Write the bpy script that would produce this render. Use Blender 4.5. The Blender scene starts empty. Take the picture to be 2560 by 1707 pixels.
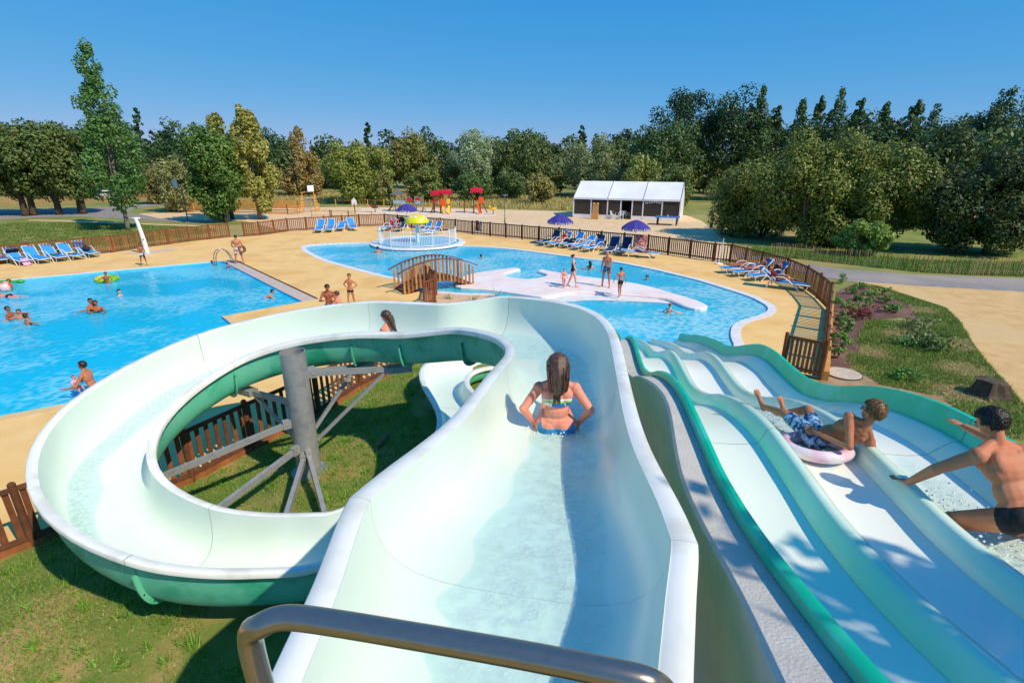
import bpy, bmesh, math, random
import numpy as np
from mathutils import Vector, Matrix, Euler
from mathutils import geometry as mgeo

scene = bpy.context.scene
COL = scene.collection
R = math.radians

# ------------------------------------------------------------------ camera
FPX, HORY, CAMZ = 1300.0, 400.0, 6.0
PITCH = math.atan((853.5 - HORY) / FPX)
cam_d = bpy.data.cameras.new('camera')
cam = bpy.data.objects.new('camera', cam_d)
COL.objects.link(cam)
cam_d.sensor_width = 36.0
cam_d.lens = FPX / 2560 * 36.0
cam_d.clip_start = 0.05
cam_d.clip_end = 3000
cam.location = (0, 0, CAMZ)
cam.rotation_euler = (math.pi / 2 - PITCH, 0, 0)
scene.camera = cam

# ------------------------------------------------------------------ light
SUN_DIR = Vector((0.549, -0.424, 0.719)).normalized()      # towards the sun
ELEV = math.asin(SUN_DIR.z)
world = bpy.data.worlds.new('World')
scene.world = world
world.use_nodes = True
wn = world.node_tree
wn.nodes.clear()
sky = wn.nodes.new('ShaderNodeTexSky')
sky.sky_type = 'NISHITA'
sky.sun_disc = False
sky.sun_elevation = ELEV
sky.sun_rotation = math.atan2(SUN_DIR.x, SUN_DIR.y)
sky.altitude = 0
sky.air_density = 0.85
sky.dust_density = 0.0
sky.ozone_density = 1.6
hs = wn.nodes.new('ShaderNodeHueSaturation')
hs.inputs['Saturation'].default_value = 1.15
hs.inputs['Hue'].default_value = 0.5
bg = wn.nodes.new('ShaderNodeBackground')
bg.inputs['Strength'].default_value = 0.1
wo = wn.nodes.new('ShaderNodeOutputWorld')
wn.links.new(sky.outputs[0], hs.inputs['Color'])
# photograph-like grade of the whole sky: deep saturated blue, same everywhere
sep = wn.nodes.new('ShaderNodeSeparateColor')
cmb = wn.nodes.new('ShaderNodeCombineColor')
wn.links.new(hs.outputs[0], sep.inputs[0])
for ch, (gain, gam, mul, top) in enumerate(((0.069, 1.05, 0.60, 0.9), (0.129, 0.36, 0.46, 0.95), (0.165, 0.14, 0.74, 1.0))):
    m1 = wn.nodes.new('ShaderNodeMath'); m1.operation = 'MULTIPLY'; m1.inputs[1].default_value = gain
    m2 = wn.nodes.new('ShaderNodeMath'); m2.operation = 'POWER'; m2.inputs[1].default_value = gam
    m3 = wn.nodes.new('ShaderNodeMath'); m3.operation = 'MULTIPLY'; m3.inputs[1].default_value = mul
    m4 = wn.nodes.new('ShaderNodeMath'); m4.operation = 'MINIMUM'; m4.inputs[1].default_value = top
    m5 = wn.nodes.new('ShaderNodeMath'); m5.operation = 'MULTIPLY'; m5.inputs[1].default_value = 10.0
    wn.links.new(sep.outputs[ch], m1.inputs[0]); wn.links.new(m1.outputs[0], m2.inputs[0]); wn.links.new(m2.outputs[0], m3.inputs[0])
    wn.links.new(m3.outputs[0], m4.inputs[0]); wn.links.new(m4.outputs[0], m5.inputs[0]); wn.links.new(m5.outputs[0], cmb.inputs[ch])
wn.links.new(cmb.outputs[0], bg.inputs['Color'])
wn.links.new(bg.outputs[0], wo.inputs['Surface'])

sun_d = bpy.data.lights.new('sun', 'SUN')
sun_d.energy = 4.3
sun_d.angle = R(0.53)
sun_d.color = (1.0, 0.88, 0.69)
sun = bpy.data.objects.new('sun', sun_d)
COL.objects.link(sun)
sun.rotation_euler = SUN_DIR.to_track_quat('Z', 'Y').to_euler()

vs = scene.view_settings
vs.view_transform = 'Standard'
vs.look = 'None'
vs.exposure = 0.0
vs.gamma = 1.0
vs.use_curve_mapping = False

# ------------------------------------------------------------------ pixel helpers (photograph is 2560 x 1707)
SP, CP = math.sin(PITCH), math.cos(PITCH)
def ray(x, y):
    u, v = (x - 1280) / FPX, (y - 853.5) / FPX
    return Vector((u, CP - v * SP, -(SP + v * CP)))
def at(x, y, z=0.0):
    d = ray(x, y)
    return Vector((0, 0, CAMZ)) + d * ((z - CAMZ) / d.z)
def atY(x, y, Y):
    d = ray(x, y)
    return Vector((0, 0, CAMZ)) + d * (Y / d.y)
def at2(x, y, z=0.0):
    p = at(x, y, z)
    return (p.x, p.y)

# ------------------------------------------------------------------ materials
def lin(c):
    c = c / 255.0
    return c / 12.92 if c <= 0.04045 else ((c + 0.055) / 1.055) ** 2.4
def rgb(r, g, b):
    return (lin(r), lin(g), lin(b), 1.0)
MATS = {}
def mat(name, col, rough=0.6, col2=None, nscale=6.0, bump=0.0, bscale=30.0, metal=0.0, spec=0.5, coord='Object', contrast=0.5, coat=0.0, detail=4.0, col3=None, n3=0.6, disp=0.02):
    if name in MATS:
        return MATS[name]
    m = bpy.data.materials.new(name)
    m.use_nodes = True
    nt = m.node_tree
    b = nt.nodes['Principled BSDF']
    b.inputs['Roughness'].default_value = rough
    b.inputs['Metallic'].default_value = metal
    b.inputs['Specular IOR Level'].default_value = spec
    b.inputs['Coat Weight'].default_value = coat
    b.inputs['Base Color'].default_value = col
    vec = None
    if col2 is not None or bump:
        if coord == 'World':
            vec = nt.nodes.new('ShaderNodeNewGeometry').outputs['Position']
        else:
            vec = nt.nodes.new('ShaderNodeTexCoord').outputs['Object']
    if col2 is not None:
        n = nt.nodes.new('ShaderNodeTexNoise')
        n.inputs['Scale'].default_value = nscale
        n.inputs['Detail'].default_value = detail
        nt.links.new(vec, n.inputs['Vector'])
        r = nt.nodes.new('ShaderNodeValToRGB')
        r.color_ramp.elements[0].position = 0.5 - 0.5 * contrast * 0.6
        r.color_ramp.elements[1].position = 0.5 + 0.5 * contrast * 0.6
        r.color_ramp.elements[0].color = col
        r.color_ramp.elements[1].color = col2
        nt.links.new(n.outputs['Fac'], r.inputs['Fac'])
        out = r.outputs['Color']
        if col3 is not None:
            n2 = nt.nodes.new('ShaderNodeTexNoise')
            n2.inputs['Scale'].default_value = n3
            n2.inputs['Detail'].default_value = 5
            nt.links.new(vec, n2.inputs['Vector'])
            r2 = nt.nodes.new('ShaderNodeValToRGB')
            r2.color_ramp.elements[0].position = 0.5
            r2.color_ramp.elements[1].position = 0.66
            mx = nt.nodes.new('ShaderNodeMix')
            mx.data_type = 'RGBA'
            nt.links.new(n2.outputs['Fac'], r2.inputs['Fac'])
            nt.links.new(r2.outputs['Color'], mx.inputs[0])
            nt.links.new(out, mx.inputs[6])
            mx.inputs[7].default_value = col3
            out = mx.outputs[2]
        nt.links.new(out, b.inputs['Base Color'])
    if bump:
        n = nt.nodes.new('ShaderNodeTexNoise')
        n.inputs['Scale'].default_value = bscale
        n.inputs['Detail'].default_value = 5
        nt.links.new(vec, n.inputs['Vector'])
        bp = nt.nodes.new('ShaderNodeBump')
        bp.inputs['Strength'].default_value = bump
        bp.inputs['Distance'].default_value = disp
        nt.links.new(n.outputs['Fac'], bp.inputs['Height'])
        nt.links.new(bp.outputs['Normal'], b.inputs['Normal'])
    MATS[name] = m
    return m

def leaf_mat(name='leaf'):
    m = bpy.data.materials.new(name)
    m.use_nodes = True
    nt = m.node_tree
    nt.nodes.clear()
    o = nt.nodes.new('ShaderNodeOutputMaterial')
    oi = nt.nodes.new('ShaderNodeObjectInfo')
    g = nt.nodes.new('ShaderNodeNewGeometry')
    hsv = nt.nodes.new('ShaderNodeHueSaturation')
    mr = nt.nodes.new('ShaderNodeMapRange')
    mr.inputs[3].default_value = 0.68
    mr.inputs[4].default_value = 1.34
    nt.links.new(g.outputs['Random Per Island'], mr.inputs[0])
    nt.links.new(mr.outputs[0], hsv.inputs['Value'])
    mr2 = nt.nodes.new('ShaderNodeMapRange')
    mr2.inputs[3].default_value = 0.475
    mr2.inputs[4].default_value = 0.52
    w = nt.nodes.new('ShaderNodeTexWhiteNoise')
    w.noise_dimensions = '1D'
    nt.links.new(g.outputs['Random Per Island'], w.inputs['W'])
    nt.links.new(w.outputs['Value'], mr2.inputs[0])
    nt.links.new(mr2.outputs[0], hsv.inputs['Hue'])
    nt.links.new(oi.outputs['Color'], hsv.inputs['Color'])
    d = nt.nodes.new('ShaderNodeBsdfPrincipled')
    d.inputs['Roughness'].default_value = 0.5
    d.inputs['Specular IOR Level'].default_value = 0.35
    t = nt.nodes.new('ShaderNodeBsdfTranslucent')
    mx = nt.nodes.new('ShaderNodeMixShader')
    mx.inputs[0].default_value = 0.22
    nt.links.new(hsv.outputs[0], d.inputs['Base Color'])
    nt.links.new(hsv.outputs[0], t.inputs['Color'])
    nt.links.new(d.outputs[0], mx.inputs[1])
    nt.links.new(t.outputs[0], mx.inputs[2])
    nt.links.new(mx.outputs[0], o.inputs['Surface'])
    MATS[name] = m
    return m

def water_mat(name, deep, pale, scale, transp, bump):
    m = bpy.data.materials.new(name)
    m.use_nodes = True
    nt = m.node_tree
    nt.nodes.clear()
    N, L = nt.nodes.new, nt.links.new
    o = N('ShaderNodeOutputMaterial')
    pos = N('ShaderNodeNewGeometry').outputs['Position']
    warp = N('ShaderNodeTexNoise'); warp.inputs['Scale'].default_value = scale * 0.6; warp.inputs['Detail'].default_value = 2
    L(pos, warp.inputs['Vector'])
    vm = N('ShaderNodeVectorMath'); vm.operation = 'MULTIPLY_ADD'
    vm.inputs[1].default_value = (0.55 / scale * 2, 0.55 / scale * 2, 0)
    L(warp.outputs['Color'], vm.inputs[0]); L(pos, vm.inputs[2])
    n1 = N('ShaderNodeTexNoise'); n1.inputs['Scale'].default_value = scale; n1.inputs['Detail'].default_value = 3; n1.inputs['Roughness'].default_value = 0.55
    L(vm.outputs[0], n1.inputs['Vector'])
    v1 = N('ShaderNodeTexVoronoi'); v1.feature = 'SMOOTH_F1'; v1.inputs['Scale'].default_value = scale * 0.8; v1.inputs['Smoothness'].default_value = 0.4
    L(vm.outputs[0], v1.inputs['Vector'])
    ad = N('ShaderNodeMath'); ad.operation = 'ADD'
    L(n1.outputs['Fac'], ad.inputs[0]); L(v1.outputs['Distance'], ad.inputs[1])
    # calm and choppy patches
    big = N('ShaderNodeTexNoise'); big.inputs['Scale'].default_value = 0.22; big.inputs['Detail'].default_value = 2
    L(pos, big.inputs['Vector'])
    br = N('ShaderNodeMapRange'); br.inputs[1].default_value = 0.38; br.inputs[2].default_value = 0.62; br.inputs[3].default_value = 0.35; br.inputs[4].default_value = 1.0
    L(big.outputs['Fac'], br.inputs[0])
    mu = N('ShaderNodeMath'); mu.operation = 'MULTIPLY'; mu.inputs[1].default_value = bump
    L(br.outputs[0], mu.inputs[0])
    bp = N('ShaderNodeBump'); bp.inputs['Distance'].default_value = 0.12
    L(mu.outputs[0], bp.inputs['Strength']); L(ad.outputs[0], bp.inputs['Height'])
    # sunlit ripples painted into the water colour: paler where they rise
    cr = N('ShaderNodeValToRGB')
    cr.color_ramp.elements[0].position = 0.56; cr.color_ramp.elements[0].color = deep
    cr.color_ramp.elements[1].position = 0.92; cr.color_ramp.elements[1].color = pale
    m3 = N('ShaderNodeMath'); m3.operation = 'MULTIPLY'
    L(ad.outputs[0], m3.inputs[0]); L(br.outputs[0], m3.inputs[1])
    L(m3.outputs[0], cr.inputs['Fac'])
    p = N('ShaderNodeBsdfPrincipled')
    p.inputs['Roughness'].default_value = 0.06
    p.inputs['IOR'].default_value = 1.33
    p.inputs['Specular IOR Level'].default_value = 0.5
    L(cr.outputs[0], p.inputs['Base Color']); L(bp.outputs[0], p.inputs['Normal'])
    t = N('ShaderNodeBsdfTransparent'); t.inputs['Color'].default_value = (0.55, 0.9, 1.0, 1)
    mx = N('ShaderNodeMixShader'); mx.inputs[0].default_value = transp
    L(p.outputs[0], mx.inputs[1]); L(t.outputs[0], mx.inputs[2]); L(mx.outputs[0], o.inputs['Surface'])
    MATS[name] = m
    return m

def film_mat(name, opac, bscale):
    m = bpy.data.materials.new(name)
    m.use_nodes = True
    nt = m.node_tree
    nt.nodes.clear()
    N, L = nt.nodes.new, nt.links.new
    o = N('ShaderNodeOutputMaterial')
    tc = N('ShaderNodeTexCoord').outputs['Object']
    n = N('ShaderNodeTexNoise'); n.inputs['Scale'].default_value = bscale; n.inputs['Detail'].default_value = 4; n.inputs['Distortion'].default_value = 0.8
    L(tc, n.inputs['Vector'])
    bp = N('ShaderNodeBump'); bp.inputs['Strength'].default_value = 0.9; bp.inputs['Distance'].default_value = 0.03
    L(n.outputs['Fac'], bp.inputs['Height'])
    g = N('ShaderNodeBsdfGlossy'); g.inputs['Roughness'].default_value = 0.05
    L(bp.outputs[0], g.inputs['Normal'])
    d = N('ShaderNodeBsdfDiffuse'); d.inputs['Color'].default_value = (0.68, 0.84, 0.85, 1)
    L(bp.outputs[0], d.inputs['Normal'])
    m1 = N('ShaderNodeMixShader')
    fr = N('ShaderNodeFresnel'); fr.inputs['IOR'].default_value = 1.5
    L(bp.outputs[0], fr.inputs['Normal'])
    L(fr.outputs[0], m1.inputs[0]); L(d.outputs[0], m1.inputs[1]); L(g.outputs[0], m1.inputs[2])
    t = N('ShaderNodeBsdfTransparent'); t.inputs['Color'].default_value = (0.9, 0.98, 0.99, 1)
    m2 = N('ShaderNodeMixShader')
    n2 = N('ShaderNodeTexNoise'); n2.inputs['Scale'].default_value = bscale * 0.35; n2.inputs['Detail'].default_value = 3
    L(tc, n2.inputs['Vector'])
    mr = N('ShaderNodeMapRange'); mr.inputs[1].default_value = 0.35; mr.inputs[2].default_value = 0.65; mr.inputs[3].default_value = 0.02; mr.inputs[4].default_value = opac
    L(n2.outputs['Fac'], mr.inputs[0])
    at_ = N('ShaderNodeAttribute'); at_.attribute_name = 'fade'
    mf = N('ShaderNodeMath'); mf.operation = 'MULTIPLY'
    L(mr.outputs[0], mf.inputs[0]); L(at_.outputs['Fac'], mf.inputs[1])
    L(mf.outputs[0], m2.inputs[0]); L(t.outputs[0], m2.inputs[1]); L(m1.outputs[0], m2.inputs[2])
    L(m2.outputs[0], o.inputs['Surface'])
    MATS[name] = m
    return m

def glass_mat(name, col, opac):
    m = bpy.data.materials.new(name)
    m.use_nodes = True
    nt = m.node_tree
    nt.nodes.clear()
    N, L = nt.nodes.new, nt.links.new
    o = N('ShaderNodeOutputMaterial')
    p = N('ShaderNodeBsdfPrincipled'); p.inputs['Base Color'].default_value = col; p.inputs['Roughness'].default_value = 0.1
    t = N('ShaderNodeBsdfTransparent'); t.inputs['Color'].default_value = (0.75, 0.75, 0.75, 1)
    mx = N('ShaderNodeMixShader'); mx.inputs[0].default_value = opac
    L(t.outputs[0], mx.inputs[1]); L(p.outputs[0], mx.inputs[2]); L(mx.outputs[0], o.inputs['Surface'])
    MATS[name] = m
    return m

# ------------------------------------------------------------------ mesh helpers
class MB:
    def __init__(s):
        s.v, s.f = [], []
    def add(s, vs, fs):
        o = len(s.v)
        s.v += [tuple(x) for x in vs]
        s.f += [tuple(i + o for i in f) for f in fs]
        return s
    def box(s, x0, x1, y0, y1, z0, z1, M=None):
        vs = [Vector(p) for p in ((x0,y0,z0),(x1,y0,z0),(x1,y1,z0),(x0,y1,z0),(x0,y0,z1),(x1,y0,z1),(x1,y1,z1),(x0,y1,z1))]
        if M is not None:
            vs = [M @ p for p in vs]
        return s.add(vs, [(0,3,2,1),(4,5,6,7),(0,1,5,4),(1,2,6,5),(2,3,7,6),(3,0,4,7)])
    def bar(s, a, b, w, h, up=(0, 0, 1)):
        a, b = Vector(a), Vector(b)
        d = (b - a).normalized()
        up = Vector(up)
        if abs(d.dot(up)) > 0.99:
            up = Vector((1, 0, 0))
        sd = d.cross(up).normalized() * (w / 2)
        u = sd.cross(d).normalized() * (h / 2)
        vs = [a-sd-u, a+sd-u, a+sd+u, a-sd+u, b-sd-u, b+sd-u, b+sd+u, b-sd+u]
        return s.add(vs, [(0,1,2,3),(7,6,5,4),(0,4,5,1),(1,5,6,2),(2,6,7,3),(3,7,4,0)])
    def tube(s, pts, r, n=8, cap=True, closed=False):
        pts = [Vector(p) for p in pts]
        k = len(pts)
        rs = r if isinstance(r, (list, tuple)) else [r] * k
        rings, prev = [], None
        for i, p in enumerate(pts):
            if closed:
                t = pts[(i+1) % k] - pts[i-1]
            else:
                t = pts[min(i+1, k-1)] - pts[max(i-1, 0)]
            t.normalize()
            if prev is None:
                a = Vector((0, 0, 1)) if abs(t.z) < 0.9 else Vector((1, 0, 0))
                nrm = t.cross(a).normalized()
            else:
                nrm = (prev - t * prev.dot(t)).normalized()
            prev = nrm
            bi = t.cross(nrm)
            rings.append([p + (nrm * math.cos(2*math.pi*j/n) + bi * math.sin(2*math.pi*j/n)) * rs[i] for j in range(n)])
        vs = [q for rg in rings for q in rg]
        fs = []
        for i in range(k if closed else k - 1):
            i2 = (i + 1) % k
            for j in range(n):
                fs.append((i*n+j, i*n+(j+1) % n, i2*n+(j+1) % n, i2*n+j))
        if cap and not closed:
            fs.append(tuple(range(n-1, -1, -1)))
            fs.append(tuple((k-1)*n + j for j in range(n)))
        return s.add(vs, fs)
    def lathe(s, prof, c=(0, 0, 0), n=16, cap=True):
        c = Vector(c)
        vs, fs = [], []
        for (r, z) in prof:
            for j in range(n):
                a = 2*math.pi*j/n
                vs.append(c + Vector((r*math.cos(a), r*math.sin(a), z)))
        for i in range(len(prof)-1):
            for j in range(n):
                fs.append((i*n+j, i*n+(j+1) % n, (i+1)*n+(j+1) % n, (i+1)*n+j))
        if cap:
            fs.append(tuple(range(n-1, -1, -1)))
            fs.append(tuple((len(prof)-1)*n+j for j in range(n)))
        return s.add(vs, fs)
    def grid(s, rows, closed_u=False):
        n = len(rows[0])
        vs = [p for r in rows for p in r]
        fs = []
        for i in range(len(rows)-1):
            for j in range(n if closed_u else n-1):
                j2 = (j+1) % n
                fs.append((i*n+j, i*n+j2, (i+1)*n+j2, (i+1)*n+j))
        return s.add(vs, fs)
    def sphere(s, c, r, nu=10, nv=7, M=None):
        c = Vector(c)
        rr = r if isinstance(r, (tuple, list)) else (r, r, r)
        vs, fs = [], []
        for i in range(nv+1):
            th = math.pi*i/nv
            for j in range(nu):
                a = 2*math.pi*j/nu
                p = Vector((rr[0]*math.sin(th)*math.cos(a), rr[1]*math.sin(th)*math.sin(a), rr[2]*math.cos(th)))
                if M is not None:
                    p = M @ p
                vs.append(c + p)
        for i in range(nv):
            for j in range(nu):
                fs.append((i*nu+j, (i+1)*nu+j, (i+1)*nu+(j+1) % nu, i*nu+(j+1) % nu))
        return s.add(vs, fs)
    def mesh(s, name, m, smooth=False):
        me = bpy.data.meshes.new(name)
        me.from_pydata(s.v, [], s.f)
        if m is not None:
            me.materials.append(m)
        if smooth:
            me.polygons.foreach_set('use_smooth', [True]*len(me.polygons))
        me.update()
        return me
    def build(s, name, m, parent=None, smooth=False, loc=None, auto=None):
        o = bpy.data.objects.new(name, s.mesh(name, m, smooth))
        COL.objects.link(o)
        if parent is not None:
            o.parent = parent
        if loc is not None:
            o.location = loc
        if auto is not None:
            autosmooth(o.data, auto)
        return o

def autosmooth(me, deg):
    me.polygons.foreach_set('use_smooth', [True]*len(me.polygons))
    me.set_sharp_from_angle(angle=R(deg))

def inst(name, me, parent=None, loc=(0, 0, 0), rot=(0, 0, 0), scale=None):
    o = bpy.data.objects.new(name, me)
    COL.objects.link(o)
    o.parent = parent
    o.location = loc
    o.rotation_euler = rot
    if scale is not None:
        o.scale = scale
    return o
def empty(name, loc=(0, 0, 0), rz=0):
    o = bpy.data.objects.new(name, None)
    o.empty_display_size = 0.2
    COL.objects.link(o)
    o.location = loc
    o.rotation_euler = (0, 0, rz)
    return o
def tag(o, label, cat, group=None):
    o['label'] = label
    o['category'] = cat
    if group:
        o['group'] = group
    return o
def struct(o):
    o['kind'] = 'structure'
    return o
def stuff(o, label=None, cat=None):
    o['kind'] = 'stuff'
    if label:
        o['label'] = label
        o['category'] = cat
    return o
def copy_tree(o, parent=None):
    c = o.copy()
    COL.objects.link(c)
    c.parent = parent
    for ch in list(o.children):
        copy_tree(ch, c)
    return c
def np_mesh(name, V, F, m):
    me = bpy.data.meshes.new(name)
    V = np.asarray(V, np.float32)
    F = np.asarray(F, np.int32)
    k = F.shape[1]
    me.vertices.add(len(V))
    me.vertices.foreach_set('co', V.ravel())
    me.loops.add(F.size)
    me.loops.foreach_set('vertex_index', F.ravel())
    me.polygons.add(len(F))
    me.polygons.foreach_set('loop_start', np.arange(0, F.size, k, dtype=np.int32))
    me.polygons.foreach_set('loop_total', np.full(len(F), k, np.int32))
    me.materials.append(m)
    me.update(calc_edges=True)
    return me
def inpoly(p, poly):
    x, y = p[0], p[1]
    c = False
    j = len(poly) - 1
    for i in range(len(poly)):
        xi, yi = poly[i][0], poly[i][1]
        xj, yj = poly[j][0], poly[j][1]
        if (yi > y) != (yj > y) and x < (xj-xi)*(y-yi)/(yj-yi)+xi:
            c = not c
        j = i
    return c
def sheet(name, outer, holes, z, m, parent=None, zf=None, extra=()):
    vs, es = [], []
    for loop in [outer] + list(holes):
        o = len(vs)
        vs += [Vector((p[0], p[1])) for p in loop]
        es += [(o+i, o+(i+1) % len(loop)) for i in range(len(loop))]
    vs += [Vector(p) for p in extra]
    r = mgeo.delaunay_2d_cdt(vs, es, [], 0, 1e-5)
    V, F = r[0], r[2]
    keep = []
    for f in F:
        c = sum((V[i] for i in f), Vector((0, 0))) / len(f)
        if inpoly(c, outer) and not any(inpoly(c, h) for h in holes):
            keep.append(tuple(f))
    mb = MB()
    mb.add([(p.x, p.y, z if zf is None else zf(p.x, p.y)) for p in V], keep)
    o = mb.build(name, m, parent)
    bm = bmesh.new()
    bm.from_mesh(o.data)
    for f in bm.faces:
        if f.normal.z < 0:
            f.normal_flip()
    loose = [v for v in bm.verts if not v.link_faces]
    bmesh.ops.delete(bm, geom=loose, context='VERTS')
    bm.to_mesh(o.data)
    bm.free()
    return o
def catmull(pts, n, closed=False):
    pts = [Vector(p) for p in pts]
    k = len(pts)
    out = []
    seg = k if closed else k-1
    for i in range(seg):
        if closed:
            p0, p1, p2, p3 = pts[(i-1) % k], pts[i], pts[(i+1) % k], pts[(i+2) % k]
        else:
            p0, p1, p2, p3 = pts[max(i-1, 0)], pts[i], pts[i+1], pts[min(i+2, k-1)]
        for j in range(n):
            t = j/n
            out.append(0.5*((2*p1)+(p2-p0)*t+(2*p0-5*p1+4*p2-p3)*t*t+(3*p1-p0-3*p2+p3)*t**3))
    if not closed:
        out.append(pts[-1])
    return out
def resample(pts, n):
    pts = [Vector(p) for p in pts]
    L = [0]
    for a, b in zip(pts, pts[1:]):
        L.append(L[-1]+(b-a).length)
    out = []
    j = 0
    for i in range(n+1):
        d = L[-1]*i/n
        while j < len(pts)-2 and L[j+1] < d:
            j += 1
        t = (d-L[j])/max(1e-9, L[j+1]-L[j])
        out.append(pts[j].lerp(pts[j+1], t))
    return out
def smooth_list(pts, it=1):
    pts = [Vector(p) for p in pts]
    for _ in range(it):
        pts = [pts[0]] + [(pts[i-1]+pts[i]*2+pts[i+1])/4 for i in range(1, len(pts)-1)] + [pts[-1]]
    return pts
def offset_loop(loop, d):
    # closed loop of (x, y); positive d grows a counter-clockwise loop
    k = len(loop)
    A = sum(loop[i][0]*loop[(i+1) % k][1]-loop[(i+1) % k][0]*loop[i][1] for i in range(k))
    sg = 1 if A > 0 else -1
    out = []
    for i in range(k):
        p0, p1, p2 = Vector(loop[i-1][:2]), Vector(loop[i][:2]), Vector(loop[(i+1) % k][:2])
        n = ((p1-p0).normalized()+(p2-p1).normalized())
        n = Vector((n.y, -n.x)).normalized()*sg
        out.append((p1.x+n.x*d, p1.y+n.y*d))
    return out
rng = random.Random(7)
# ================================================================== palette
M_deck = mat('deck_concrete', rgb(242, 200, 132), 0.85, rgb(236, 190, 116), 1.3, bump=0.3, bscale=60, coord='World', col3=rgb(228, 180, 106), n3=0.5, detail=10)
M_sand = mat('sand', rgb(232, 200, 156), 0.95, rgb(218, 182, 134), 1.2, bump=0.4, bscale=14, coord='World', col3=rgb(226, 196, 160), n3=0.12)
M_sand2 = mat('sand_path', rgb(220, 182, 124), 0.95, rgb(204, 164, 106), 1.6, bump=0.5, bscale=10, coord='World', col3=rgb(212, 180, 128), n3=0.3)
M_ground = mat('meadow', rgb(104, 126, 46), 0.95, rgb(150, 144, 76), 0.35, bump=0.6, bscale=5, coord='World', col3=rgb(176, 148, 96), n3=0.07, detail=8)
M_lawn = mat('lawn_soil', rgb(96, 122, 40), 0.95, rgb(128, 130, 62), 2.2, bump=0.8, bscale=22, coord='World', col3=rgb(178, 146, 94), n3=0.7, detail=8)
M_asph = mat('asphalt', rgb(150, 144, 138), 0.9, rgb(136, 130, 126), 3.0, bump=0.4, bscale=40, coord='World', col3=rgb(164, 152, 142), n3=0.2)
M_mulch = mat('mulch', rgb(118, 84, 74), 0.95, rgb(92, 64, 56), 3.0, bump=0.8, bscale=25, coord='World', col3=rgb(134, 98, 84), n3=0.6)
M_dirt = mat('dirt', rgb(176, 146, 112), 0.95, rgb(148, 122, 86), 2.0, bump=0.8, bscale=20, coord='World')
M_cope_w = mat('coping_white', rgb(238, 234, 230), 0.55, rgb(224, 218, 216), 3.0, bump=0.1, coord='World')
M_cope_t = mat('coping_tan', rgb(232, 200, 146), 0.7, rgb(220, 186, 128), 3.0, bump=0.15, coord='World')
M_cope_g = mat('coping_pinkgrey', rgb(208, 186, 172), 0.7, rgb(196, 174, 160), 3.0, bump=0.1, coord='World')
M_slot = mat('gutter_slot', rgb(70, 62, 58), 0.8)
M_isl = mat('island_pebble', rgb(244, 226, 220), 0.7, rgb(234, 214, 208), 1.4, bump=0.15, bscale=60, coord='World', col3=rgb(240, 232, 230), n3=0.5)
M_liner = mat('pool_liner', rgb(60, 196, 244), 0.5, rgb(84, 206, 248), 0.5, coord='World')
M_liner2 = mat('pool_liner_pale', rgb(120, 205, 234), 0.5, rgb(150, 216, 238), 0.6, coord='World')
W_main = water_mat('pool_water', rgb(14, 202, 238), rgb(120, 226, 248), 5.0, 0.16, 0.34)
W_lag = water_mat('lagoon_water', rgb(60, 208, 238), rgb(160, 234, 248), 4.8, 0.2, 0.38)
W_pale = water_mat('wading_water', rgb(150, 214, 236), rgb(214, 238, 246), 2.6, 0.45, 0.8)

# ================================================================== fence lines (world x, y)
LEFT_F = [(-42, 20.2), (-31.3, 31.6), (-27.4, 35.8), (-26.6, 38.0), (-25.1, 40.8), (-23.2, 43.2)]
MID_F = [(-22.2, 43.6), (-21.2, 44.2), (-19.9, 46.8), (-14.5, 50.3), (-12.2, 50.9)]
FAR_F = [(-12.2, 50.9), (-4.9, 46.0), (-1.8, 43.7), (2.1, 41.0), (9.4, 36.1), (12.6, 32.4), (13.5, 32.0)]
RIGHT_F = [(13.5, 32.0), (14.2, 29.4), (14.55, 27.2), (14.4, 25.0), (14.0, 23.2), (13.4, 21.3)]
RNEAR_F = [(13.4, 21.3), (8.95, 13.9)]
RFRONT_F = [(8.95, 13.9), (8.15, 14.6)]
HOLE_F = [(-9.6, 5.1), (-7.9, 7.0), (-6.3, 8.8), (-5.7, 10.0), (-4.8, 11.6), (-4.2, 13.2), (-3.3, 14.8), (-2.9, 15.6)]

# ================================================================== pool outlines
LPOOL = [(-40, 18.0), (-18.2, 32.5), (-9.4, 22.6), (-11.8, 20.3), (-7.2, 15.05), (-11.9, 12.1), (-30, 0.8), (-40, 6)]
lag_px = [(752,620),(764,613),(812,609),(887,606),(940,607),(975,615),(1010,620),(1045,622),(1085,620),(1120,615),(1138,613),(1198,615),(1287,622),(1376,633),(1465,645),(1529,651),(1618,667),(1707,687),(1767,702),(1826,720),(1886,739),(1917,753),(1938,766),(1942,777),(1930,788),(1900,798),(1868,808),(1853,822),(1853,846),(1862,868)]
lag = [at2(*p) for p in lag_px] + [(7.2, 15.6), (5.6, 15.2), (2.9, 15.5), (0.8, 16.6), (-0.6, 19.5), (-0.9, 22.5)]
lag += [at2(*p) for p in [(1227,738),(1168,738),(1093,733),(1050,728),(1012,716),(989,699),(961,694),(917,683),(857,667),(798,649),(761,630)]]
lag_s = [(p.x, p.y) for p in catmull([(a, b, 0) for a, b in lag], 3, True)]
lag_in = offset_loop(lag_s, -0.32)
isl_px = [(1150,694),(1168,686),(1198,680),(1242,674),(1285,669),(1301,672),(1277,677),(1260,683),(1266,690),(1302,696),(1340,695),(1367,688),(1361,682),(1345,677),(1355,673),(1391,680),(1465,691),(1555,702),(1618,714),(1677,730),(1737,748),(1764,759),(1769,765),(1763,770),(1737,770),(1707,762),(1677,749),(1648,742),(1588,737),(1529,733),(1469,730),(1424,730),(1389,736),(1367,740),(1332,738),(1257,727),(1198,721),(1153,718),(1134,711),(1138,701)]
isl = [(p.x, p.y) for p in catmull([at(x, y, 0.08) for x, y in isl_px], 2, True)]
BAS = at2(1045, 607)
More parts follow.
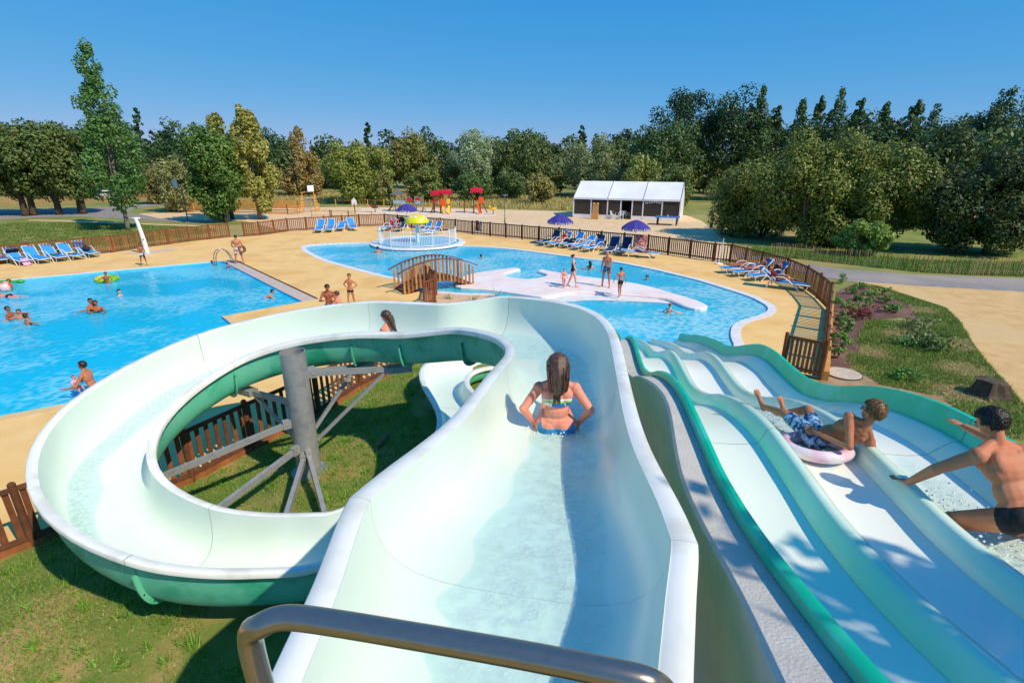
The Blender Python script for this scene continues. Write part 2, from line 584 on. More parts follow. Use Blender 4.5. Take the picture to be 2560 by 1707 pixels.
BR = 3.15
def circ(c, r, n=48):
    return [(c[0]+r*math.cos(2*math.pi*i/n), c[1]+r*math.sin(2*math.pi*i/n)) for i in range(n)]

# ================================================================== ground
deck_out = LEFT_F + MID_F + FAR_F[1:] + RIGHT_F[1:] + RNEAR_F[1:] + [RFRONT_F[1], (7.6, 15.0), (5.6, 14.6), (2.8, 14.9), (0.5, 15.4), (-2.9, 15.6)] + HOLE_F[::-1][1:] + [(-14, -0.5), (-42, -6)]
bas_hole = circ(BAS, BR + 0.45)
big = [(-700, -120), (700, -120), (700, 1400), (-700, 1400)]
gh = [(-41.5, -5.5), (-14, 0.3), (-9.8, 5.4), (-6.6, 9.0), (-5.0, 11.9), (-3.5, 15.2), (0.6, 15.9), (7.5, 15.4), (13.2, 22), (14, 25), (14, 28), (13, 31.8), (9.2, 35.9), (-5, 45.7), (-12.2, 50.4), (-19.5, 46.5), (-23, 43), (-27, 35.8), (-41.5, 20)]
ground = struct(sheet('ground', big, [gh], -0.03, M_ground))
deck = struct(sheet('pool_deck', deck_out, [LPOOL, lag_s], 0.0, M_deck))
sand_far = struct(sheet('sand_ground', [(-19.9, 46.9), (-14.5, 50.4), (-12.2, 51.0), (-4.9, 46.1), (2.1, 41.1), (9.4, 36.2), (12.7, 32.5), (14.5, 33.2), at2(1815, 606), at2(1785, 578), at2(1755, 552), at2(1715, 538), at2(1560, 532), at2(1430, 529), at2(1330, 526), at2(1200, 522), at2(1050, 518), at2(880, 517), at2(700, 519), at2(520, 526), at2(420, 531), at2(345, 534), at2(400, 546), at2(520, 550), at2(610, 553)], [], -0.012, M_sand))
# rubber playground pad of paler sand
struct(sheet('playground_pad', [at2(*p) for p in [(905,521),(1130,523),(1240,530),(1240,541),(1130,545),(960,540),(880,534)]], [], -0.006, mat('pale_play_sand', rgb(236, 212, 186), 0.95, rgb(224, 198, 170), 1.0, bump=0.3, coord='World')))
struct(sheet('road', [at2(*p) for p in [(1700,612),(1832,622),(1981,655),(2091,670),(2285,686),(2560,695),(2900,706),(2900,745),(2560,729),(2285,714),(2123,703),(2058,693),(2000,680),(1900,648),(1800,640)]], [], -0.016, M_asph))
struct(sheet('sand_path', [at2(*p) for p in [(2126,702),(2285,714),(2560,729),(2900,745),(2900,1180),(2620,1060),(2560,1011),(2511,952),(2462,897),(2430,852),(2398,800),(2365,768),(2285,742),(2188,712)]], [], -0.008, M_sand2))
struct(sheet('mulch_bed', [at2(*p) for p in [(2092,727),(2140,707),(2204,735),(2268,760),(2298,800),(2252,792),(2172,802),(2158,850),(2123,922),(2050,925),(2048,915),(2084,786)]], [], -0.012, M_mulch))
struct(sheet('dirt_patch', [at2(*p) for p in [(2044,927),(2125,922),(2200,950),(2330,975),(2420,1010),(2470,1075),(2200,1075),(2060,985)]], [], -0.02, M_dirt))
struct(sheet('left_road', [at2(*p) for p in [(-60,522),(60,524),(150,523),(235,520),(300,515),(420,506),(432,511),(345,519),(318,530),(270,544),(200,541),(90,544),(0,549),(-60,553)]], [], -0.018, M_asph))
struct(sheet('court_path', [at2(*p) for p in [(300,534),(430,538),(520,546),(545,556),(470,556),(330,548),(280,545)]], [], -0.014, M_asph))
struct(sheet('beige_path', [at2(*p) for p in [(70,549.5),(150,550.5),(300,556),(536,565),(536,567.5),(300,558.6),(150,553.2),(70,551.2)]], [], -0.01, M_sand))
struct(sheet('shower_slab', [at2(*p) for p in [(292,634),(370,629),(440,621),(430,626),(370,634)]], [], 0.006, mat('slab_grey', rgb(206, 196, 186), 0.8, rgb(190, 180, 170), 4)))

# mound of grass under the flume
def fence_dist(x, y):
    d = 99
    p = Vector((x, y))
    for a, b in zip(HOLE_F, HOLE_F[1:]):
        a, b = Vector(a), Vector(b)
        t = max(0, min(1, (p-a).dot(b-a)/(b-a).length_squared))
        d = min(d, (p-(a+(b-a)*t)).length)
    return d
def mound_z(x, y):
    t = min(1, max(0, (fence_dist(x, y)-0.15)/2.6))
    return 0.0 + 0.36*t*t*(3-2*t) + 0.02*math.sin(x*2.1+y)*t + 0.02*math.sin(y*2.7-x*1.3)*t
mound_out = [(-15.5, -2)] + HOLE_F + [(-1.5, 15.4), (2.2, 15.2), (2.6, 13), (1.9, 8), (1.2, 3), (1.0, -2)]
ext = [(x*0.5, y*0.5) for x in range(-30, 5) for y in range(-3, 31) if inpoly((x*0.5, y*0.5), mound_out)]
mound = struct(sheet('lawn_mound', mound_out, [], 0, M_lawn, zf=mound_z, extra=ext))
mound.data.polygons.foreach_set('use_smooth', [True]*len(mound.data.polygons))

# ================================================================== pools
def basin(name, loop, floor_z, liner, top=-0.002):
    mb = MB()
    k = len(loop)
    mb.add([(x, y, top) for x, y in loop]+[(x, y, floor_z) for x, y in loop], [(i, (i+1) % k, k+(i+1) % k, k+i) for i in range(k)])
    o = struct(mb.build(name, liner))
    struct(sheet('pool_floor', loop, [], floor_z, liner))
    return o
basin('main_pool_basin', offset_loop(LPOOL, -0.02), -1.25, M_liner)
struct(sheet('main_pool_water', offset_loop(LPOOL, -0.03), [], -0.07, W_main))
basin('lagoon_basin', lag_in, -0.95, M_liner)
struct(sheet('lagoon_water', offset_loop(lag_s, -0.34), [offset_loop(isl, -0.05)], -0.06, W_lag))
# island
mb = MB()
k = len(isl)
i2 = offset_loop(isl, -0.06)
mb.add([(x, y, -1.0) for x, y in isl]+[(x, y, 0.04) for x, y in isl]+[(x, y, 0.08) for x, y in i2], [(i, (i+1) % k, k+(i+1) % k, k+i) for i in range(k)]+[(k+i, k+(i+1) % k, 2*k+(i+1) % k, 2*k+i) for i in range(k)])
isl_o = struct(mb.build('pool_island', M_isl))
struct(sheet('island_top', i2, [], 0.08, M_isl))
struct(sheet('island_ledge', [at2(*p) for p in [(1367,743),(1389,738),(1424,732),(1469,732),(1529,735),(1588,739),(1648,744),(1690,757),(1640,754),(1560,750),(1470,748),(1400,754),(1350,757),(1330,748)]], [], -0.045, M_cope_w))
struct(sheet('sand_bed', [at2(*p) for p in [(1095,735),(1168,740),(1227,741),(1240,760),(1100,765),(1085,745)]], [], 0.02, mat('pink_gravel', rgb(226, 190, 156), 0.95, rgb(206, 168, 132), 8, bump=0.6, bscale=40, coord='World')))

# coping stones, each its own piece
def coping(name, loop, w, stone, m, z0=-0.12, z1=0.012, closed=True, gap=0.012, label=None):
    pts = [Vector((x, y, 0)) for x, y in loop]
    if closed:
        pts.append(pts[0])
    L = sum((b-a).length for a, b in zip(pts, pts[1:]))
    n = max(2, int(L/stone))
    P = resample(pts, n)
    t = empty(name, (P[0].x, P[0].y, 0))
    tag(t, label, 'coping')
    base = Vector((P[0].x, P[0].y, 0))
    k = len(P)-1
    def nrm(i):
        a, b = (P[(i-1) % k], P[(i+1) % k]) if closed else (P[max(0, i-1)], P[min(k, i+1)])
        d = (b-a).normalized()
        return Vector((d.y, -d.x, 0))
    for i in range(k):
        a, b = P[i]-base, P[i+1]-base
        d = (b-a).normalized()*gap/2
        a, b = a+d, b-d
        na, nb = nrm(i)*w, nrm((i+1) % k if closed else i+1)*w
        dz = rng.uniform(-0.002, 0.003)
        q = [a, b, b+nb, a+na]
        mb = MB()
        mb.add([(p.x, p.y, z0) for p in q]+[(p.x, p.y, z1+dz) for p in q], [(4, 5, 6, 7), (0, 1, 5, 4), (1, 2, 6, 5), (2, 3, 7, 6), (3, 0, 4, 7)])
        mb.build('coping_stone', m, t)
    return t
A = sum(lag_s[i][0]*lag_s[(i+1) % len(lag_s)][1]-lag_s[(i+1) % len(lag_s)][0]*lag_s[i][1] for i in range(len(lag_s)))
coping('lagoon_coping', lag_s if A < 0 else lag_s[::-1], 0.34, 0.42, M_cope_w, label='white tiled coping running around the curved lagoon pool')
coping('pool_coping', [(-40, 18.0), (-18.2, 32.5)], -0.3, 0.6, M_cope_w, closed=False, label='thin white coping along the far side of the straight-edged pool')
coping('pool_coping', [(-18.2, 32.5), (-9.4, 22.6)], -0.62, 0.6, M_cope_g, closed=False, label='wide pinkish grey coping beside the pool ladder')
coping('pool_coping', [(-9.4, 22.6), (-11.8, 20.3), (-7.2, 15.05)], -0.28, 0.5, M_cope_t, closed=False, label='tan coping around the notched pool corner behind the flume')
coping('pool_coping', [(-7.2, 15.05), (-11.9, 12.1), (-30, 0.8)], -0.4, 0.5, M_cope_t, closed=False, label='tan coping along the near side of the straight-edged pool')
mb = MB()
a, b = Vector((-17.62, 32.9, 0.015)), Vector((-8.9, 23.1, 0.015))
mb.bar(a, b, 0.09, 0.012)
tag(mb.build('drain_slot', M_slot), 'dark overflow drain slot beside the wide pool coping', 'drain')

# round wading basin
struct(sheet('wading_floor', circ(BAS, BR), [], 0.012, M_liner2))
struct(sheet('wading_water', circ(BAS, BR-0.02), [], 0.05, W_pale))
mb = MB()
mb.lathe([(BR-0.01, 0.0), (BR-0.01, 0.1), (BR+0.42, 0.09), (BR+0.45, 0.0)], (BAS[0], BAS[1], 0), 64, False)
tag(mb.build('wading_basin_rim', M_cope_w, smooth=False), 'white round rim of the wading basin under the yellow mushroom', 'pool rim')
# ================================================================== flume slide
M_gel = mat('gelcoat_mint', rgb(228, 240, 226), 0.28, rgb(219, 234, 218), 1.1, coat=0.15, contrast=0.9, detail=8, col3=rgb(220, 232, 214), n3=0.9)
M_rim = mat('gelcoat_rim', rgb(244, 243, 234), 0.34, rgb(236, 236, 226), 2.0, coat=0.15, col3=rgb(224, 222, 208), n3=3.0)
M_grn = mat('fibreglass_green', rgb(66, 184, 142), 0.45, rgb(124, 206, 176), 1.3, contrast=1.2, bump=0.05, bscale=8, col3=rgb(48, 168, 128), n3=2.0)
M_grn2 = mat('fibreglass_emerald', rgb(0, 190, 144), 0.4, rgb(12, 196, 152), 1.5, contrast=1.2, col3=rgb(60, 202, 172), n3=2.5)
M_steel = mat('galvanised_steel', rgb(160, 160, 158), 0.5, rgb(172, 172, 170), 18, metal=0.35, contrast=1.0, bump=0.02, col3=rgb(150, 150, 150), n3=6)
M_bolt = mat('bolt_steel', rgb(90, 92, 94), 0.35, metal=0.9)
M_film = film_mat('slide_water', 0.42, 26)
M_film2 = film_mat('slide_ripple', 0.5, 46)

Lpts = [(640,1760,4.29),(668,1683,4.29),(767,1512,4.28),(873,1242,4.26),
        (955,1172,4.21),(1034,1119,4.15),(1108,1068,4.07),(1150,1022,4.01),(1186,976,3.95),(1221,928,3.87),(1243,908,3.83),
        (1262,893,3.78),(1270,875,3.72),(1260,857,3.65),(1230,839,3.55),(1189,829,3.46),(1144,824,3.38),
        (1108,825,3.30),(1064,831,3.20),(1019,836,3.11),(989,837,3.06),
        (945,835,3.02),(877,837,2.97),
        (810,843,2.88),(753,852,2.80),(700,864,2.70),(650,879,2.60),(590,906,2.47),
        (512,950,2.31),(443,1007,2.12),(402,1055,2.0),(385,1100,1.89),(380,1144,1.78),(392,1179,1.69),(419,1210,1.61),(461,1234,1.53),(547,1265,1.43),
        (615,1277,1.37),(702,1284,1.31),(788,1280,1.25),(857,1270,1.2)]
LW = [at(*p) for p in Lpts] + [Vector(p) for p in [(-1.85,7.55,1.1),(-1.5,8.4,1.02),(-1.4,9.2,0.97),(-1.62,10.2,0.95),(-2.05,11.1,0.93),(-2.45,11.95,0.9),(-2.55,13.0,0.85),(-2.2,13.9,0.8),(-1.3,14.6,0.7),(0.2,14.8,0.55),(1.7,14.9,0.4)]]
Rpts = [(1732,1800,4.29),(1733,1707,4.29),(1742,1500,4.28),(1746,1358,4.26),
        (1728,1300,4.23),(1688,1229,4.18),(1635,1149,4.11),(1608,1083,4.05),(1586,999,3.96),(1573,946,3.9),
        (1558,880,3.85),(1551,844,3.81),(1538,815,3.78),(1513,788,3.74),(1480,768,3.7),(1430,755,3.66),(1376,747,3.61),(1317,741,3.56),(1266,738,3.52),
        (1227,742,3.46),(1183,751,3.40),(1138,757,3.36),(1102,757,3.33),
        (1049,754,3.28),(989,752,3.24),(930,751,3.18),
        (860,756,3.12),(800,764,3.06),(714,776,2.96),(612,800,2.84),(500,830,2.72),
        (408,866,2.62),(306,912,2.51),(221,961,2.41),(153,1009,2.33),(95,1060,2.25),(60,1120,2.16),(45,1180,2.08),(50,1211,2.04),(69,1264,1.96),(99,1306,1.9),(153,1343,1.83),(230,1383,1.76),(337,1411,1.68),
        (440,1431,1.61),(555,1438,1.55),(670,1434,1.5),(800,1419,1.46)]
RW = [at(*p) for p in Rpts] + [Vector(p) for p in [(-1.3,5.75,1.36),(-0.62,6.7,1.22),(-0.15,7.8,1.08),(0.0,8.8,1.0),(-0.2,9.8,0.96),(-0.6,10.55,0.93),(-0.9,11.1,0.9),(-1.17,11.75,0.88),(-1.12,12.3,0.86),(-0.8,12.75,0.84),(-0.3,13.0,0.8),(0.5,13.25,0.6),(1.7,13.3,0.4)]]
JL = [0, 3, 10, 16, 20, 22, 27, 36, 40, 45, 51]
JR = [0, 3, 9, 18, 22, 25, 30, 43, 47, 54, 60]
depth_keys = [0.46, 0.5, 0.62, 0.70, 0.70, 0.70, 0.72, 0.76, 0.64, 0.46, 0.38]
slide = empty('water_slide', (LW[0].x*0.5, 0.9, 0))
tag(slide, 'pale mint open flume slide looping around a grey steel post, green outside', 'water slide')
SB = Vector(slide.location)
LWs, RWs = smooth_list(LW, 1), smooth_list(RW, 1)
for j in JL: LWs[j] = LW[j]
for j in JR: RWs[j] = RW[j]
LC, RC = catmull(LWs, 6), catmull(RWs, 6)
NS = 22
stations = []
for s in range(len(JL)-1):
    a = resample(LC[JL[s]*6:JL[s+1]*6+1], NS)
    b = resample(RC[JR[s]*6:JR[s+1]*6+1], NS)
    stations.append((a, b, depth_keys[s], depth_keys[s+1]))
# second pass: even out kinks of the whole run
allA = [p for st in stations for p in st[0][:-1]]+[stations[-1][0][-1]]
allB = [p for st in stations for p in st[1][:-1]]+[stations[-1][1][-1]]
allA = smooth_list(allA[:NS+1], 1)[:-1]+smooth_list(allA[NS:], 6)
allB = smooth_list(allB[:NS+1], 1)[:-1]+smooth_list(allB[NS:], 6)
RIMW = 0.125
def xsec(A, B, d, off=0.0, n=22, f0=0.0, f1=1.0, rw=RIMW, ex=0.54, ez=0.68):
    w = (B-A)
    wl = w.length
    wd = w/wl
    a, b = A+wd*(rw-off), B-wd*(rw-off)
    up = Vector((0, 0, 1))
    mid, half = (a+b)/2, (b-a)/2
    out = []
    for i in range(n+1):
        ph = math.pi*(f0+(f1-f0)*i/n)
        c, sn = math.cos(ph), math.sin(ph)
        x = -math.copysign(abs(c)**ex, c)
        z = abs(sn)**ez
        out.append(mid+half*x-up*(z*(d+off)))
    return out
nst = len(stations)
_b = MB(); _b.sphere((0, 0, 0), 0.02, 7, 5)
BOLT_ME = _b.mesh('bolt', M_bolt)
for s in range(nst):
    i0, i1 = s*NS, (s+1)*NS
    rows_in, rows_out, rl, rr = [], [], [], []
    for i in range(i0, i1+1):
        u = (i-i0)/NS
        A, B = allA[i]-SB, allB[i]-SB
        if i == i1 and s < nst-1:        # leave a hairline joint
            A = A.lerp(allA[i-1]-SB, 0.036); B = B.lerp(allB[i-1]-SB, 0.036)
        d = stations[s][2]*(1-u)+stations[s][3]*u
        wd = (B-A).normalized()
        rows_in.append(xsec(A, B, d))
        rows_out.append(xsec(A, B, d, 0.035, 30, ex=0.40, ez=0.58))
        t = Vector((0, 0, 0.007))
        dn = Vector((0, 0, 0.075))
        rl.append([A-dn, A-t, A+wd*0.008+t*0.2, A+wd*(RIMW*0.5)+t, A+wd*(RIMW-0.02)+t*0.4, A+wd*RIMW-t*0.6])
        rr.append([B-dn, B-t, B-wd*0.008+t*0.2, B-wd*(RIMW*0.5)+t, B-wd*(RIMW-0.02)+t*0.4, B-wd*RIMW-t*0.6])
    mb = MB(); mb.grid(rows_in)
    sec = mb.build('flume_section', M_gel, slide, True)
    for rws in (rl, rr):
        mb = MB(); mb.grid(rws)
        mb.build('rim', M_rim, sec, auto=50)
    mb = MB(); mb.grid(rows_out)
    mb.build('outer_shell', M_grn, sec, True)
    # flange at the joint, bolted
    if s < nst-1:
        A, B = allA[i1]-SB, allB[i1]-SB
        d = stations[s][3]
        rin, rou = xsec(A, B, d, 0.036, ex=0.40, ez=0.58), xsec(A, B, d, 0.10, ex=0.40, ez=0.58)
        tdir = (allA[i1]+allB[i1]-allA[i1-1]-allB[i1-1]).normalized()*0.012
        mb = MB()
        n = len(rin)
        lo, hi = 1, n-1
        mb.grid([[p-tdir for p in rin[lo:hi]], [p-tdir for p in rou[lo:hi]], [p+tdir for p in rou[lo:hi]], [p+tdir for p in rin[lo:hi]]])
        fl = mb.build('joint_flange', M_grn, sec)
        for q in range(3, n-3, 3):
            c = (rin[q]+rou[q])/2
            inst('bolt', BOLT_ME, sec, c)
def film(name, i0, i1, f0, f1, lift, m, wob=0.0, dk=None):
    rows = []
    for i in range(i0, i1+1):
        s = min(nst-1, i//NS)
        u = (i-s*NS)/NS
        A, B = allA[i]-SB, allB[i]-SB
        d = stations[s][2]*(1-u)+stations[s][3]*u
        e = (i-i0)/max(1, i1-i0)
        g0 = f0[0]*(1-e)+f0[1]*e + wob*math.sin(i*0.9)*0.02+rng.uniform(-wob, wob)*0.01
        g1 = f1[0]*(1-e)+f1[1]*e + wob*math.sin(i*0.7+1)*0.02+rng.uniform(-wob, wob)*0.01
        sec = xsec(A, B, d-lift, -0.002, 24, g0, g1)
        rows.append([p+Vector((0, 0, rng.uniform(0, 0.006)*wob)) for p in sec])
    mb = MB(); mb.grid(rows)
    o = mb.build(name, m, slide, True)
    fade(o, len(rows), 25)
    return o
def fade(o, nr, nc):
    at_ = o.data.attributes.new('fade', 'FLOAT', 'POINT')
    v = [math.sin(math.pi*min(1, max(0, j/(nc-1))))**0.7*min(1.0, 6*i/nr, 6*(nr-1-i)/nr) for i in range(nr) for j in range(nc)]
    at_.data.foreach_set('value', v)
film('water_film', 0, 3*NS+4, (0.40, 0.50), (0.66, 0.66), 0.014, M_film, 1.0)
film('water_film', 5*NS, 7*NS+6, (0.50, 0.54), (0.68, 0.68), 0.010, M_film2, 1.0)

# steel post and its arms
GP = 0.35
pb, pt = at(775, 1177, GP), None
zt = atY(732, 878, pb.y)
POST = Vector((pb.x, pb.y, 0))
ptop = zt.z
mb = MB()
prad = 0.215
mb.lathe([(prad, 0.1), (prad, ptop), (prad-0.014, ptop), (prad-0.014, ptop-1.0)], POST-SB, 28, False)
post = mb.build('support_post', M_steel, slide, auto=40)
mb = MB()
mb.lathe([(0.33, 0.33), (0.33, 0.37), (0.22, 0.37)], POST-SB, 20, False)
mb.build('base_plate', M_steel, post)
def arm(pz, i, frac, zoff=-0.05, second=None):
    a, b = allA[i], allB[i]
    s = min(nst-1, i//NS)
    d = stations[s][2]
    tgt = a.lerp(b, frac)-Vector((0, 0, d+0.17))
    dirh = Vector((tgt.x-POST.x, tgt.y-POST.y, 0)).normalized()
    st = Vector((POST.x, POST.y, pz))+dirh*(prad-0.005)
    mb = MB()
    mb.bar(st-SB, tgt-SB, 0.075, 0.1)
    ar = mb.build('support_arm', M_steel, slide)
    mb = MB()
    side = Vector((-dirh.y, dirh.x, 0))
    mb.bar(st-dirh*0.02-SB+Vector((0, 0, 0)), st+dirh*0.14-SB, 0.1, 0.16)
    mb.sphere(st+dirh*0.08+side*0.056-SB, 0.018, 6, 4)
    mb.sphere(st+dirh*0.08-side*0.056-SB, 0.018, 6, 4)
    mb.build('arm_bracket', M_steel, ar)
    low = st+Vector((0, 0, -0.75))
    if second is not None:
        low = Vector((POST.x, POST.y, second))+dirh*(prad-0.005)
        mb = MB()
        mb.bar(low-SB, st.lerp(tgt, 0.86)-SB, 0.05, 0.06)
        mb.build('brace', M_steel, slide)
    mb = MB()
    w = Vector((0, 0, 0.16))
    mb.bar(tgt-dirh*0.25-SB, tgt+dirh*0.2-SB, 0.2, 0.12)
    mb.build('saddle', M_steel, ar)
def station_near(x, y):
    return min(range(3*NS, 8*NS), key=lambda i: (((allA[i]+allB[i])/2).xy-Vector((x, y))).length)
for ang, pz, sec_ in ((128, 1.75, 0.95), (200, 1.45, None), (242, 0.95, None), (285, 0.8, None), (62, 2.35, 1.2), (38, 2.35, 1.0), (312, 0.85, None), (338, 0.75, None)):
    x, y = -4.06+2.35*math.cos(R(ang)), 7.73+2.35*math.sin(R(ang))
    arm(pz, station_near(x, y), 0.28, second=sec_)
# ground braces between grass and flume
for a, b in (((632, 1278, 0.36), (880-160, 1090, 1.0)), ((985, 1232, 0.4), (805, 1140, 1.0))):
    pass

# ================================================================== multi lane slide
PHI = -0.135
NLW, ND1T, ND1B, ND2T, ND2B, NRT, NRM, NRB = 1.045, 1.815, 1.716, 2.545, 2.467, 3.397, 3.381, 3.182
zk_s = [-1.5,-0.5,0.25,1.0,1.75,2.5,3.25,4.0,4.75,5.5,6.25,7.0,7.75,8.5,9.25,10.0,10.75,11.5,12.25,13.0,13.75,14.5,15.25,16.0,16.75,17.3,17.8]
zk_z = [4.35,4.28,4.2,4.05,3.82,3.61,3.49,3.47,3.43,3.28,3.03,2.70,2.47,2.40,2.37,2.24,1.97,1.67,1.43,1.28,1.10,.91,.69,.45,.2,.06,-.1]
zspl = catmull([(s, z, 0) for s, z in zip(zk_s, zk_z)], 8)
zs_x = [p.x for p in zspl]; zs_z = [p.y for p in zspl]
def zfl(s):
    return float(np.interp(s, zs_x, zs_z))
def lane_pt(n, s, z):
    return Vector((n*math.cos(PHI)-s*math.sin(PHI), n*math.sin(PHI)+s*math.cos(PHI), z))
ml = empty('multi_lane_slide', lane_pt(2.2, 9, 0))
tag(ml, 'wavy multi-lane racing slide with white lanes and emerald green side walls', 'water slide')
MLB = Vector(ml.location)
SS = np.arange(-1.4, 17.75, 0.12)
SEAMS = [-1.4, 4.6, 10.6, 17.75]
def sweep(name, prof, m, parent, smooth=None, s0=-1.4, s1=17.75, step=0.12, sub=None):
    ss = list(np.arange(s0, s1, step))+[s1]
    rows = [[lane_pt(n, s, zfl(s)+h)-MLB for n, h in prof] for s in ss]
    mb = MB(); mb.grid(rows)
    return mb.build(name, m, parent, auto=smooth if smooth else 40)
M_lane = mat('lane_white', rgb(246, 244, 230), 0.34, rgb(240, 240, 226), 1.1, coat=0.2, bump=0.12, bscale=45, contrast=1.0, disp=0.01)
M_div = mat('divider_mint', rgb(218, 240, 216), 0.3, rgb(208, 234, 208), 0.8, coat=0.25, contrast=1.0, col3=rgb(226, 242, 222), n3=2)
def lane(n0, n1, nm):
    prof = [(n0+(n1-n0)*i/6, (0.028*(abs(i-3)/3)**3)) for i in range(7)]
    top = None
    for a, b in zip(SEAMS, SEAMS[1:]):
        sweep('lane_floor', prof, M_lane, ml, s0=a+0.003, s1=b-0.003)
lane(NLW+0.06, ND1B, 'a'); lane(ND1T+0.16, ND2B, 'b'); lane(ND2T+0.16, NRB, 'c')
for nb, nt in ((ND1B, ND1T), (ND2B, ND2T)):
    for a, b in zip(SEAMS, SEAMS[1:]):
        sweep('lane_divider', [(nb, 0.02), (nb+0.02, 0.06), (nt-0.03, 0.175), (nt, 0.195), (nt+0.05, 0.19), (nt+0.11, 0.12), (nt+0.16, 0.03)], M_div, ml, 60, s0=a+0.003, s1=b-0.003)
    sweep('divider_seam', [(nt+0.052, 0.1905), (nt+0.058, 0.1865)], M_slot, ml)
for a, b in zip(SEAMS, SEAMS[1:]):
    sweep('side_wall', [(NLW+0.06, 0.02), (NLW+0.02, 0.2), (NLW+0.012, 0.45), (NLW, 0.47), (NLW-0.03, 0.47), (NLW-0.055, 0.455), (NLW-0.06, 0.40), (NLW-0.04, 0.39), (NLW-0.035, 0.0)], M_grn2, ml, 30, s0=a+0.003, s1=b-0.003)
    sweep('inner_fairing', [(NRB, 0.015), (NRB+0.03, 0.05), (NRM-0.03, 0.165), (NRM, 0.175), (NRM+0.03, 0.174)], M_div, ml, 60, s0=a+0.003, s1=b-0.003)
    sweep('side_wall', [(NRM+0.02, 0.15), (NRM+0.05, 0.2), (NRT+0.06, 0.39), (NRT+0.065, 0.405), (NRT+0.1, 0.41), (NRT+0.125, 0.395), (NRT+0.12, 0.34), (NRT+0.1, 0.33), (NRT+0.1, -0.2)], M_grn2, ml, 30, s0=a+0.003, s1=b-0.003)
sweep('underside', [(NLW-0.03, -0.06), (NRT+0.09, -0.06)], M_grn, ml)
def lfilm(n0, n1, s0, s1):
    ss = list(np.arange(s0, s1, 0.06))
    rows = []
    for i, s in enumerate(ss):
        e = math.sin(math.pi*(i+0.5)/len(ss))**0.4
        c = (n0+n1)/2
        w = (n1-n0)/2*e
        rows.append([lane_pt(c+w*(2*j/10-1), s, zfl(s)+0.012+rng.uniform(0, 0.008)+0.02*abs(2*j/10-1)**3)-MLB for j in range(11)])
    mb = MB(); mb.grid(rows)
    fade(mb.build('water_film', M_film2, ml, True), len(rows), 11)
# concrete base with a rough rendered ledge
M_conc = mat('rough_render', rgb(204, 198, 188), 0.95, rgb(194, 188, 178), 5, bump=0.5, bscale=70, disp=0.015, coord='World')
M_conc2 = mat('cast_concrete', rgb(160, 160, 148), 0.9, rgb(142, 144, 132), 2.0, bump=0.2, bscale=20, coord='World')
mb = MB()
rows = []
for s in np.arange(-1.4, 16.4, 0.2):
    w = 0.27+0.045*math.sin(s*0.9+0.6)+0.03*math.sin(s*2.3)
    z = zfl(s)+0.385
    rows.append([lane_pt(NLW-w-0.02, s, -0.1), lane_pt(NLW-w, s, z-0.02), lane_pt(NLW-w+0.02, s, z), lane_pt(NLW-0.036, s, z), lane_pt(NLW-0.036, s, zfl(s)-0.1), lane_pt(NRT+0.07, s, zfl(s)-0.1), lane_pt(NRT+0.09, s, -0.1)])
mb.grid([[p for p in r] for r in rows])
base = mb.build('slide_base', M_conc, None, auto=40)
tag(base, 'rough white rendered concrete base under the multi-lane slide', 'concrete base')

# ================================================================== steel handrail in the foreground
mb = MB()
rail = catmull([(-0.52, 0.80, 4.0), (-0.52, 0.80, 4.7), at(626, 1612, 5.02), at(648, 1566, 5.085), at(705, 1543, 5.1), at(790, 1549, 5.1), at(1000, 1583, 5.1), at(1300, 1635, 5.1), at(1560, 1687, 5.1), at(1640, 1712, 5.08), at(1672, 1750, 5.0), at(1668, 1800, 4.9)], 8)
rail = smooth_list(rail, 6)
mb.tube(rail, 0.0255, 20)
hr = mb.build('handrail', mat('polished_steel', rgb(176, 156, 142), 0.24, rgb(168, 150, 136), 60, metal=0.9, bump=0.01, bscale=150), None, True)
tag(hr, 'bent stainless steel handrail across the top of the flume', 'handrail')
# ================================================================== wooden fences
M_wood = [mat('fence_wood_a', rgb(150, 88, 48), 0.75, rgb(122, 68, 36), 5, bump=0.2, bscale=30), mat('fence_wood_b', rgb(132, 78, 44), 0.75, rgb(106, 60, 32), 5, bump=0.2, bscale=30), mat('fence_wood_c', rgb(166, 102, 56), 0.75, rgb(138, 82, 44), 5, bump=0.2, bscale=30)]
M_woody = mat('new_timber', rgb(214, 160, 84), 0.7, rgb(196, 140, 70), 4, bump=0.15)
def picket_mesh(w, t, h, m, z0=0.06):
    mb = MB()
    mb.box(-w/2, w/2, -t/2, t/2, z0, h-0.02)
    mb.add([(-w/2, -t/2, h-0.02), (w/2, -t/2, h-0.02), (w/2, t/2, h-0.02), (-w/2, t/2, h-0.02), (-w*0.3, -t/2, h), (w*0.3, -t/2, h), (w*0.3, t/2, h), (-w*0.3, t/2, h)], [(4, 5, 6, 7), (0, 1, 5, 4), (2, 3, 7, 6), (3, 0, 4, 7), (1, 2, 6, 5)])
    return mb.mesh('picket', m)
def post_mesh(r, h, m):
    mb = MB()
    mb.lathe([(r, -0.05), (r, h-0.02), (r*0.7, h)], (0, 0, 0), 10)
    return mb.mesh('fence_post', m)
M_wdark = [mat('dark_wood_a', rgb(104, 62, 38), 0.8, rgb(82, 48, 30), 5, bump=0.2), mat('dark_wood_b', rgb(90, 54, 34), 0.8, rgb(72, 42, 28), 5, bump=0.2), mat('dark_wood_c', rgb(116, 70, 42), 0.8, rgb(92, 54, 34), 5, bump=0.2)]
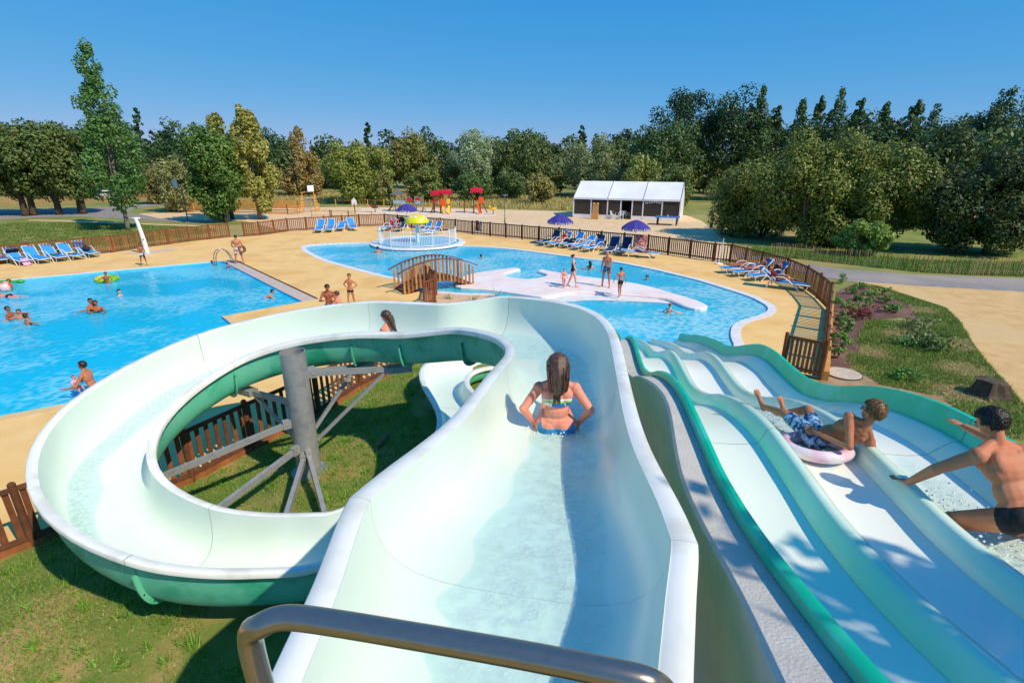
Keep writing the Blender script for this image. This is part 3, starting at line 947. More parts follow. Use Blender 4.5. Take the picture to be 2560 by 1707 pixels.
def fence(name, label, pts, h=1.12, gap=0.155, w=0.075, t=0.022, postgap=1.6, rail_h=(0.17, None), group=None, side=1, board=False, posth=0.08, woods=None):
    M_wood = woods or globals()['M_wood']
    P = [Vector((p[0], p[1], 0)) for p in pts]
    root = empty(name, P[0])
    tag(root, label, 'fence', group)
    B = P[0]
    pm = [picket_mesh(w, t, h-0.05, m) for m in M_wood]
    rail_h = (0.17, h-0.04)
    po = post_mesh(0.055, h+posth, M_wood[1])
    for a, b in zip(P, P[1:]):
        d = b-a
        L = d.length
        u = d/L
        nrm = Vector((u.y, -u.x, 0))*side
        ang = math.atan2(u.y, u.x)
        npan = max(1, round(L/postgap))
        for k in range(npan):
            p0, p1 = a+d*(k/npan), a+d*((k+1)/npan)
            inst('fence_post', po, root, p0-B, (0, 0, rng.uniform(0, 3)))
            for rh in rail_h:
                mb = MB(); mb.bar(p0-B+Vector((0, 0, rh)), p1-B+Vector((0, 0, rh)), 0.05, 0.075)
                mb.build('rail', M_wood[1], root)
            if board:
                mb = MB(); mb.bar(p0-B+Vector((0, 0, h+0.035)), p1-B+Vector((0, 0, h+0.035)), 0.11, 0.03)
                mb.build('top_board', M_woody, root)
            n = max(2, round((p1-p0).length/gap))
            for q in range(n):
                c = p0+(p1-p0)*((q+0.5)/n)+nrm*(0.032)
                inst('picket', pm[rng.choice((0, 0, 1, 2))], root, c-B, (rng.uniform(-0.012, 0.012), rng.uniform(-0.012, 0.012), ang+rng.uniform(-0.04, 0.04)))
    inst('fence_post', po, root, P[-1]-B)
    return root
fence('picket_fence', 'brown wooden picket fence behind the row of blue loungers at left', LEFT_F)
fence('picket_fence', 'brown picket fence from the man with patterned shorts to the four loungers', MID_F)
fence('picket_fence', 'long brown picket fence behind the purple parasols in front of the sand', FAR_F, w=0.066, woods=M_wdark)
fence('picket_fence', 'curving brown picket fence between the pool end and the asphalt road', RIGHT_F)
fence('picket_fence', 'picket fence beside the mulch bed, throwing striped shadow on the deck', RNEAR_F, gap=0.23, w=0.1)
fence('picket_fence', 'short picket fence panel closing the deck corner near the green slide wall', RFRONT_F, gap=0.12)
fence('picket_fence', 'dark brown picket fence seen through the loop of the flume', HOLE_F, gap=0.2, w=0.085, postgap=1.7, h=1.12, side=-1, woods=[M_wood[1], M_wdark[2], M_wood[0]])
mb = MB()
for a, b in zip(HOLE_F, HOLE_F[1:]):
    mb.bar((a[0], a[1], 0.05), (b[0], b[1], 0.05), 0.1, 0.12)
tag(mb.build('edging_beam', M_wood[2]), 'timber edging beam at the foot of the fence beside the grass', 'beam')
mb = MB()
mb.bar((RNEAR_F[0][0]+0.12, RNEAR_F[0][1]-0.05, 0.12), (RNEAR_F[1][0]+0.12, RNEAR_F[1][1]-0.05, 0.12), 0.14, 0.26)
tag(mb.build('retaining_board', M_woody), 'pale yellow timber retaining board beside the mulch bed', 'board')

# chestnut paling fence on the right
def paling(name, label, pts, h=0.95, gap=0.085, single=True):
    P = [Vector((p[0], p[1], -0.03)) for p in pts]
    root = empty(name, P[0])
    tag(root, label, 'fence')
    B = P[0]
    ms = []
    for m in (mat('paling_a', rgb(206, 170, 124), 0.9, rgb(170, 130, 90), 9), mat('paling_b', rgb(150, 112, 76), 0.9, rgb(116, 84, 56), 9)):
        mb = MB(); mb.lathe([(0.021, 0), (0.019, h-0.05), (0.003, h)], (0, 0, 0), 5)
        ms.append(mb.mesh('pale', m))
    for a, b in zip(P, P[1:]):
        L = (b-a).length
        n = int(L/gap)
        for q in range(n):
            inst('pale', rng.choice(ms), root, a+(b-a)*((q+0.5)/n)-B, (rng.uniform(-0.07, 0.07), rng.uniform(-0.07, 0.07), 0), (1, 1, rng.uniform(0.9, 1.06)))
        for hh in (0.25, 0.7):
            mb = MB(); mb.tube([a-B+Vector((0, 0, hh)), b-B+Vector((0, 0, hh))], 0.006, 4)
            mb.build('wire', M_bolt, root)
    return root
paling('paling_fence', 'chestnut paling fence running along the road at right', [at2(1924, 641), at2(1990, 645), at2(2100, 658), at2(2300, 679), at2(2430, 687), at2(2560, 690), at2(2650, 693)], gap=0.1)
# far chestnut fence at left: too small to pick apart
mb = MB()
for a, b in zip([(-90, 517), (90, 515), (250, 507)], [(90, 515), (250, 507), (425, 501)]):
    a, b = at(*a), at(*b)
    n = int((b-a).length/0.13)
    for q in range(n):
        p = a+(b-a)*(q/n)
        mb.bar(p, p+Vector((rng.uniform(-.06, .06), 0, rng.uniform(1.0, 1.2))), 0.05, 0.05)
o = stuff(mb.build('paling_fence', mat('paling_a', None)), 'far chestnut paling fence behind the left road', 'fence')

# ================================================================== bridge
ba, bb = at(1000, 729), at(1168, 707)
bd = Vector((bb.x-ba.x, bb.y-ba.y, 0)); BL = bd.length; bd.normalize()
bn = Vector((-bd.y, bd.x, 0))
br = empty('footbridge', ba)
tag(br, 'small arched wooden footbridge onto the pale island', 'bridge')
M_brg = [mat('bridge_wood_%d' % i, rgb(*c), 0.75, rgb(*[int(x*0.82) for x in c]), 5, bump=0.2) for i, c in enumerate(((186, 130, 78), (160, 100, 60), (200, 150, 92)))]
def arch(t): return 0.52*(1-(2*t-1)**2)
WB = 0.62
for s in (-1, 1):
    mb = MB()
    for k in range(12):
        t0, t1 = k/12, (k+1)/12
        mb.bar(bd*(BL*t0)+bn*s*WB+Vector((0, 0, arch(t0)-0.02)), bd*(BL*t1)+bn*s*WB+Vector((0, 0, arch(t1)-0.02)), 0.07, 0.16)
    mb.build('side_beam', M_wood[1], br)
    mb = MB()
    for k in range(14):
        t0, t1 = -0.08+k/14*1.16, -0.08+(k+1)/14*1.16
        f = lambda t: 0.98+0.52*(1-((2*t-1)/1.16)**2*1.0)
        mb.bar(bd*(BL*t0)+bn*s*(WB+0.02)+Vector((0, 0, f(t0))), bd*(BL*t1)+bn*s*(WB+0.02)+Vector((0, 0, f(t1))), 0.12, 0.045)
    mb.build('handrail', M_wood[1], br)
    for k in range(19):
        t = k/18
        mb = MB()
        mb.box(-0.045, 0.045, -0.02, 0.02, arch(t)-0.12, arch(t)+0.98, Matrix.Translation(bd*(BL*t)+bn*s*(WB+0.05)) @ Matrix.Rotation(math.atan2(bd.y, bd.x), 4, 'Z'))
        mb.build('slat', M_brg[(k*7+2) % 3], br)
for k in range(24):
    t0, t1 = (k+0.05)/24, (k+0.95)/24
    mb = MB(); mb.bar(bd*(BL*t0)+Vector((0, 0, arch(t0)+0.07)), bd*(BL*t1)+Vector((0, 0, arch(t1)+0.07)), WB*1.9, 0.035)
    mb.build('deck_plank', M_wood[k % 3], br)
fence('picket_fence', 'short picket fence standing against the near side of the footbridge', [at2(1062, 716), at2(1091, 738), at2(1088, 757), at2(1062, 768)], gap=0.15, postgap=1.2)

# ================================================================== wading basin: railing and mushroom
M_wht = mat('white_paint', rgb(238, 240, 240), 0.4, rgb(228, 230, 230), 3)
rl = empty('basin_railing', (BAS[0], BAS[1], 0.08))
tag(rl, 'white curved metal railing around the wading basin', 'railing')
RR = BR-0.25
bm_ = MB(); bm_.tube([(0, 0, 0.05), (0, 0, 1.0)], 0.013, 5)
bar_me = bm_.mesh('baluster', M_wht)
a0, a1 = R(176), R(364)
nb = 78
for k in range(nb+1):
    a = a0+(a1-a0)*k/nb
    if k % 13 == 0:
        mb = MB(); mb.lathe([(0.04, -0.05), (0.04, 1.12), (0.02, 1.14)], (RR*math.cos(a), RR*math.sin(a), 0), 8)
        mb.build('post', M_wht, rl)
    else:
        inst('baluster', bar_me, rl, (RR*math.cos(a), RR*math.sin(a), 0))
for z in (0.08, 1.0):
    mb = MB(); mb.tube([(RR*math.cos(a0+(a1-a0)*k/40), RR*math.sin(a0+(a1-a0)*k/40), z) for k in range(41)], 0.022, 6)
    mb.build('rail', M_wht, rl)
mu = empty('mushroom_fountain', (BAS[0], BAS[1], 0.05))
tag(mu, 'yellow mushroom fountain with white dots in the wading basin', 'fountain'); mu.scale = (0.92, 0.92, 0.98)
M_yel = mat('yellow_paint', rgb(232, 222, 20), 0.35, rgb(222, 208, 10), 2)
mb = MB(); mb.lathe([(0.15, 0), (0.15, 1.5), (0.19, 1.72)], n=16); mb.build('stem', mat('pale_blue_paint', rgb(206, 226, 232), 0.4), mu, auto=40)
cap = [(0.2, 1.68), (0.85, 1.52), (0.99, 1.5), (1.02, 1.54), (0.98, 1.68), (0.84, 1.86), (0.6, 2.01), (0.3, 2.1), (0.02, 2.13)]
mb = MB(); mb.lathe(cap, n=32); cp = mb.build('cap', M_yel, mu, auto=50)
for k in range(9):
    a = R(-90+k*40); rr, z = ((0.86, 1.83) if k % 2 else (0.62, 1.99))
    nrm = Vector((rr*math.cos(a), rr*math.sin(a), (0.9 if k % 2 else 1.5))).normalized()
    mb = MB(); mb.sphere((rr*math.cos(a), rr*math.sin(a), z), (0.13, 0.13, 0.02), 12, 6, nrm.to_track_quat('Z', 'Y').to_matrix())
    mb.build('white_dot', M_wht, cp, True)

# ================================================================== loungers
M_sling = mat('blue_sling', rgb(42, 150, 222), 0.7, rgb(34, 138, 212), 30)
M_slingd = mat('shade_towel_sling', rgb(36, 60, 110), 0.7, rgb(30, 50, 96), 30)  # sling blue darkened to paint in parasol shade; also the dark-towelled lounger
M_fr = mat('white_plastic', rgb(236, 236, 234), 0.4)
def lounger_proto(back):
    """foot at -Y, head at +Y; back = backrest angle from flat"""
    root = empty('sun_lounger')
    b = R(back)
    bx = Vector((0, 0.62+0.78*math.cos(b), 0.33+0.78*math.sin(b)))
    for s in (-1, 1):
        mb = MB(); mb.tube([(s*0.31, -1.0, 0.3), (s*0.31, -0.3, 0.33), (s*0.31, 0.62, 0.33)], 0.022, 6); mb.build('seat_rail', M_fr, root, True)
        mb = MB(); mb.tube([(s*0.31, 0.62, 0.33), (s*0.31, bx.y, bx.z)], 0.022, 6); mb.build('back_rail', M_fr, root, True)
        mb = MB(); mb.tube(catmull([(s*0.34, -0.55, 0.0), (s*0.34, -0.2, 0.32), (s*0.36, 0.15, 0.58), (s*0.36, 0.5, 0.6), (s*0.34, 0.8, 0.4), (s*0.34, 0.92, 0.0)], 4), 0.024, 6); mb.build('arm', M_fr, root, True)
        mb = MB(); mb.tube([(s*0.3, -0.9, 0.3), (s*0.3, -0.78, 0.0)], 0.02, 6); mb.build('leg', M_fr, root, True)
    mb = MB(); mb.tube([(-0.31, -1.0, 0.3), (0.31, -1.0, 0.3)], 0.022, 6); mb.build('foot_bar', M_fr, root, True)
    mb = MB(); mb.tube([(-0.31, bx.y, bx.z), (0.31, bx.y, bx.z)], 0.022, 6); mb.build('head_bar', M_fr, root, True)
    mb = MB()
    rows = [[Vector((x, y, 0.335-0.02*math.cos(x*4.5))) for x in (-0.3, -0.1, 0.1, 0.3)] for y in np.linspace(-0.98, 0.6, 6)]
    mb.grid(rows); mb.grid([[p-Vector((0, 0, 0.012)) for p in reversed(r)] for r in rows]); mb.build('seat_sling', M_sling, root)
    mb = MB()
    dv = Vector((0, math.cos(b), math.sin(b))); nv = Vector((0, -math.sin(b), math.cos(b)))
    rows = [[Vector((x, 0.62, 0.34))+dv*d-nv*(0.02*math.cos(x*4.5)) for x in (-0.3, -0.1, 0.1, 0.3)] for d in np.linspace(0.01, 0.77, 4)]
    mb.grid(rows); mb.grid([[p-nv*0.012 for p in reversed(r)] for r in rows]); mb.build('back_sling', M_sling, root)
    return root
PROTO = {}
def lounger(p, dirv, back, label, dark=False):
    """p foot-centre position on ground, dirv points from head to foot"""
    if back not in PROTO:
        o = lounger_proto(back); PROTO[back] = o
    else:
        o = copy_tree(PROTO[back])
    d = Vector((dirv[0], dirv[1], 0)).normalized()
    o.location = (p[0], p[1], 0.0)
    o.rotation_euler = (0, 0, math.atan2(-d.x, d.y)+math.pi)
    tag(o, label, 'sun lounger', 'sun loungers on the pool deck')
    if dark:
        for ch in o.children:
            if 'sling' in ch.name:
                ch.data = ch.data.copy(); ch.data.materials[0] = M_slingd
    return o
def towel(label, p, rz, size, m, z, tilt=0, name='towel', cat='towel'):
    mb = MB()
    nx, ny = 8, 8
    r0 = random.Random(int(p[0]*97+p[1]*31))
    rows = [[Vector(((i/nx-0.5)*size[0]+r0.uniform(-.01, .01), (j/ny-0.5)*size[1], 0.02*math.sin(i*1.3+j*0.8)+r0.uniform(0, 0.015)-0.12*max(0, abs(i/nx-0.5)-0.42)*4)) for i in range(nx+1)] for j in range(ny+1)]
    mb.grid(rows)
    o = mb.build(name, m, None, True)
    o.location = (p[0], p[1], z)
    o.rotation_euler = (tilt, 0, rz)
    md = o.modifiers.new('thick', 'SOLIDIFY'); md.thickness = 0.015
    return tag(o, label, cat)
lx = [(0, 657), (52, 660), (98, 656), (142, 651), (183, 647), (222, 641)]
lb = ['leftmost blue sun lounger of the row, partly cut by the frame', 'blue sun lounger with a dark towel on its backrest', 'blue sun lounger third from the left edge, beside the dark-towelled one', 'blue sun lounger fourth from the left edge, green towel on its seat', 'blue sun lounger with a yellow towel on its seat', 'blue sun lounger nearest the shower of the left row, bag on its seat']
ldir = (0.86, -0.5)
LZ = []
for (px, py), l in zip(lx, lb):
    p = at(px, py)
    LZ.append(p)
    lounger(p, ldir, 52, l)
ldv = Vector((ldir[0], ldir[1], 0)).normalized()
lrz = math.atan2(ldv.y, ldv.x)+math.pi/2
def on_lounger(p, k, z, dv=None):
    dv = ldv if dv is None else Vector((dv[0], dv[1], 0)).normalized()
    return Vector((p.x-dv.x*k, p.y-dv.y*k, z))
M_tnav = mat('navy_towel', rgb(34, 36, 58), 0.9, rgb(26, 26, 44), 8)
M_tyel = mat('yellow_towel', rgb(230, 196, 110), 0.9, rgb(240, 220, 160), 8)
M_tgrn = mat('green_towel', rgb(90, 170, 60), 0.9, rgb(60, 140, 50), 8)
M_tpnk = mat('pink_towel', rgb(236, 176, 214), 0.9, rgb(226, 160, 200), 8)
M_tred = mat('maroon_towel', rgb(122, 40, 44), 0.9, rgb(96, 30, 36), 8)
M_tblk = mat('black_bag', rgb(30, 30, 34), 0.7, rgb(44, 44, 50), 8)
M_twht = mat('white_towel', rgb(226, 224, 226), 0.9, rgb(206, 204, 208), 8)
q = on_lounger(LZ[1], 0.86, 0.56); towel('dark navy towel hung on the backrest of a left lounger', q, lrz, (0.62, 0.62), M_tnav, 0.62, R(-52))
q = on_lounger(LZ[4], 0.15, 0.4); towel('pale yellow towel rumpled on a left lounger seat', q, lrz, (0.55, 0.5), M_tyel, 0.40)
q = on_lounger(LZ[3], 0.2, 0.4); towel('green towel on the seat of a left lounger', q, lrz, (0.5, 0.4), M_tgrn, 0.40)
q = on_lounger(LZ[1], -0.9, 0.3); towel('pink cloth hanging off the foot of a left lounger', q, lrz, (0.4, 0.55), M_tpnk, 0.22, R(40))
def bag(label, p, m, s=0.3, name='beach_bag'):
    mb = MB(); mb.sphere((0, 0, s*0.45), (s*0.7, s*0.45, s*0.5), 12, 8)
    for v in range(len(mb.v)):
        x, y, z = mb.v[v]; mb.v[v] = (x*(1+0.1*math.sin(z*20)), y, max(0, z))
    o = mb.build(name, m, None, True)
    mb = MB(); mb.tube([(-s*0.3, 0, s*0.85), (-s*0.15, 0, s*1.3), (s*0.15, 0, s*1.3), (s*0.3, 0, s*0.85)], 0.012, 5); mb.build('handle', m, o)
    o.location = p
    return tag(o, label, 'bag')
bag('dark bag and white cloth on the left lounger nearest the shower', on_lounger(LZ[5], 0.1, 0.35), M_tblk, 0.36)
for (px, py, l) in [(800, 580, 'blue sun lounger leftmost of the four in front of the far fence corner'), (826, 579, 'blue sun lounger second of the four in front of the far fence corner'), (853, 576, 'low blue sun lounger third of the four in front of the far fence corner'), (882, 575, 'blue sun lounger rightmost of the four in front of the far fence corner')]:
    lounger(at(px, py), (0.15 if px < 860 else 0.5, -1), 62 if px != 853 else 25, l)
for (px, py, dv, l, bk) in [(969, 576, (-0.5, -1), 'blue sun lounger left of the mushroom beside the man in red shorts', 55), (1003, 577, (-0.2, -1), 'sun lounger covered by a dark towel left of the mushroom stem', 62), (1056, 584, (-0.75, -1), 'blue sun lounger just right of the mushroom stem', 60), (1080, 586, (-0.75, -1), 'blue sun lounger right of the mushroom, someone seated at its edge', 60)]:
    lounger(at(px, py), dv, bk, l, dark='dark towel' in l)
RD = (-0.75, -0.72)
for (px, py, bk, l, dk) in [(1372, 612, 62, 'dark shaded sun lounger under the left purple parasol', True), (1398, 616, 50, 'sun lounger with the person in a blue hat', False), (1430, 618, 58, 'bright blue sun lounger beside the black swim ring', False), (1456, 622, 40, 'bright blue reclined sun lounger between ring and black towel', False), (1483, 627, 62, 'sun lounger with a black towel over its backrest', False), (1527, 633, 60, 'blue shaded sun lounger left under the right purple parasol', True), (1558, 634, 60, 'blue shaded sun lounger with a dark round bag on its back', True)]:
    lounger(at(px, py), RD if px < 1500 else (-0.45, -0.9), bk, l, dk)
lounger(at(1607, 643), (0.95, -0.35), 8, 'flat sun lounger piled with towels under the right purple parasol')
for (px, py, dv, bk, l) in [(1845, 682, (-1, -0.1), 12, 'flat blue sun lounger with a tanned sunbather near the right fence'), (1872, 690, (-1, -0.2), 48, 'blue sun lounger with raised back behind the reddish towels'), (1912, 700, (-1, -0.25), 50, 'blue sun lounger with raised back closest to the right fence posts'), (1968, 722, (0.85, -0.55), 42, 'blue sun lounger turned to the fence with a maroon wrap on its user')]:
    lounger(at(px, py), dv, bk, l)
p = at(1483, 627); q = on_lounger(p, 0.9, 0, RD); towel('black towel over a lounger backrest in front of the pickets', q, math.atan2(RD[1], RD[0])+math.pi/2, (0.64, 0.8), M_tblk, 0.72, R(-62))
q = on_lounger(p, 0.0, 0, RD); towel('white towel rumpled on the lounger with the black towel', q, 0.4, (0.4, 0.35), M_twht, 0.41)
p = at(1607, 643)
towel('multicoloured heap of towels on the flat lounger', p, 0.3, (0.6, 1.1), mat('striped_towels', rgb(176, 110, 120), 0.9, rgb(70, 90, 120), 9, contrast=0.3), 0.44)
towel('maroon and pink towel hung over the picket fence beneath the parasol', at(1600, 632, 0), 0.0, (0.9, 0.95), mat('maroon_print', rgb(120, 50, 54), 0.9, rgb(200, 150, 150), 7, contrast=0.3), 0.72, R(80))
towel('white towel hung over the far picket fence', at(1201, 587.5, 0), -0.6, (0.45, 0.85), M_twht, 0.75, R(85))
towel('red and black cloth hung on the far picket fence', at(1192, 586.5, 0), -0.6, (0.3, 0.85), M_tred, 0.75, R(85))
towel('dark cloth thrown over the lounger left of the mushroom', at(1003, 574, 0), 0, (0.66, 0.9), M_tnav, 0.75, R(-62))
# swim rings
def ring(label, p, R0, r0, m, m2=None, tilt=(0, 0, 0), name='swim_ring'):
    mb = MB(); mb.tube([(R0*math.cos(2*math.pi*i/28), R0*math.sin(2*math.pi*i/28), 0) for i in range(28)], r0, 12, closed=True)
    o = mb.build(name, m, None, True)
    o.location = p; o.rotation_euler = tilt
    return tag(o, label, 'swim ring')
ring('black inflatable ring resting on a lounger by the far fence', Vector(at(1428, 616))+Vector((0, 0, 0.46)), 0.36, 0.12, mat('black_vinyl', rgb(28, 30, 36), 0.3, rgb(60, 64, 70), 3), tilt=(0.1, 0.1, 0))

# ================================================================== parasols
M_pur = mat('purple_canvas', rgb(66, 58, 148), 0.85, rgb(58, 50, 136), 4)
def parasol(px, py, label, text, R0=1.12):
    b = at(px, py)
    root = empty('parasol', b)
    root.scale = (0.86, 0.86, 0.84)
    tag(root, label, 'parasol', 'purple beach parasols')
    mb = MB(); mb.tube([(0, 0, 0), (0, 0, 2.62)], 0.022, 8); mb.build('pole', M_fr, root)
    mb = MB(); mb.lathe([(0.28, 0), (0.28, 0.06), (0.05, 0.1), (0.05, 0.3)], n=14); mb.build('base', M_fr, root, auto=30)
    for k in range(8):
        a0, a1 = 2*math.pi*(k-0.5)/8, 2*math.pi*(k+0.5)/8
        mb = MB()
        rows = []
        for j in range(7):
            t = j/6
            z = 2.62-0.62*t**1.7
            rr = R0*t
            row = []
            for i in range(5):
                e = i/4
                a = a0+(a1-a0)*e
                flat = math.cos(math.pi/8)/math.cos(a-(a0+a1)/2)
                row.append(Vector((rr*flat*math.cos(a), rr*flat*math.sin(a), z-0.03*t*math.sin(math.pi*e)*0.5)))
            rows.append(row)
        mb.grid(rows)
        g = mb.build('canopy_panel', M_pur, root, True)
        a = (a0+a1)/2
        mb = MB()
        e0 = Vector((R0*math.cos(a0), R0*math.sin(a0), 1.99)).lerp(Vector((R0*math.cos(a1), R0*math.sin(a1), 1.99)), 0.06)
        e1 = Vector((R0*math.cos(a0), R0*math.sin(a0), 1.99)).lerp(Vector((R0*math.cos(a1), R0*math.sin(a1), 1.99)), 0.94)
        mb.add([e0, e1, e1-Vector((0, 0, 0.16)), e0-Vector((0, 0, 0.16))], [(0, 1, 2, 3)])
        vl = mb.build('valance', M_pur, g)
        mb = MB(); mb.tube([(0, 0, 2.58), (R0*0.5*math.cos(a0), R0*0.5*math.sin(a0), 2.4), (R0*math.cos(a0), R0*math.sin(a0), 2.0)], 0.008, 4); mb.build('rib', M_bolt, root)
    return root
def lettering(txt, size, m, parent, loc, rot, name='lettering'):
    cu = bpy.data.curves.new(name, 'FONT')
    cu.body = txt; cu.size = size; cu.align_x = 'CENTER'; cu.extrude = 0.002
    o = bpy.data.objects.new(name, cu)
    COL.objects.link(o)
    dg = bpy.context.evaluated_depsgraph_get()
    me = bpy.data.meshes.new_from_object(o.evaluated_get(dg))
    bpy.data.objects.remove(o)
    me.materials.append(m)
    q = inst(name, me, parent, loc, rot)
    return q
def put_text(root, txt, R0, ks, size=0.27):
    for k in ks:
        a = 2*math.pi*k/8
        rr = R0*math.cos(math.pi/8)+0.008
        lettering(txt, size, M_wht, root, (rr*math.cos(a), rr*math.sin(a), 1.84), (math.pi/2, 0, a+math.pi/2))
u1 = parasol(1399, 611, 'purple parasol at left of the pair by the far fence', 'Oasis', 1.18)
put_text(u1, 'Oasis', 1.18, (5, 6, 7))
u2 = parasol(1585, 632, 'purple parasol at right of the pair by the far fence', 'Oasis', 1.14)
put_text(u2, 'Oasis', 1.14, (5, 6, 7))
u3 = parasol(1019, 571, 'purple parasol half hidden behind the yellow mushroom', 'Oasis', 1.18)
put_text(u3, 'Oasis', 1.18, (5, 6))

# ================================================================== white tent building
tl, tr = at(1433, 543), at(1697, 553)
td = Vector((tr.x-tl.x, tr.y-tl.y, 0)); TL = td.length; td.normalize()
tent = empty('party_tent', tl, math.atan2(td.y, td.x))
tag(tent, 'white marquee tent with clear front walls on the sand', 'tent')
TD, EH, RH = 6.0, 2.15, 3.75
M_pvc = mat('white_pvc', rgb(240, 240, 242), 0.5, rgb(230, 230, 234), 0.6)
M_clear = glass_mat('clear_pvc', rgb(96, 90, 86), 0.35)
seg = TL/3
for k in range(3):
    x0, x1 = k*seg+0.02, (k+1)*seg-0.02
    mb = MB()
    for (ya, za, yb, zb) in ((-0.12, EH-0.02, TD/2, RH), (TD/2, RH, TD+0.12, EH-0.02)):
        rows = [[Vector((x0+(x1-x0)*i/6, ya+(yb-ya)*j/4, za+(zb-za)*j/4-0.05*math.sin(math.pi*i/6)*math.sin(math.pi*j/4))) for i in range(7)] for j in range(5)]
        mb.grid(rows)
    rp = mb.build('roof_panel', M_pvc, tent, auto=30)
    mb = MB(); mb.box(x0, x1, -0.13, -0.1, EH-0.2, EH-0.01); mb.build('valance', M_pvc, rp)
for k in range(4):
    mb = MB(); mb.tube([(k*seg, -0.14, EH), (k*seg, TD/2, RH+0.03)], 0.035, 6); mb.build('roof_seam', mat('alu_grey', rgb(170, 172, 174), 0.4, metal=0.5), tent)
fx = [0, 0.52*seg, seg, 1.38*seg, 1.7*seg, 2*seg, 2.52*seg, 3*seg]
for x in fx:
    mb = MB(); mb.box(x-0.06, x+0.06, -0.05, 0.05, 0, EH-0.05); mb.build('post', M_wht, tent)
for i, (a, b) in enumerate(zip(fx, fx[1:])):
    if i != 3:
        mb = MB(); mb.box(a+0.08, b-0.08, -0.02, -0.01, 0.38, EH-0.2); mb.build('clear_panel', M_clear, tent)
        mb = MB(); mb.box(a+0.07, b-0.07, -0.03, 0.0, 0.0, 0.37); mb.build('skirt', M_pvc, tent)
M_pvcd = mat('grey_pvc', rgb(190, 190, 192), 0.6)
mb = MB(); mb.box(0, TL, TD-0.03, TD, 0, EH); mb.build('rear_wall', mat('rear_canvas', rgb(92, 86, 80), 0.8, rgb(80, 76, 72), 1.5), tent)
for x in (0.0, TL):
    mb = MB(); mb.add([(x, 0.06, 0), (x, TD, 0), (x, TD, EH), (x, TD/2, RH-0.03), (x, 0.06, EH)], [(0, 1, 2, 3, 4)]); mb.build('gable_wall', M_pvc, tent)
mb = MB(); mb.box(0.05, TL-0.05, 0.1, TD-0.1, 0.0, 0.02); mb.build('floor', mat('tent_floor', rgb(116, 96, 80), 0.8), tent)
for k in range(10):
    x = 2.05*seg+k*0.18
    mb = MB(); mb.add([(x, -0.06, EH-0.22-0.02*abs(k-5)), (x+0.15, -0.06, EH-0.22-0.02*abs(k-5)), (x+0.075, -0.06, EH-0.45-0.02*abs(k-5))], [(0, 1, 2)]); mb.build('pennant', M_wht, tent)
mb = MB(); mb.box(-0.36, 0.36, -0.2, 0.2, 0, 0.62); mb.box(-0.32, 0.32, 0.02, 0.16, 0.62, 1.55)
o = mb.build('wooden_stand', mat('plywood', rgb(202, 160, 106), 0.7, rgb(186, 142, 90), 4)); o.location = at(1487, 547.5); o.rotation_euler = (0, 0, -0.35)
mb = MB(); mb.box(-0.34, 0.34, -0.215, -0.2, 0.05, 0.57); mb.build('front_panel', M_woody, o)
mb = MB(); mb.lathe([(0.16, 0), (0.16, 0.05), (0.1, 0.12), (0.02, 0.14)], (-0.2, 0.09, 1.55), 10); mb.lathe([(0.16, 0), (0.16, 0.05), (0.1, 0.12), (0.02, 0.14)], (0.2, 0.09, 1.55), 10); mb.build('scroll_top', M_woody, o)
tag(o, 'pale wooden stand with tall back in front of the tent', 'stand')
def chair(p, rz, label):
    r = empty('garden_chair', p, rz)
    tag(r, label, 'chair', 'white chairs in the tent')
    for x in (-0.22, 0.22):
        for y in (-0.2, 0.2):
            mb = MB(); mb.tube([(x, y, 0), (x*0.95, y*0.95, 0.43)], 0.018, 5); mb.build('leg', M_wht, r)
        mb = MB(); mb.tube([(x*1.05, -0.2, 0.43), (x*1.15, -0.18, 0.64), (x*1.15, 0.18, 0.66), (x, 0.22, 0.85)], 0.018, 5); mb.build('armrest', M_wht, r)
    mb = MB(); mb.box(-0.23, 0.23, -0.22, 0.2, 0.42, 0.45); mb.build('seat', M_wht, r)
    for k in range(5):
        mb = MB(); mb.bar((-0.18+k*0.09, 0.2, 0.45), (-0.18+k*0.09, 0.26, 0.85), 0.04, 0.015); mb.build('back_slat', M_wht, r)
ch = [(1527, 549.5, 0.3, 'white garden chair left at the open bay of the tent'), (1548, 550.5, -0.5, 'white garden chair in the middle of the open tent bay'), (1562, 549, 1.9, 'white garden chair facing sideways in the open tent bay'), (1668, 549, 0.2, 'white chair behind the clear panel at right of the tent'), (1682, 550, 0.2, 'rightmost white chair inside the tent')]
for px, py, rz, l in ch:
    p = at(px, py); p = p+Vector((0.35, 0.9, 0)) ; chair(p, rz, l)
o = empty('table_tennis_table', at(1667, 562), -0.35)
tag(o, 'blue table tennis table in front of the tent', 'table')
mb = MB(); mb.box(-1.15, 1.15, -0.7, 0.7, 0.73, 0.77); mb.build('table_top', mat('table_blue', rgb(70, 110, 180), 0.5, rgb(60, 100, 170), 3), o)
mb = MB(); mb.box(-0.01, 0.01, -0.75, 0.75, 0.77, 0.92); mb.build('net', M_pvcd, o)
for x in (-0.9, 0.9):
    for y in (-0.5, 0.5):
        mb = MB(); mb.box(x-0.06, x+0.06, y-0.04, y+0.04, 0, 0.73); mb.build('leg', M_tblk, o)
o = empty('bench', at(1792, 570), -0.9)
tag(o, 'wooden bench in the tree shade right of the tent', 'bench')
for k in range(3):
    mb = MB(); mb.box(-0.8, 0.8, -0.22+k*0.15, -0.1+k*0.15, 0.42, 0.46); mb.build('seat_slat', M_woody, o)
for k in range(2):
    mb = MB(); mb.bar((-0.8, 0.28+k*0.03, 0.6+k*0.18), (0.8, 0.28+k*0.03, 0.6+k*0.18), 0.03, 0.12); mb.build('back_slat', M_woody, o)
for x in (-0.6, 0.6):
    mb = MB(); mb.box(x-0.04, x+0.04, -0.2, 0.2, 0, 0.42); mb.bar((x, 0.22, 0.3), (x, 0.3, 0.9), 0.05, 0.05); mb.build('leg', M_tblk, o)

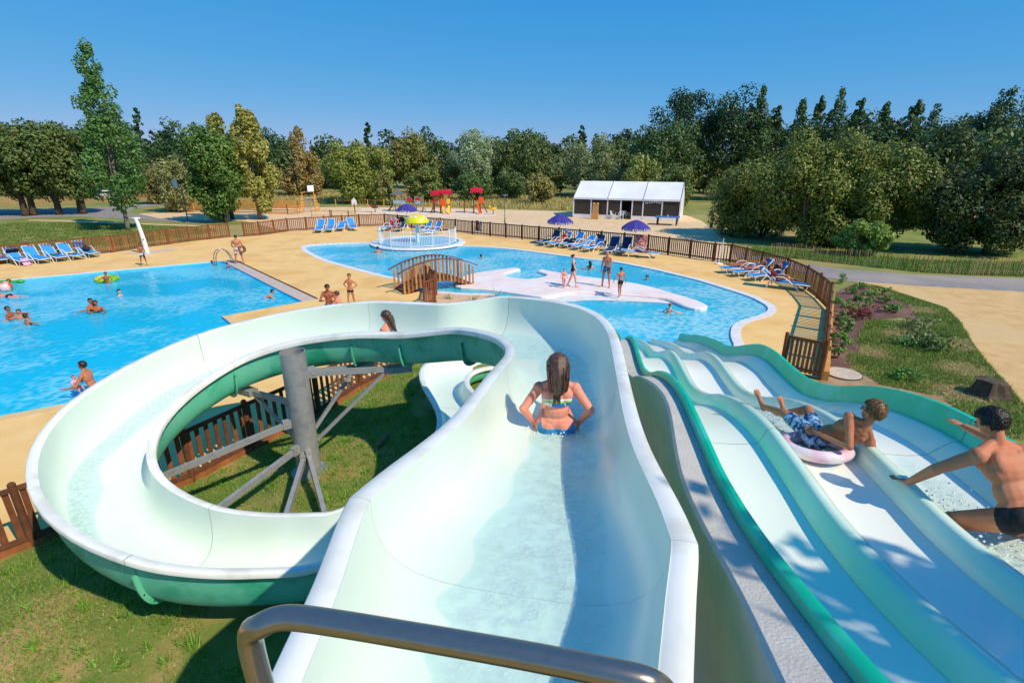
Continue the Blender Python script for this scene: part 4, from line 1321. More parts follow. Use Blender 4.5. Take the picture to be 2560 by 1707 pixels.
# ================================================================== lamp post, shower, basketball hoop, sign
o = empty('street_lamp', at(1262, 561))
tag(o, 'grey street lamp with a flat cap standing on the sand', 'street lamp'); o.scale = (0.8, 0.8, 0.76)
M_gry = mat('lamp_grey', rgb(108, 112, 116), 0.5, metal=0.3)
mb = MB(); mb.lathe([(0.09, 0), (0.07, 0.8), (0.045, 0.85), (0.04, 3.2)], n=10); mb.build('pole', M_gry, o, auto=30)
mb = MB(); mb.lathe([(0.04, 3.2), (0.11, 3.28), (0.13, 3.6), (0.05, 3.62)], n=10); mb.build('lantern', M_gry, o, auto=30)
mb = MB(); mb.lathe([(0.42, 3.62), (0.4, 3.68), (0.1, 3.76)], n=14); mb.build('cap', M_gry, o)
sb = at(369, 635)
o = empty('shower_column', sb)
tag(o, 'white curved poolside shower column at the left fence', 'shower')
mb = MB(); mb.tube(catmull([(0, 0, 0), (-0.06, 0.02, 0.9), (-0.2, 0.05, 1.9), (-0.3, 0.06, 2.35)], 4), [0.16-0.0058*i for i in range(13)], 12); mb.build('column', M_pvc, o, True)
mb = MB(); mb.tube([(-0.62, 0.06, 2.36), (0.0, 0.06, 2.36)], 0.05, 8); mb.build('shower_head', M_pvc, o, True)
mb = MB(); mb.lathe([(0.25, 0), (0.25, 0.05), (0.17, 0.08)], n=14); mb.build('foot', M_pvcd, o)
mb = MB(); mb.sphere((0.02, -0.13, 1.0), 0.04, 8, 5); mb.build('push_button', M_bolt, o)
o = empty('basketball_hoop', at(470, 552))
tag(o, 'free-standing basketball hoop on a bent pole left of the trees', 'basketball hoop')
mb = MB(); mb.tube([(0, 0, 0), (0, 0, 3.3), (-0.35, 0, 3.6)], 0.06, 8); mb.build('pole', M_gry, o)
mb = MB(); mb.box(-0.55, -0.5, -0.55, 0.55, 3.3, 4.15, Matrix.Rotation(0.9, 4, 'Z')); mb.build('backboard', M_pvc, o)
mb = MB(); mb.tube([(-0.85+0.22*math.cos(a), 0.22*math.sin(a), 3.45) for a in np.linspace(0, 2*math.pi, 14)[:-1]], 0.015, 5, closed=True); mb.build('rim', mat('rim_orange', rgb(210, 80, 40), 0.5), o)
o = empty('information_sign', at(888, 535))
tag(o, 'small white house-shaped sign on a brown post', 'sign')
mb = MB(); mb.tube([(0, 0, 0), (0, 0, 1.2)], 0.06, 8); mb.build('post', M_wood[1], o)
mb = MB(); mb.add([(-0.28, 0, 1.0), (0.28, 0, 1.0), (0.28, 0, 1.5), (0, 0, 1.85), (-0.28, 0, 1.5), (-0.28, 0.06, 1.0), (0.28, 0.06, 1.0), (0.28, 0.06, 1.5), (0, 0.06, 1.85), (-0.28, 0.06, 1.5)], [(0, 1, 2, 3, 4), (9, 8, 7, 6, 5), (0, 5, 6, 1), (1, 6, 7, 2), (2, 7, 8, 3), (3, 8, 9, 4), (4, 9, 5, 0)]); mb.build('board', M_pvc, o)
# parasol stand pole near right fence
o = empty('parasol_stand', at(1797, 660)); tag(o, 'empty white parasol stand with bare pole at the right fence', 'parasol stand')
mb = MB(); mb.tube([(0, 0, 0), (0.12, 0.03, 1.55)], 0.02, 6); mb.build('pole', M_fr, o)
mb = MB(); mb.lathe([(0.25, 0), (0.25, 0.04), (0.04, 0.1)], n=12); mb.build('base', M_fr, o)
# pool ladder
lp = at(556, 660)
o = empty('pool_ladder', lp, math.atan2(-9.9, 8.8))
tag(o, 'curved steel pool ladder rails at the far pool corner', 'pool ladder')
M_chr = MATS['polished_steel']
for y in (-0.25, 0.25):
    mb = MB(); mb.tube(catmull([(y, -0.35, -0.9), (y, -0.35, 0.4), (y, -0.1, 0.85), (y, 0.3, 0.8), (y, 0.55, 0.3), (y, 0.55, 0.0)], 5), 0.025, 8); mb.build('rail', M_chr, o, True)
for z in (-0.7, -0.4, -0.15):
    mb = MB(); mb.box(-0.25, 0.25, -0.4, -0.3, z, z+0.03); mb.build('step', M_chr, o)

# ================================================================== playground
M_red = mat('red_roof', rgb(206, 20, 44), 0.5, rgb(190, 14, 36), 2)
M_org = mat('orange_panel', rgb(238, 92, 34), 0.45, rgb(228, 80, 26), 2)
M_ylw = mat('yellow_panel', rgb(244, 196, 30), 0.45)
M_gw = mat('grey_timber', rgb(164, 150, 132), 0.85, rgb(140, 126, 110), 5)
M_rw = mat('red_timber', rgb(140, 66, 42), 0.8, rgb(116, 52, 34), 5)
M_bp = mat('pale_blue_panel', rgb(150, 186, 200), 0.6)
g = empty('play_tower', at(1000, 528))
tag(g, 'grey timber play tower with pitched roof and dark slide', 'play structure'); g.scale = (0.72, 0.72, 0.7)
def tub(a, b, r, m, nm, par):
    mb = MB(); mb.tube([a, b], r, 7); return mb.build(nm, m, par)
for x in (-0.9, 0.35, 1.35, 2.75, 4.0):
    for y in (-0.6, 0.6):
        tub((x, y, 0), (x, y, 2.9 if x < 0.6 else 2.55), 0.075, M_gw, 'post', g)
mb = MB(); mb.box(-0.95, 0.4, -0.65, 0.65, 1.25, 1.33); mb.box(0.4, 4.05, -0.65, 0.65, 1.15, 1.23); mb.build('platform', M_gw, g)
mb = MB()
mb.add([(-1.35, -0.95, 2.85), (0.85, -0.95, 2.85), (0.85, 0.95, 2.85), (-1.35, 0.95, 2.85), (-0.25, 0, 3.75)], [(0, 1, 4), (1, 2, 4), (2, 3, 4), (3, 0, 4), (3, 2, 1, 0)]); rf = mb.build('roof', mat('slate_felt', rgb(110, 108, 104), 0.8, rgb(90, 90, 88), 4), g)
mb = MB(); mb.tube([(-0.25, 0, 3.7), (-0.25, 0, 4.05)], 0.03, 6); mb.build('finial', M_gw, rf)
for k in range(8):
    mb = MB(); mb.box(-0.85+k*0.155, -0.74+k*0.155, -0.68, -0.65, 1.3, 1.95); mb.build('balustrade_slat', M_bp, g)
for x0 in (0.42, 2.9):
    for k in range(4):
        mb = MB(); mb.box(x0+k*0.2, x0+k*0.2+0.15, -0.68, -0.65, 1.2, 1.85); mb.build('balustrade_slat', M_bp, g)
for cx in (2.05-0.3, 3.2):
    mb = MB()
    arc = [(cx+0.55*math.cos(a), -0.66, 1.75+0.75*math.sin(a)) for a in np.linspace(0, math.pi, 11)]
    mb.add(arc+[(p[0], -0.62, p[2]) for p in arc], [tuple(range(11)), tuple(range(21, 10, -1))]); mb.build('arch_panel', M_red, g)
    mb = MB(); mb.tube(arc, 0.06, 6); mb.build('arch_rim', M_gw, g)
mb = MB(); mb.grid([[Vector((-0.95-0.62*t*1.6, y, 1.3-1.25*t**0.8)), Vector((-0.95-0.62*t*1.6, y2, 1.3-1.25*t**0.8))] for t in np.linspace(0, 1, 9) for y, y2 in ((-0.3, 0.3),)]); 
for s in (-0.3, 0.3):
    mb.grid([[Vector((-0.95-t, s, 1.3-1.25*t**0.8)), Vector((-0.95-t, s, 1.58-1.3*t**0.8))] for t in np.linspace(0, 1, 9)])
mb.build('slide_chute', mat('dark_plastic', rgb(44, 46, 46), 0.4), g)
for a, b in (((1.4, -0.6, 0), (2.7, -0.6, 1.15)), ((2.8, -0.6, 1.15), (3.9, -0.6, 0.1)), ((4.0, -0.6, 1.2), (4.6, -0.6, 0))):
    tub(a, b, 0.04, M_gw, 'brace', g)
g = empty('play_tower', at(1118, 532))
tag(g, 'red-roofed climbing frame with orange slides and rope nets', 'play structure'); g.scale = (0.72, 0.72, 0.69)
def redroof(cx, cy, z, w, par):
    mb = MB()
    rows = [[Vector((cx+w*(i/8-0.5)*2, cy+s, z+0.22*math.cos((i/8-0.5)*2.2)-0.0+h)) for i in range(9)] for s, h in ((-0.75, 0.0), (0.0, 0.42), (0.75, 0.0))]
    mb.grid(rows)
    mb.grid([[p-Vector((0, 0, 0.38)) for p in rows[0]], rows[0]])
    mb.grid([[p-Vector((0, 0, 0.38)) for p in rows[2]], rows[2]])
    mb.build('roof', M_red, par)
for x, zt in ((-1.6, 3.1), (-0.1, 3.3), (5.0, 3.6)):
    for dx in (-0.55, 0.55):
        for dy in (-0.5, 0.5):
            tub((x+dx, dy, 0), (x+dx, dy, zt), 0.07, M_rw, 'post', g)
    redroof(x, 0, zt, 0.95 if x < 5 else 1.0, g)
    mb = MB(); mb.box(x-0.6, x+0.6, -0.55, 0.55, 1.2, 1.28); mb.build('platform', M_rw, g)
def panel(x0, x1, z0, z1, m, y=-0.58):
    mb = MB(); mb.box(x0, x1, y-0.03, y+0.03, z0, z1); o = mb.build('panel', m, g)
    md = o.modifiers.new('b', 'BEVEL'); md.width = 0.06; md.segments = 2
panel(-1.05, -0.1, 1.2, 2.35, M_org); panel(0.05, 0.6, 1.55, 2.4, M_ylw); panel(5.3, 6.1, 1.55, 2.7, M_org); panel(-2.1, -1.75, 1.6, 2.4, M_red)
def chute(a, b, m):
    a, b = Vector(a), Vector(b)
    mb = MB()
    for s in (-0.22, 0.22):
        mb.grid([[a.lerp(b, t)+Vector((s, 0, 0.05*math.sin(t*9))), a.lerp(b, t)+Vector((s, 0, 0.2+0.05*math.sin(t*9)))] for t in np.linspace(0, 1, 9)])
    mb.grid([[a.lerp(b, t)+Vector((-0.22, 0, 0.05*math.sin(t*9))), a.lerp(b, t)+Vector((0.22, 0, 0.05*math.sin(t*9)))] for t in np.linspace(0, 1, 9)])
    mb.build('slide_chute', m, g)
chute((-0.5, -0.6, 1.15), (-0.2, -2.0, 0.1), M_ylw); chute((0.45, -0.6, 1.3), (0.7, -2.2, 0.1), M_ylw); chute((5.2, -0.6, 1.5), (5.7, -2.6, 0.1), M_org)
tub((2.9, -0.5, 0), (2.9, -0.5, 2.1), 0.06, M_rw, 'post', g); tub((2.9, 0.5, 0), (2.9, 0.5, 2.1), 0.06, M_rw, 'post', g); tub((0.6, -0.5, 2.1), (2.9, -0.5, 2.1), 0.04, M_rw, 'top_bar', g); tub((2.9, -0.5, 2.05), (4.8, -0.5, 1.5), 0.03, M_rw, 'rope', g)
M_rope = mat('rope_cream', rgb(226, 206, 140), 0.9)
for k in range(7):
    x = 0.8+k*0.3
    tub((x, -0.5, 2.05), (x+0.05, -0.5, 0.9-0.3*(k % 2)), 0.022, M_rope, 'rope', g)
for s in (-1, 1):
    tub((-2.7, s*0.4, 0), (-2.15, s*0.4, 1.25), 0.06, M_rw, 'brace', g); tub((6.7, s*0.4, 0), (5.95, s*0.4, 1.6), 0.06, M_rw, 'brace', g)
def rider(px, py, m, label):
    r = empty('spring_rider', at(px, py)); tag(r, label, 'spring rider')
    mb = MB(); mb.tube([(0.1*math.cos(t*6.28*4), 0.1*math.sin(t*6.28*4), 0.4*t) for t in np.linspace(0, 1, 40)], 0.015, 5); mb.build('spring', M_bolt, r)
    mb = MB(); mb.sphere((0, 0, 0.62), (0.42, 0.13, 0.17), 10, 7); mb.sphere((-0.42, 0, 0.85), (0.15, 0.1, 0.16), 8, 6); mb.tube([(-0.28, -0.25, 0.8), (-0.28, 0.25, 0.8)], 0.02, 5); mb.build('body', m, r, True)
    mb = MB(); mb.box(-0.15, 0.2, -0.12, 0.12, 0.76, 0.82); mb.build('seat', m, r)
rider(1233, 536, M_ylw, 'yellow spring rider on the sand near the street lamp')
rider(938, 531, M_rw, 'reddish brown spring rider left of the grey play tower')
# multi-sport pitch
def goal(px, py, rz, label, s=1.0):
    r = empty('sports_goal', at(px, py), rz); tag(r, label, 'sports goal'); r.scale = (0.85, 0.85, 0.78)
    for x in (-1.9, -1.1, 1.1, 1.9):
        tub((x*s, 0, 0), (x*s, 0, (1.2 if abs(x) > 1.5 else 3.0)*s), 0.07, M_woody, 'post', r)
    for k in range(6):
        z0 = 0.3+k*0.42
        for sg in (-1, 1):
            mb = MB(); mb.bar((sg*1.1*s, -0.04, z0*s), (sg*(1.9-0.1*k)*s, -0.04, (z0-0.02)*s), 0.03, 0.3*s); mb.build('side_board', M_woody, r)
    for k in range(9):
        x = -1.05+k*0.26
        tub((x*s, 0.05, 0), (x*s, 0.05, 2.1*s), 0.02, M_pvcd, 'goal_bar', r)
    tub((-1.1*s, 0, 3.0*s), (1.1*s, 0, 3.0*s), 0.06, M_woody, 'crossbar', r)
    tub((-1.1*s, 0, 2.1*s), (1.1*s, 0, 2.1*s), 0.05, M_pvcd, 'crossbar', r)
    tub((-0.2*s, 0, 3.0*s), (-0.2*s, -0.6, 3.6*s), 0.05, M_pvcd, 'hoop_arm', r)
    mb = MB(); mb.box(-0.6*s, 0.6*s, -0.65, -0.6, 3.1*s, 4.0*s); mb.build('backboard', M_pvc, r)
    return r
goal(775, 530, 1.15, 'wooden goal with basketball board at the right end of the pitch', 1.0)
goal(455, 527, 1.15, 'wooden goal boards at the left end of the pitch behind the trees', 1.0)
def railfence(pts, label, h=1.0, board=0.16, n=4):
    r = empty('pitch_rail', at(*pts[0])); tag(r, label, 'fence')
    B = at(*pts[0])
    for a, b in zip(pts, pts[1:]):
        a, b = at(*a)-B, at(*b)-B
        m = max(1, int((b-a).length/2.0))
        for i in range(m+1):
            p = a.lerp(b, i/m); tub(p, p+Vector((0, 0, h+0.1)), 0.06, M_woody, 'post', r)
        for q in range(n):
            mb = MB(); mb.bar(a+Vector((0, 0, 0.2+q*(h-0.2)/(n-1))), b+Vector((0, 0, 0.2+q*(h-0.2)/(n-1))), 0.04, board); mb.build('board', M_woody, r)
railfence([(415, 528), (560, 533), (720, 536), (745, 536)], 'low horizontal board rail on the near side of the sports pitch')
railfence([(440, 518), (600, 519), (745, 521), (780, 522)], 'low horizontal board rail on the far side of the sports pitch', 0.9)
railfence([(780, 543), (826, 543.5), (830, 543.5), (872, 545), (930, 546)], 'green-capped low barrier rail on the sand behind the loungers', 0.7, 0.06, 2)
railfence([(840, 518), (1000, 518), (1150, 519), (1300, 524), (1400, 527)], 'thin post fence at the far edge of the sand', 0.9, 0.02, 2)
# parked car glimpsed behind the left trees
c = empty('parked_car', at(286, 499), 0.2); tag(c, 'small white car with red sign far behind the left road', 'car')
mb = MB(); mb.add([(-2, -0.8, 0.3), (2, -0.8, 0.3), (2, 0.8, 0.3), (-2, 0.8, 0.3), (-2, -0.8, 0.85), (2, -0.8, 0.8), (2, 0.8, 0.8), (-2, 0.8, 0.85), (-1.6, -0.7, 1.4), (0.7, -0.7, 1.42), (0.7, 0.7, 1.42), (-1.6, 0.7, 1.4), (1.2, -0.75, 0.88), (1.2, 0.75, 0.88)], [(0, 3, 2, 1), (0, 1, 5, 4), (2, 3, 7, 6), (3, 0, 4, 7), (1, 2, 6, 5), (4, 5, 12, 9, 8), (6, 7, 11, 10, 13), (7, 4, 8, 11), (8, 9, 10, 11), (9, 12, 13, 10), (12, 5, 6, 13)]); mb.build('body', M_pvc, c, auto=30)
for x in (-1.3, 1.3):
    for y in (-0.82, 0.82):
        mb = MB(); mb.tube([(x, y-0.08, 0.32), (x, y+0.08, 0.32)], 0.32, 14); mb.build('wheel', M_tblk, c)
mb = MB(); mb.box(-1.5, 0.6, -0.76, -0.72, 0.95, 1.3); mb.build('window', M_tblk, c)
# manhole cover
mb = MB(); mb.lathe([(0.48, 0), (0.48, 0.05), (0.44, 0.06), (0.01, 0.06)], n=28); o = mb.build('manhole_cover', mat('pale_concrete', rgb(206, 190, 170), 0.8, rgb(190, 174, 156), 6, bump=0.2)); o.location = at(2107, 936, -0.03)
tag(o, 'round concrete manhole cover on bare earth', 'manhole cover')
mb = MB(); mb.tube([(0.49*math.cos(a), 0.49*math.sin(a), 0.03) for a in np.linspace(0, 2*math.pi, 29)[:-1]], 0.02, 5, closed=True); mb.build('ring', M_slot, o)
# log on the grass inside the loop
gp = at(957, 1105, 0.36)
mb = MB(); mb.tube([(0, -0.22, 0.05), (0.02, 0, 0.055), (0.0, 0.28, 0.05)], [0.05, 0.058, 0.05], 9); o = mb.build('log', mat('log_bark', rgb(168, 130, 88), 0.9, rgb(120, 88, 56), 9, bump=0.5), None, True); o.location = gp; o.rotation_euler = (0, 0, -0.15)
tag(o, 'short pale log lying on the grass inside the loop', 'log')
# ================================================================== vegetation
M_leaf = leaf_mat('leaf')
LB = 2.0          # overall leaf albedo
LSZ, LNM = 0.68, 1.65
M_bark = mat('bark', rgb(96, 80, 62), 0.9, rgb(66, 54, 42), 6, bump=0.6, bscale=14)
M_barkp = mat('pale_bark', rgb(150, 140, 122), 0.9, rgb(110, 100, 84), 6, bump=0.5, bscale=14)
def leaf_cloud(C, rad, n, size, r, flat=0.8, aniso=None):
    """n leaves around clump centres C (k,3) with radii rad (k,)"""
    k = len(C)
    p = rad**2/np.sum(rad**2)
    idx = r.choice(k, n, p=p)
    d = r.normal(size=(n, 3))
    d /= np.linalg.norm(d, axis=1)[:, None]
    rr = r.uniform(0.45, 1.0, n)**0.6
    pos = C[idx]+d*(rad[idx]*rr)[:, None]*np.array([1, 1, flat])
    # leaf plane roughly facing outward with scatter
    nm = d+r.normal(size=(n, 3))*0.5
    nm[:, 2] += 0.3
    nm /= np.linalg.norm(nm, axis=1)[:, None]
    a = np.cross(nm, r.normal(size=(n, 3)))
    a /= np.linalg.norm(a, axis=1)[:, None]
    b = np.cross(nm, a)
    s = size*r.uniform(0.6, 1.35, n)[:, None]
    if aniso is not None:
        a, b = a*1.0, b*aniso
    V = np.stack([pos-a*s, pos-b*s*0.55, pos+a*s, pos+b*s*0.55], 1).reshape(-1, 3)
    return V
def crown_pts(kind, r):
    if kind == 'round':
        k = 60
        d = r.normal(size=(k, 3)); d /= np.linalg.norm(d, axis=1)[:, None]
        rr = r.uniform(0.35, 1.0, k)**0.5
        C = d*rr[:, None]*np.array([0.82, 0.82, 0.42])
        C[:, 2] = C[:, 2]+0.56
        C[:, :2] *= (1+0.18*r.normal(size=(k, 1)))
        rad = r.uniform(0.13, 0.26, k)
    elif kind == 'bushy':
        k = 80
        d = r.normal(size=(k, 3)); d /= np.linalg.norm(d, axis=1)[:, None]
        rr = r.uniform(0.3, 1.0, k)**0.5
        C = d*rr[:, None]*np.array([0.85, 0.85, 0.46]); C[:, 2] += 0.48
        C[:, 2] = np.clip(C[:, 2], 0.05, 1.0)
        rad = r.uniform(0.11, 0.24, k)
    elif kind == 'poplar':
        k = 110
        z = r.uniform(0.0, 1, k)
        prof = np.where(z < 0.12, 0.35+z*4, np.where(z < 0.32, 0.85, 0.85*(1-(z-0.32)/0.68)**0.85+0.05))
        a = r.uniform(0, 2*math.pi, k)
        q = r.uniform(0.1, 1, k)**0.6*prof
        C = np.stack([q*np.cos(a), q*np.sin(a), z*0.97+0.02], 1)
        rad = r.uniform(0.09, 0.17, k)*(0.6+0.8*prof)
    elif kind == 'column':
        k = 70
        z = r.uniform(0.0, 1, k)
        prof = np.clip(np.sin(np.pi*np.clip(z*0.86+0.1, 0, 1))**0.6, 0.12, 1)*np.where(z > 0.75, 0.7, 0.95)
        a = r.uniform(0, 2*math.pi, k)
        q = r.uniform(0.1, 0.85, k)**0.6*prof
        C = np.stack([q*np.cos(a), q*np.sin(a), z*0.95+0.03], 1)
        rad = r.uniform(0.1, 0.22, k)*(0.5+0.6*prof)
    elif kind == 'cone':
        k = 90
        z = r.uniform(0.0, 1, k)**1.3
        prof = (1-z)**0.75*0.9+0.05
        prof = np.where(z < 0.1, prof*0.8, prof)
        a = r.uniform(0, 2*math.pi, k)
        q = r.uniform(0.2, 1, k)**0.5*prof
        C = np.stack([q*np.cos(a), q*np.sin(a), z*0.95+0.04], 1)
        rad = r.uniform(0.08, 0.16, k)*(0.5+0.9*prof)
    elif kind == 'pine':
        k = 46
        a = r.uniform(0, 2*math.pi, k)
        z = np.concatenate([r.uniform(0.35, 0.7, 22), r.uniform(0.62, 0.95, 24)])
        q = r.uniform(0.15, 0.95, k)*np.where(z > 0.8, 0.65, 1)
        C = np.stack([q*np.cos(a), q*np.sin(a), z], 1)
        rad = r.uniform(0.13, 0.24, k)
    return C, rad
CROWNS = {}
def crown_verts(kind, v):
    key = (kind, v)
    if key not in CROWNS:
        r = np.random.default_rng(abs(hash(kind)) % 1000+v*17 if False else sum(map(ord, kind))*7+v*17)
        C, rad = crown_pts(kind, r)
        CROWNS[key] = (C, rad, r)
    return CROWNS[key]
def tree(kind, X, Y, H, hw, col, label, base=0.12, v=0, leaves=5200, leaf=0.30, trunk_r=None, bark=None, name=None, group=None, multi=1, lean=0.0, cat='tree', deep=1.0):
    """crown fills from base*H to H, half width hw (metres)"""
    C, rad, r = crown_verts(kind, v)
    r = np.random.default_rng(int(abs(X)*13+Y*7)+v)
    ch = H*(1-base)
    flat = 1.0
    Cw = C*np.array([hw, hw*deep, ch]); Cw[:, 2] += base*H
    Cw[:, 0] += lean*(Cw[:, 2]/H)**1.3
    sc = rad*(hw*0.62+ch*0.38)
    if kind in ('poplar', 'column', 'cone'):
        sc = rad*hw*1.5
        flat = 1.5
    V = leaf_cloud(Cw, sc, int(leaves*LNM), leaf*LSZ, r, flat)
    V[:, 2] = np.maximum(V[:, 2], 0.02)
    F = np.arange(len(V)).reshape(-1, 4)
    root = empty(name or 'tree', (X, Y, -0.03))
    tag(root, label, cat, group)
    me = np_mesh('crown', V, F, M_leaf)
    o = inst('crown', me, root)
    o.color = (col[0]*LB*0.88, col[1]*LB*1.02, col[2]*LB*0.8, 1)
    tr = trunk_r or max(0.08, H*0.018)
    bk = bark or M_bark
    rr = random.Random(int(X*31+Y*17))
    for m in range(multi):
        ox, oy = (rr.uniform(-0.35, 0.35)*hw*0.5, rr.uniform(-0.2, 0.2)*hw*0.4) if multi > 1 else (0, 0)
        top = Vector((lean*0.6+ox*2.0, oy*1.5, H*0.72))
        pts = catmull([(ox, oy, 0), (ox*1.3+rr.uniform(-.1, .1), oy*1.2, H*0.2), (ox*1.7+lean*0.2, oy*1.4, H*0.45), top], 4)
        mb = MB(); mb.tube(pts, [tr*(1.25-0.95*i/(len(pts)-1)) for i in range(len(pts))], 8)
        tk = mb.build('trunk', bk, root, True)
        if m == 0:
            for q in range(7):
                z0 = H*rr.uniform(0.22, 0.6)
                c = Cw[rr.randrange(len(Cw))]
                p0 = Vector((lean*0.3*(z0/H), 0, z0))
                mb = MB(); mb.tube([p0, p0.lerp(Vector(c), 0.5)+Vector((0, 0, 0.1*H*0.2)), Vector(c)], [tr*0.4, tr*0.25, tr*0.1], 6)
                mb.build('limb', bk, tk, True)
    return root
def tpx(kind, px, py_mid, Y, py_top, hw_px, col, label, **k):
    X = atY(px, py_mid, Y).x
    H = atY(px, py_top, Y).z+0.03
    dep = Y*CP
    return tree(kind, X, Y, H, hw_px/FPX*dep*1.06, col, label, **k)
DG = (0.030, 0.058, 0.018); MG = (0.055, 0.085, 0.024); OL = (0.095, 0.105, 0.030); YG = (0.16, 0.165, 0.035); TAN = (0.24, 0.165, 0.06); SIL = (0.21, 0.23, 0.15); BG = (0.06, 0.12, 0.03); GOLD = (0.23, 0.185, 0.045)
# left poplar
tpx('poplar', 262, 330, 48, 106, 74, (0.062, 0.115, 0.034), 'tall slender poplar standing alone behind the left fence', base=0.12, leaves=6800, leaf=0.20, bark=M_barkp, name='poplar_tree', trunk_r=0.16)
# left clump of wind-bent trees
for i, (px, top, hw, lab, Y, ln) in enumerate([(-30, 296, 95, 'dark tree cut by the left edge beside the grey road', 60, -0.6), (76, 292, 92, 'leftmost full tree of the leaning clump with two thick trunks', 61, -1.2), (150, 300, 80, 'middle tree of the leaning clump with a bent thin trunk', 62, -1.2), (205, 296, 70, 'right tree of the leaning clump nearest the lone poplar', 63, -0.8)]):
    X = at(px, 537).x*Y/61.7
    H = atY(px, top, Y).z
    tree('bushy', X, Y, H, hw/FPX*Y*1.15, (0.082, 0.10, 0.032) if i % 2 else (0.072, 0.09, 0.028), lab, base=0.2, v=i, leaves=8500, leaf=0.27, multi=2 if i in (1, 3) else 1, lean=ln, trunk_r=0.3, name='leaning_tree', group='leaning trees at the left')
# pair in the middle left
tpx('bushy', 540, 480, 54, 300, 66, (0.075, 0.115, 0.028), 'dark green bushy tree left of the golden tree by the sand', base=0.03, v=1, leaves=8000, leaf=0.24, multi=2, name='broadleaf_tree')
tpx('column', 556, 400, 57, 281, 42, (0.17, 0.155, 0.05), 'pale golden spire rising behind the dark green bushy tree', base=0.2, v=2, leaves=4200, leaf=0.24, name='golden_tree')
tpx('column', 635, 450, 57, 272, 58, (0.22, 0.185, 0.052), 'golden yellow upright tree at right of the green bushy tree', base=0.08, v=3, leaves=8000, leaf=0.24, name='golden_tree', bark=M_barkp)
tpx('bushy', 450, 450, 66, 385, 62, (0.17, 0.155, 0.07), 'low silvery willow bush behind the basketball hoop', v=0, leaves=3500, leaf=0.26, base=0.0, name='willow_bush')
tpx('bushy', 395, 440, 78, 405, 52, (0.16, 0.12, 0.05), 'brownish round bush beyond the left sports goal', v=2, leaves=2500, leaf=0.3, base=0.0, name='bush', cat='bush')
# centre
tpx('cone', 752, 400, 92, 322, 56, (0.225, 0.145, 0.06), 'tan conical tree standing in the dry meadow', base=0.05, v=0, leaves=6500, leaf=0.3, name='cypress_tree')
tpx('bushy', 892, 440, 80, 350, 92, (0.155, 0.155, 0.035), 'broad yellow-green tree behind the house-shaped sign', base=0.03, v=3, leaves=9000, leaf=0.28, name='broadleaf_tree')
tpx('cone', 962, 470, 76, 410, 30, (0.16, 0.15, 0.055), 'small upright yellowish tree left of the grey play tower', base=0.0, v=1, leaves=2500, leaf=0.22, name='young_tree')
tpx('bushy', 1062, 470, 78, 412, 50, (0.11, 0.115, 0.035), 'olive shrub tree right behind the grey play tower', base=0.0, v=4, leaves=4200, leaf=0.25, name='shrub_tree')
tpx('round', 1020, 380, 100, 335, 62, (0.15, 0.13, 0.04), 'olive and ochre crown above the grey play tower', base=0.05, v=5, leaves=5200, leaf=0.34, name='broadleaf_tree')
tpx('round', 1190, 380, 96, 330, 62, (0.20, 0.22, 0.15), 'silvery grey tree behind the red play roofs', base=0.1, v=6, leaves=4500, leaf=0.3, bark=M_barkp, name='silver_tree')
tpx('bushy', 1185, 470, 82, 428, 60, (0.07, 0.10, 0.034), 'rounded dark shrub between the red play towers', base=0.0, v=5, leaves=3800, leaf=0.26, name='shrub', cat='bush')
tpx('bushy', 1275, 470, 84, 425, 45, (0.075, 0.10, 0.036), 'rounded shrub left of the street lamp behind the sand', base=0.0, v=1, leaves=3200, leaf=0.26, name='shrub', cat='bush')
tpx('bushy', 1348, 470, 76, 432, 40, (0.19, 0.15, 0.055), 'tan willow bush just left of the tent', base=0.0, v=2, leaves=3000, leaf=0.24, name='willow_bush', cat='bush')
tpx('round', 1310, 400, 98, 335, 80, (0.075, 0.09, 0.032), 'dark olive tree behind the street lamp', base=0.05, v=1, leaves=5000, leaf=0.34, name='broadleaf_tree')
tpx('round', 1480, 400, 92, 345, 75, (0.13, 0.14, 0.075), 'grey-green tree rising behind the tent roof', base=0.05, v=2, leaves=5200, leaf=0.3, name='silver_tree')
tpx('column', 1600, 440, 78, 385, 50, (0.19, 0.185, 0.06), 'yellowish upright bush behind the tent ridge', base=0.0, v=0, leaves=4000, leaf=0.24, name='golden_bush')
tpx('bushy', 1690, 450, 72, 405, 50, (0.11, 0.12, 0.04), 'olive bush behind the right end of the tent', base=0.0, v=4, leaves=3600, leaf=0.24, name='shrub_tree')
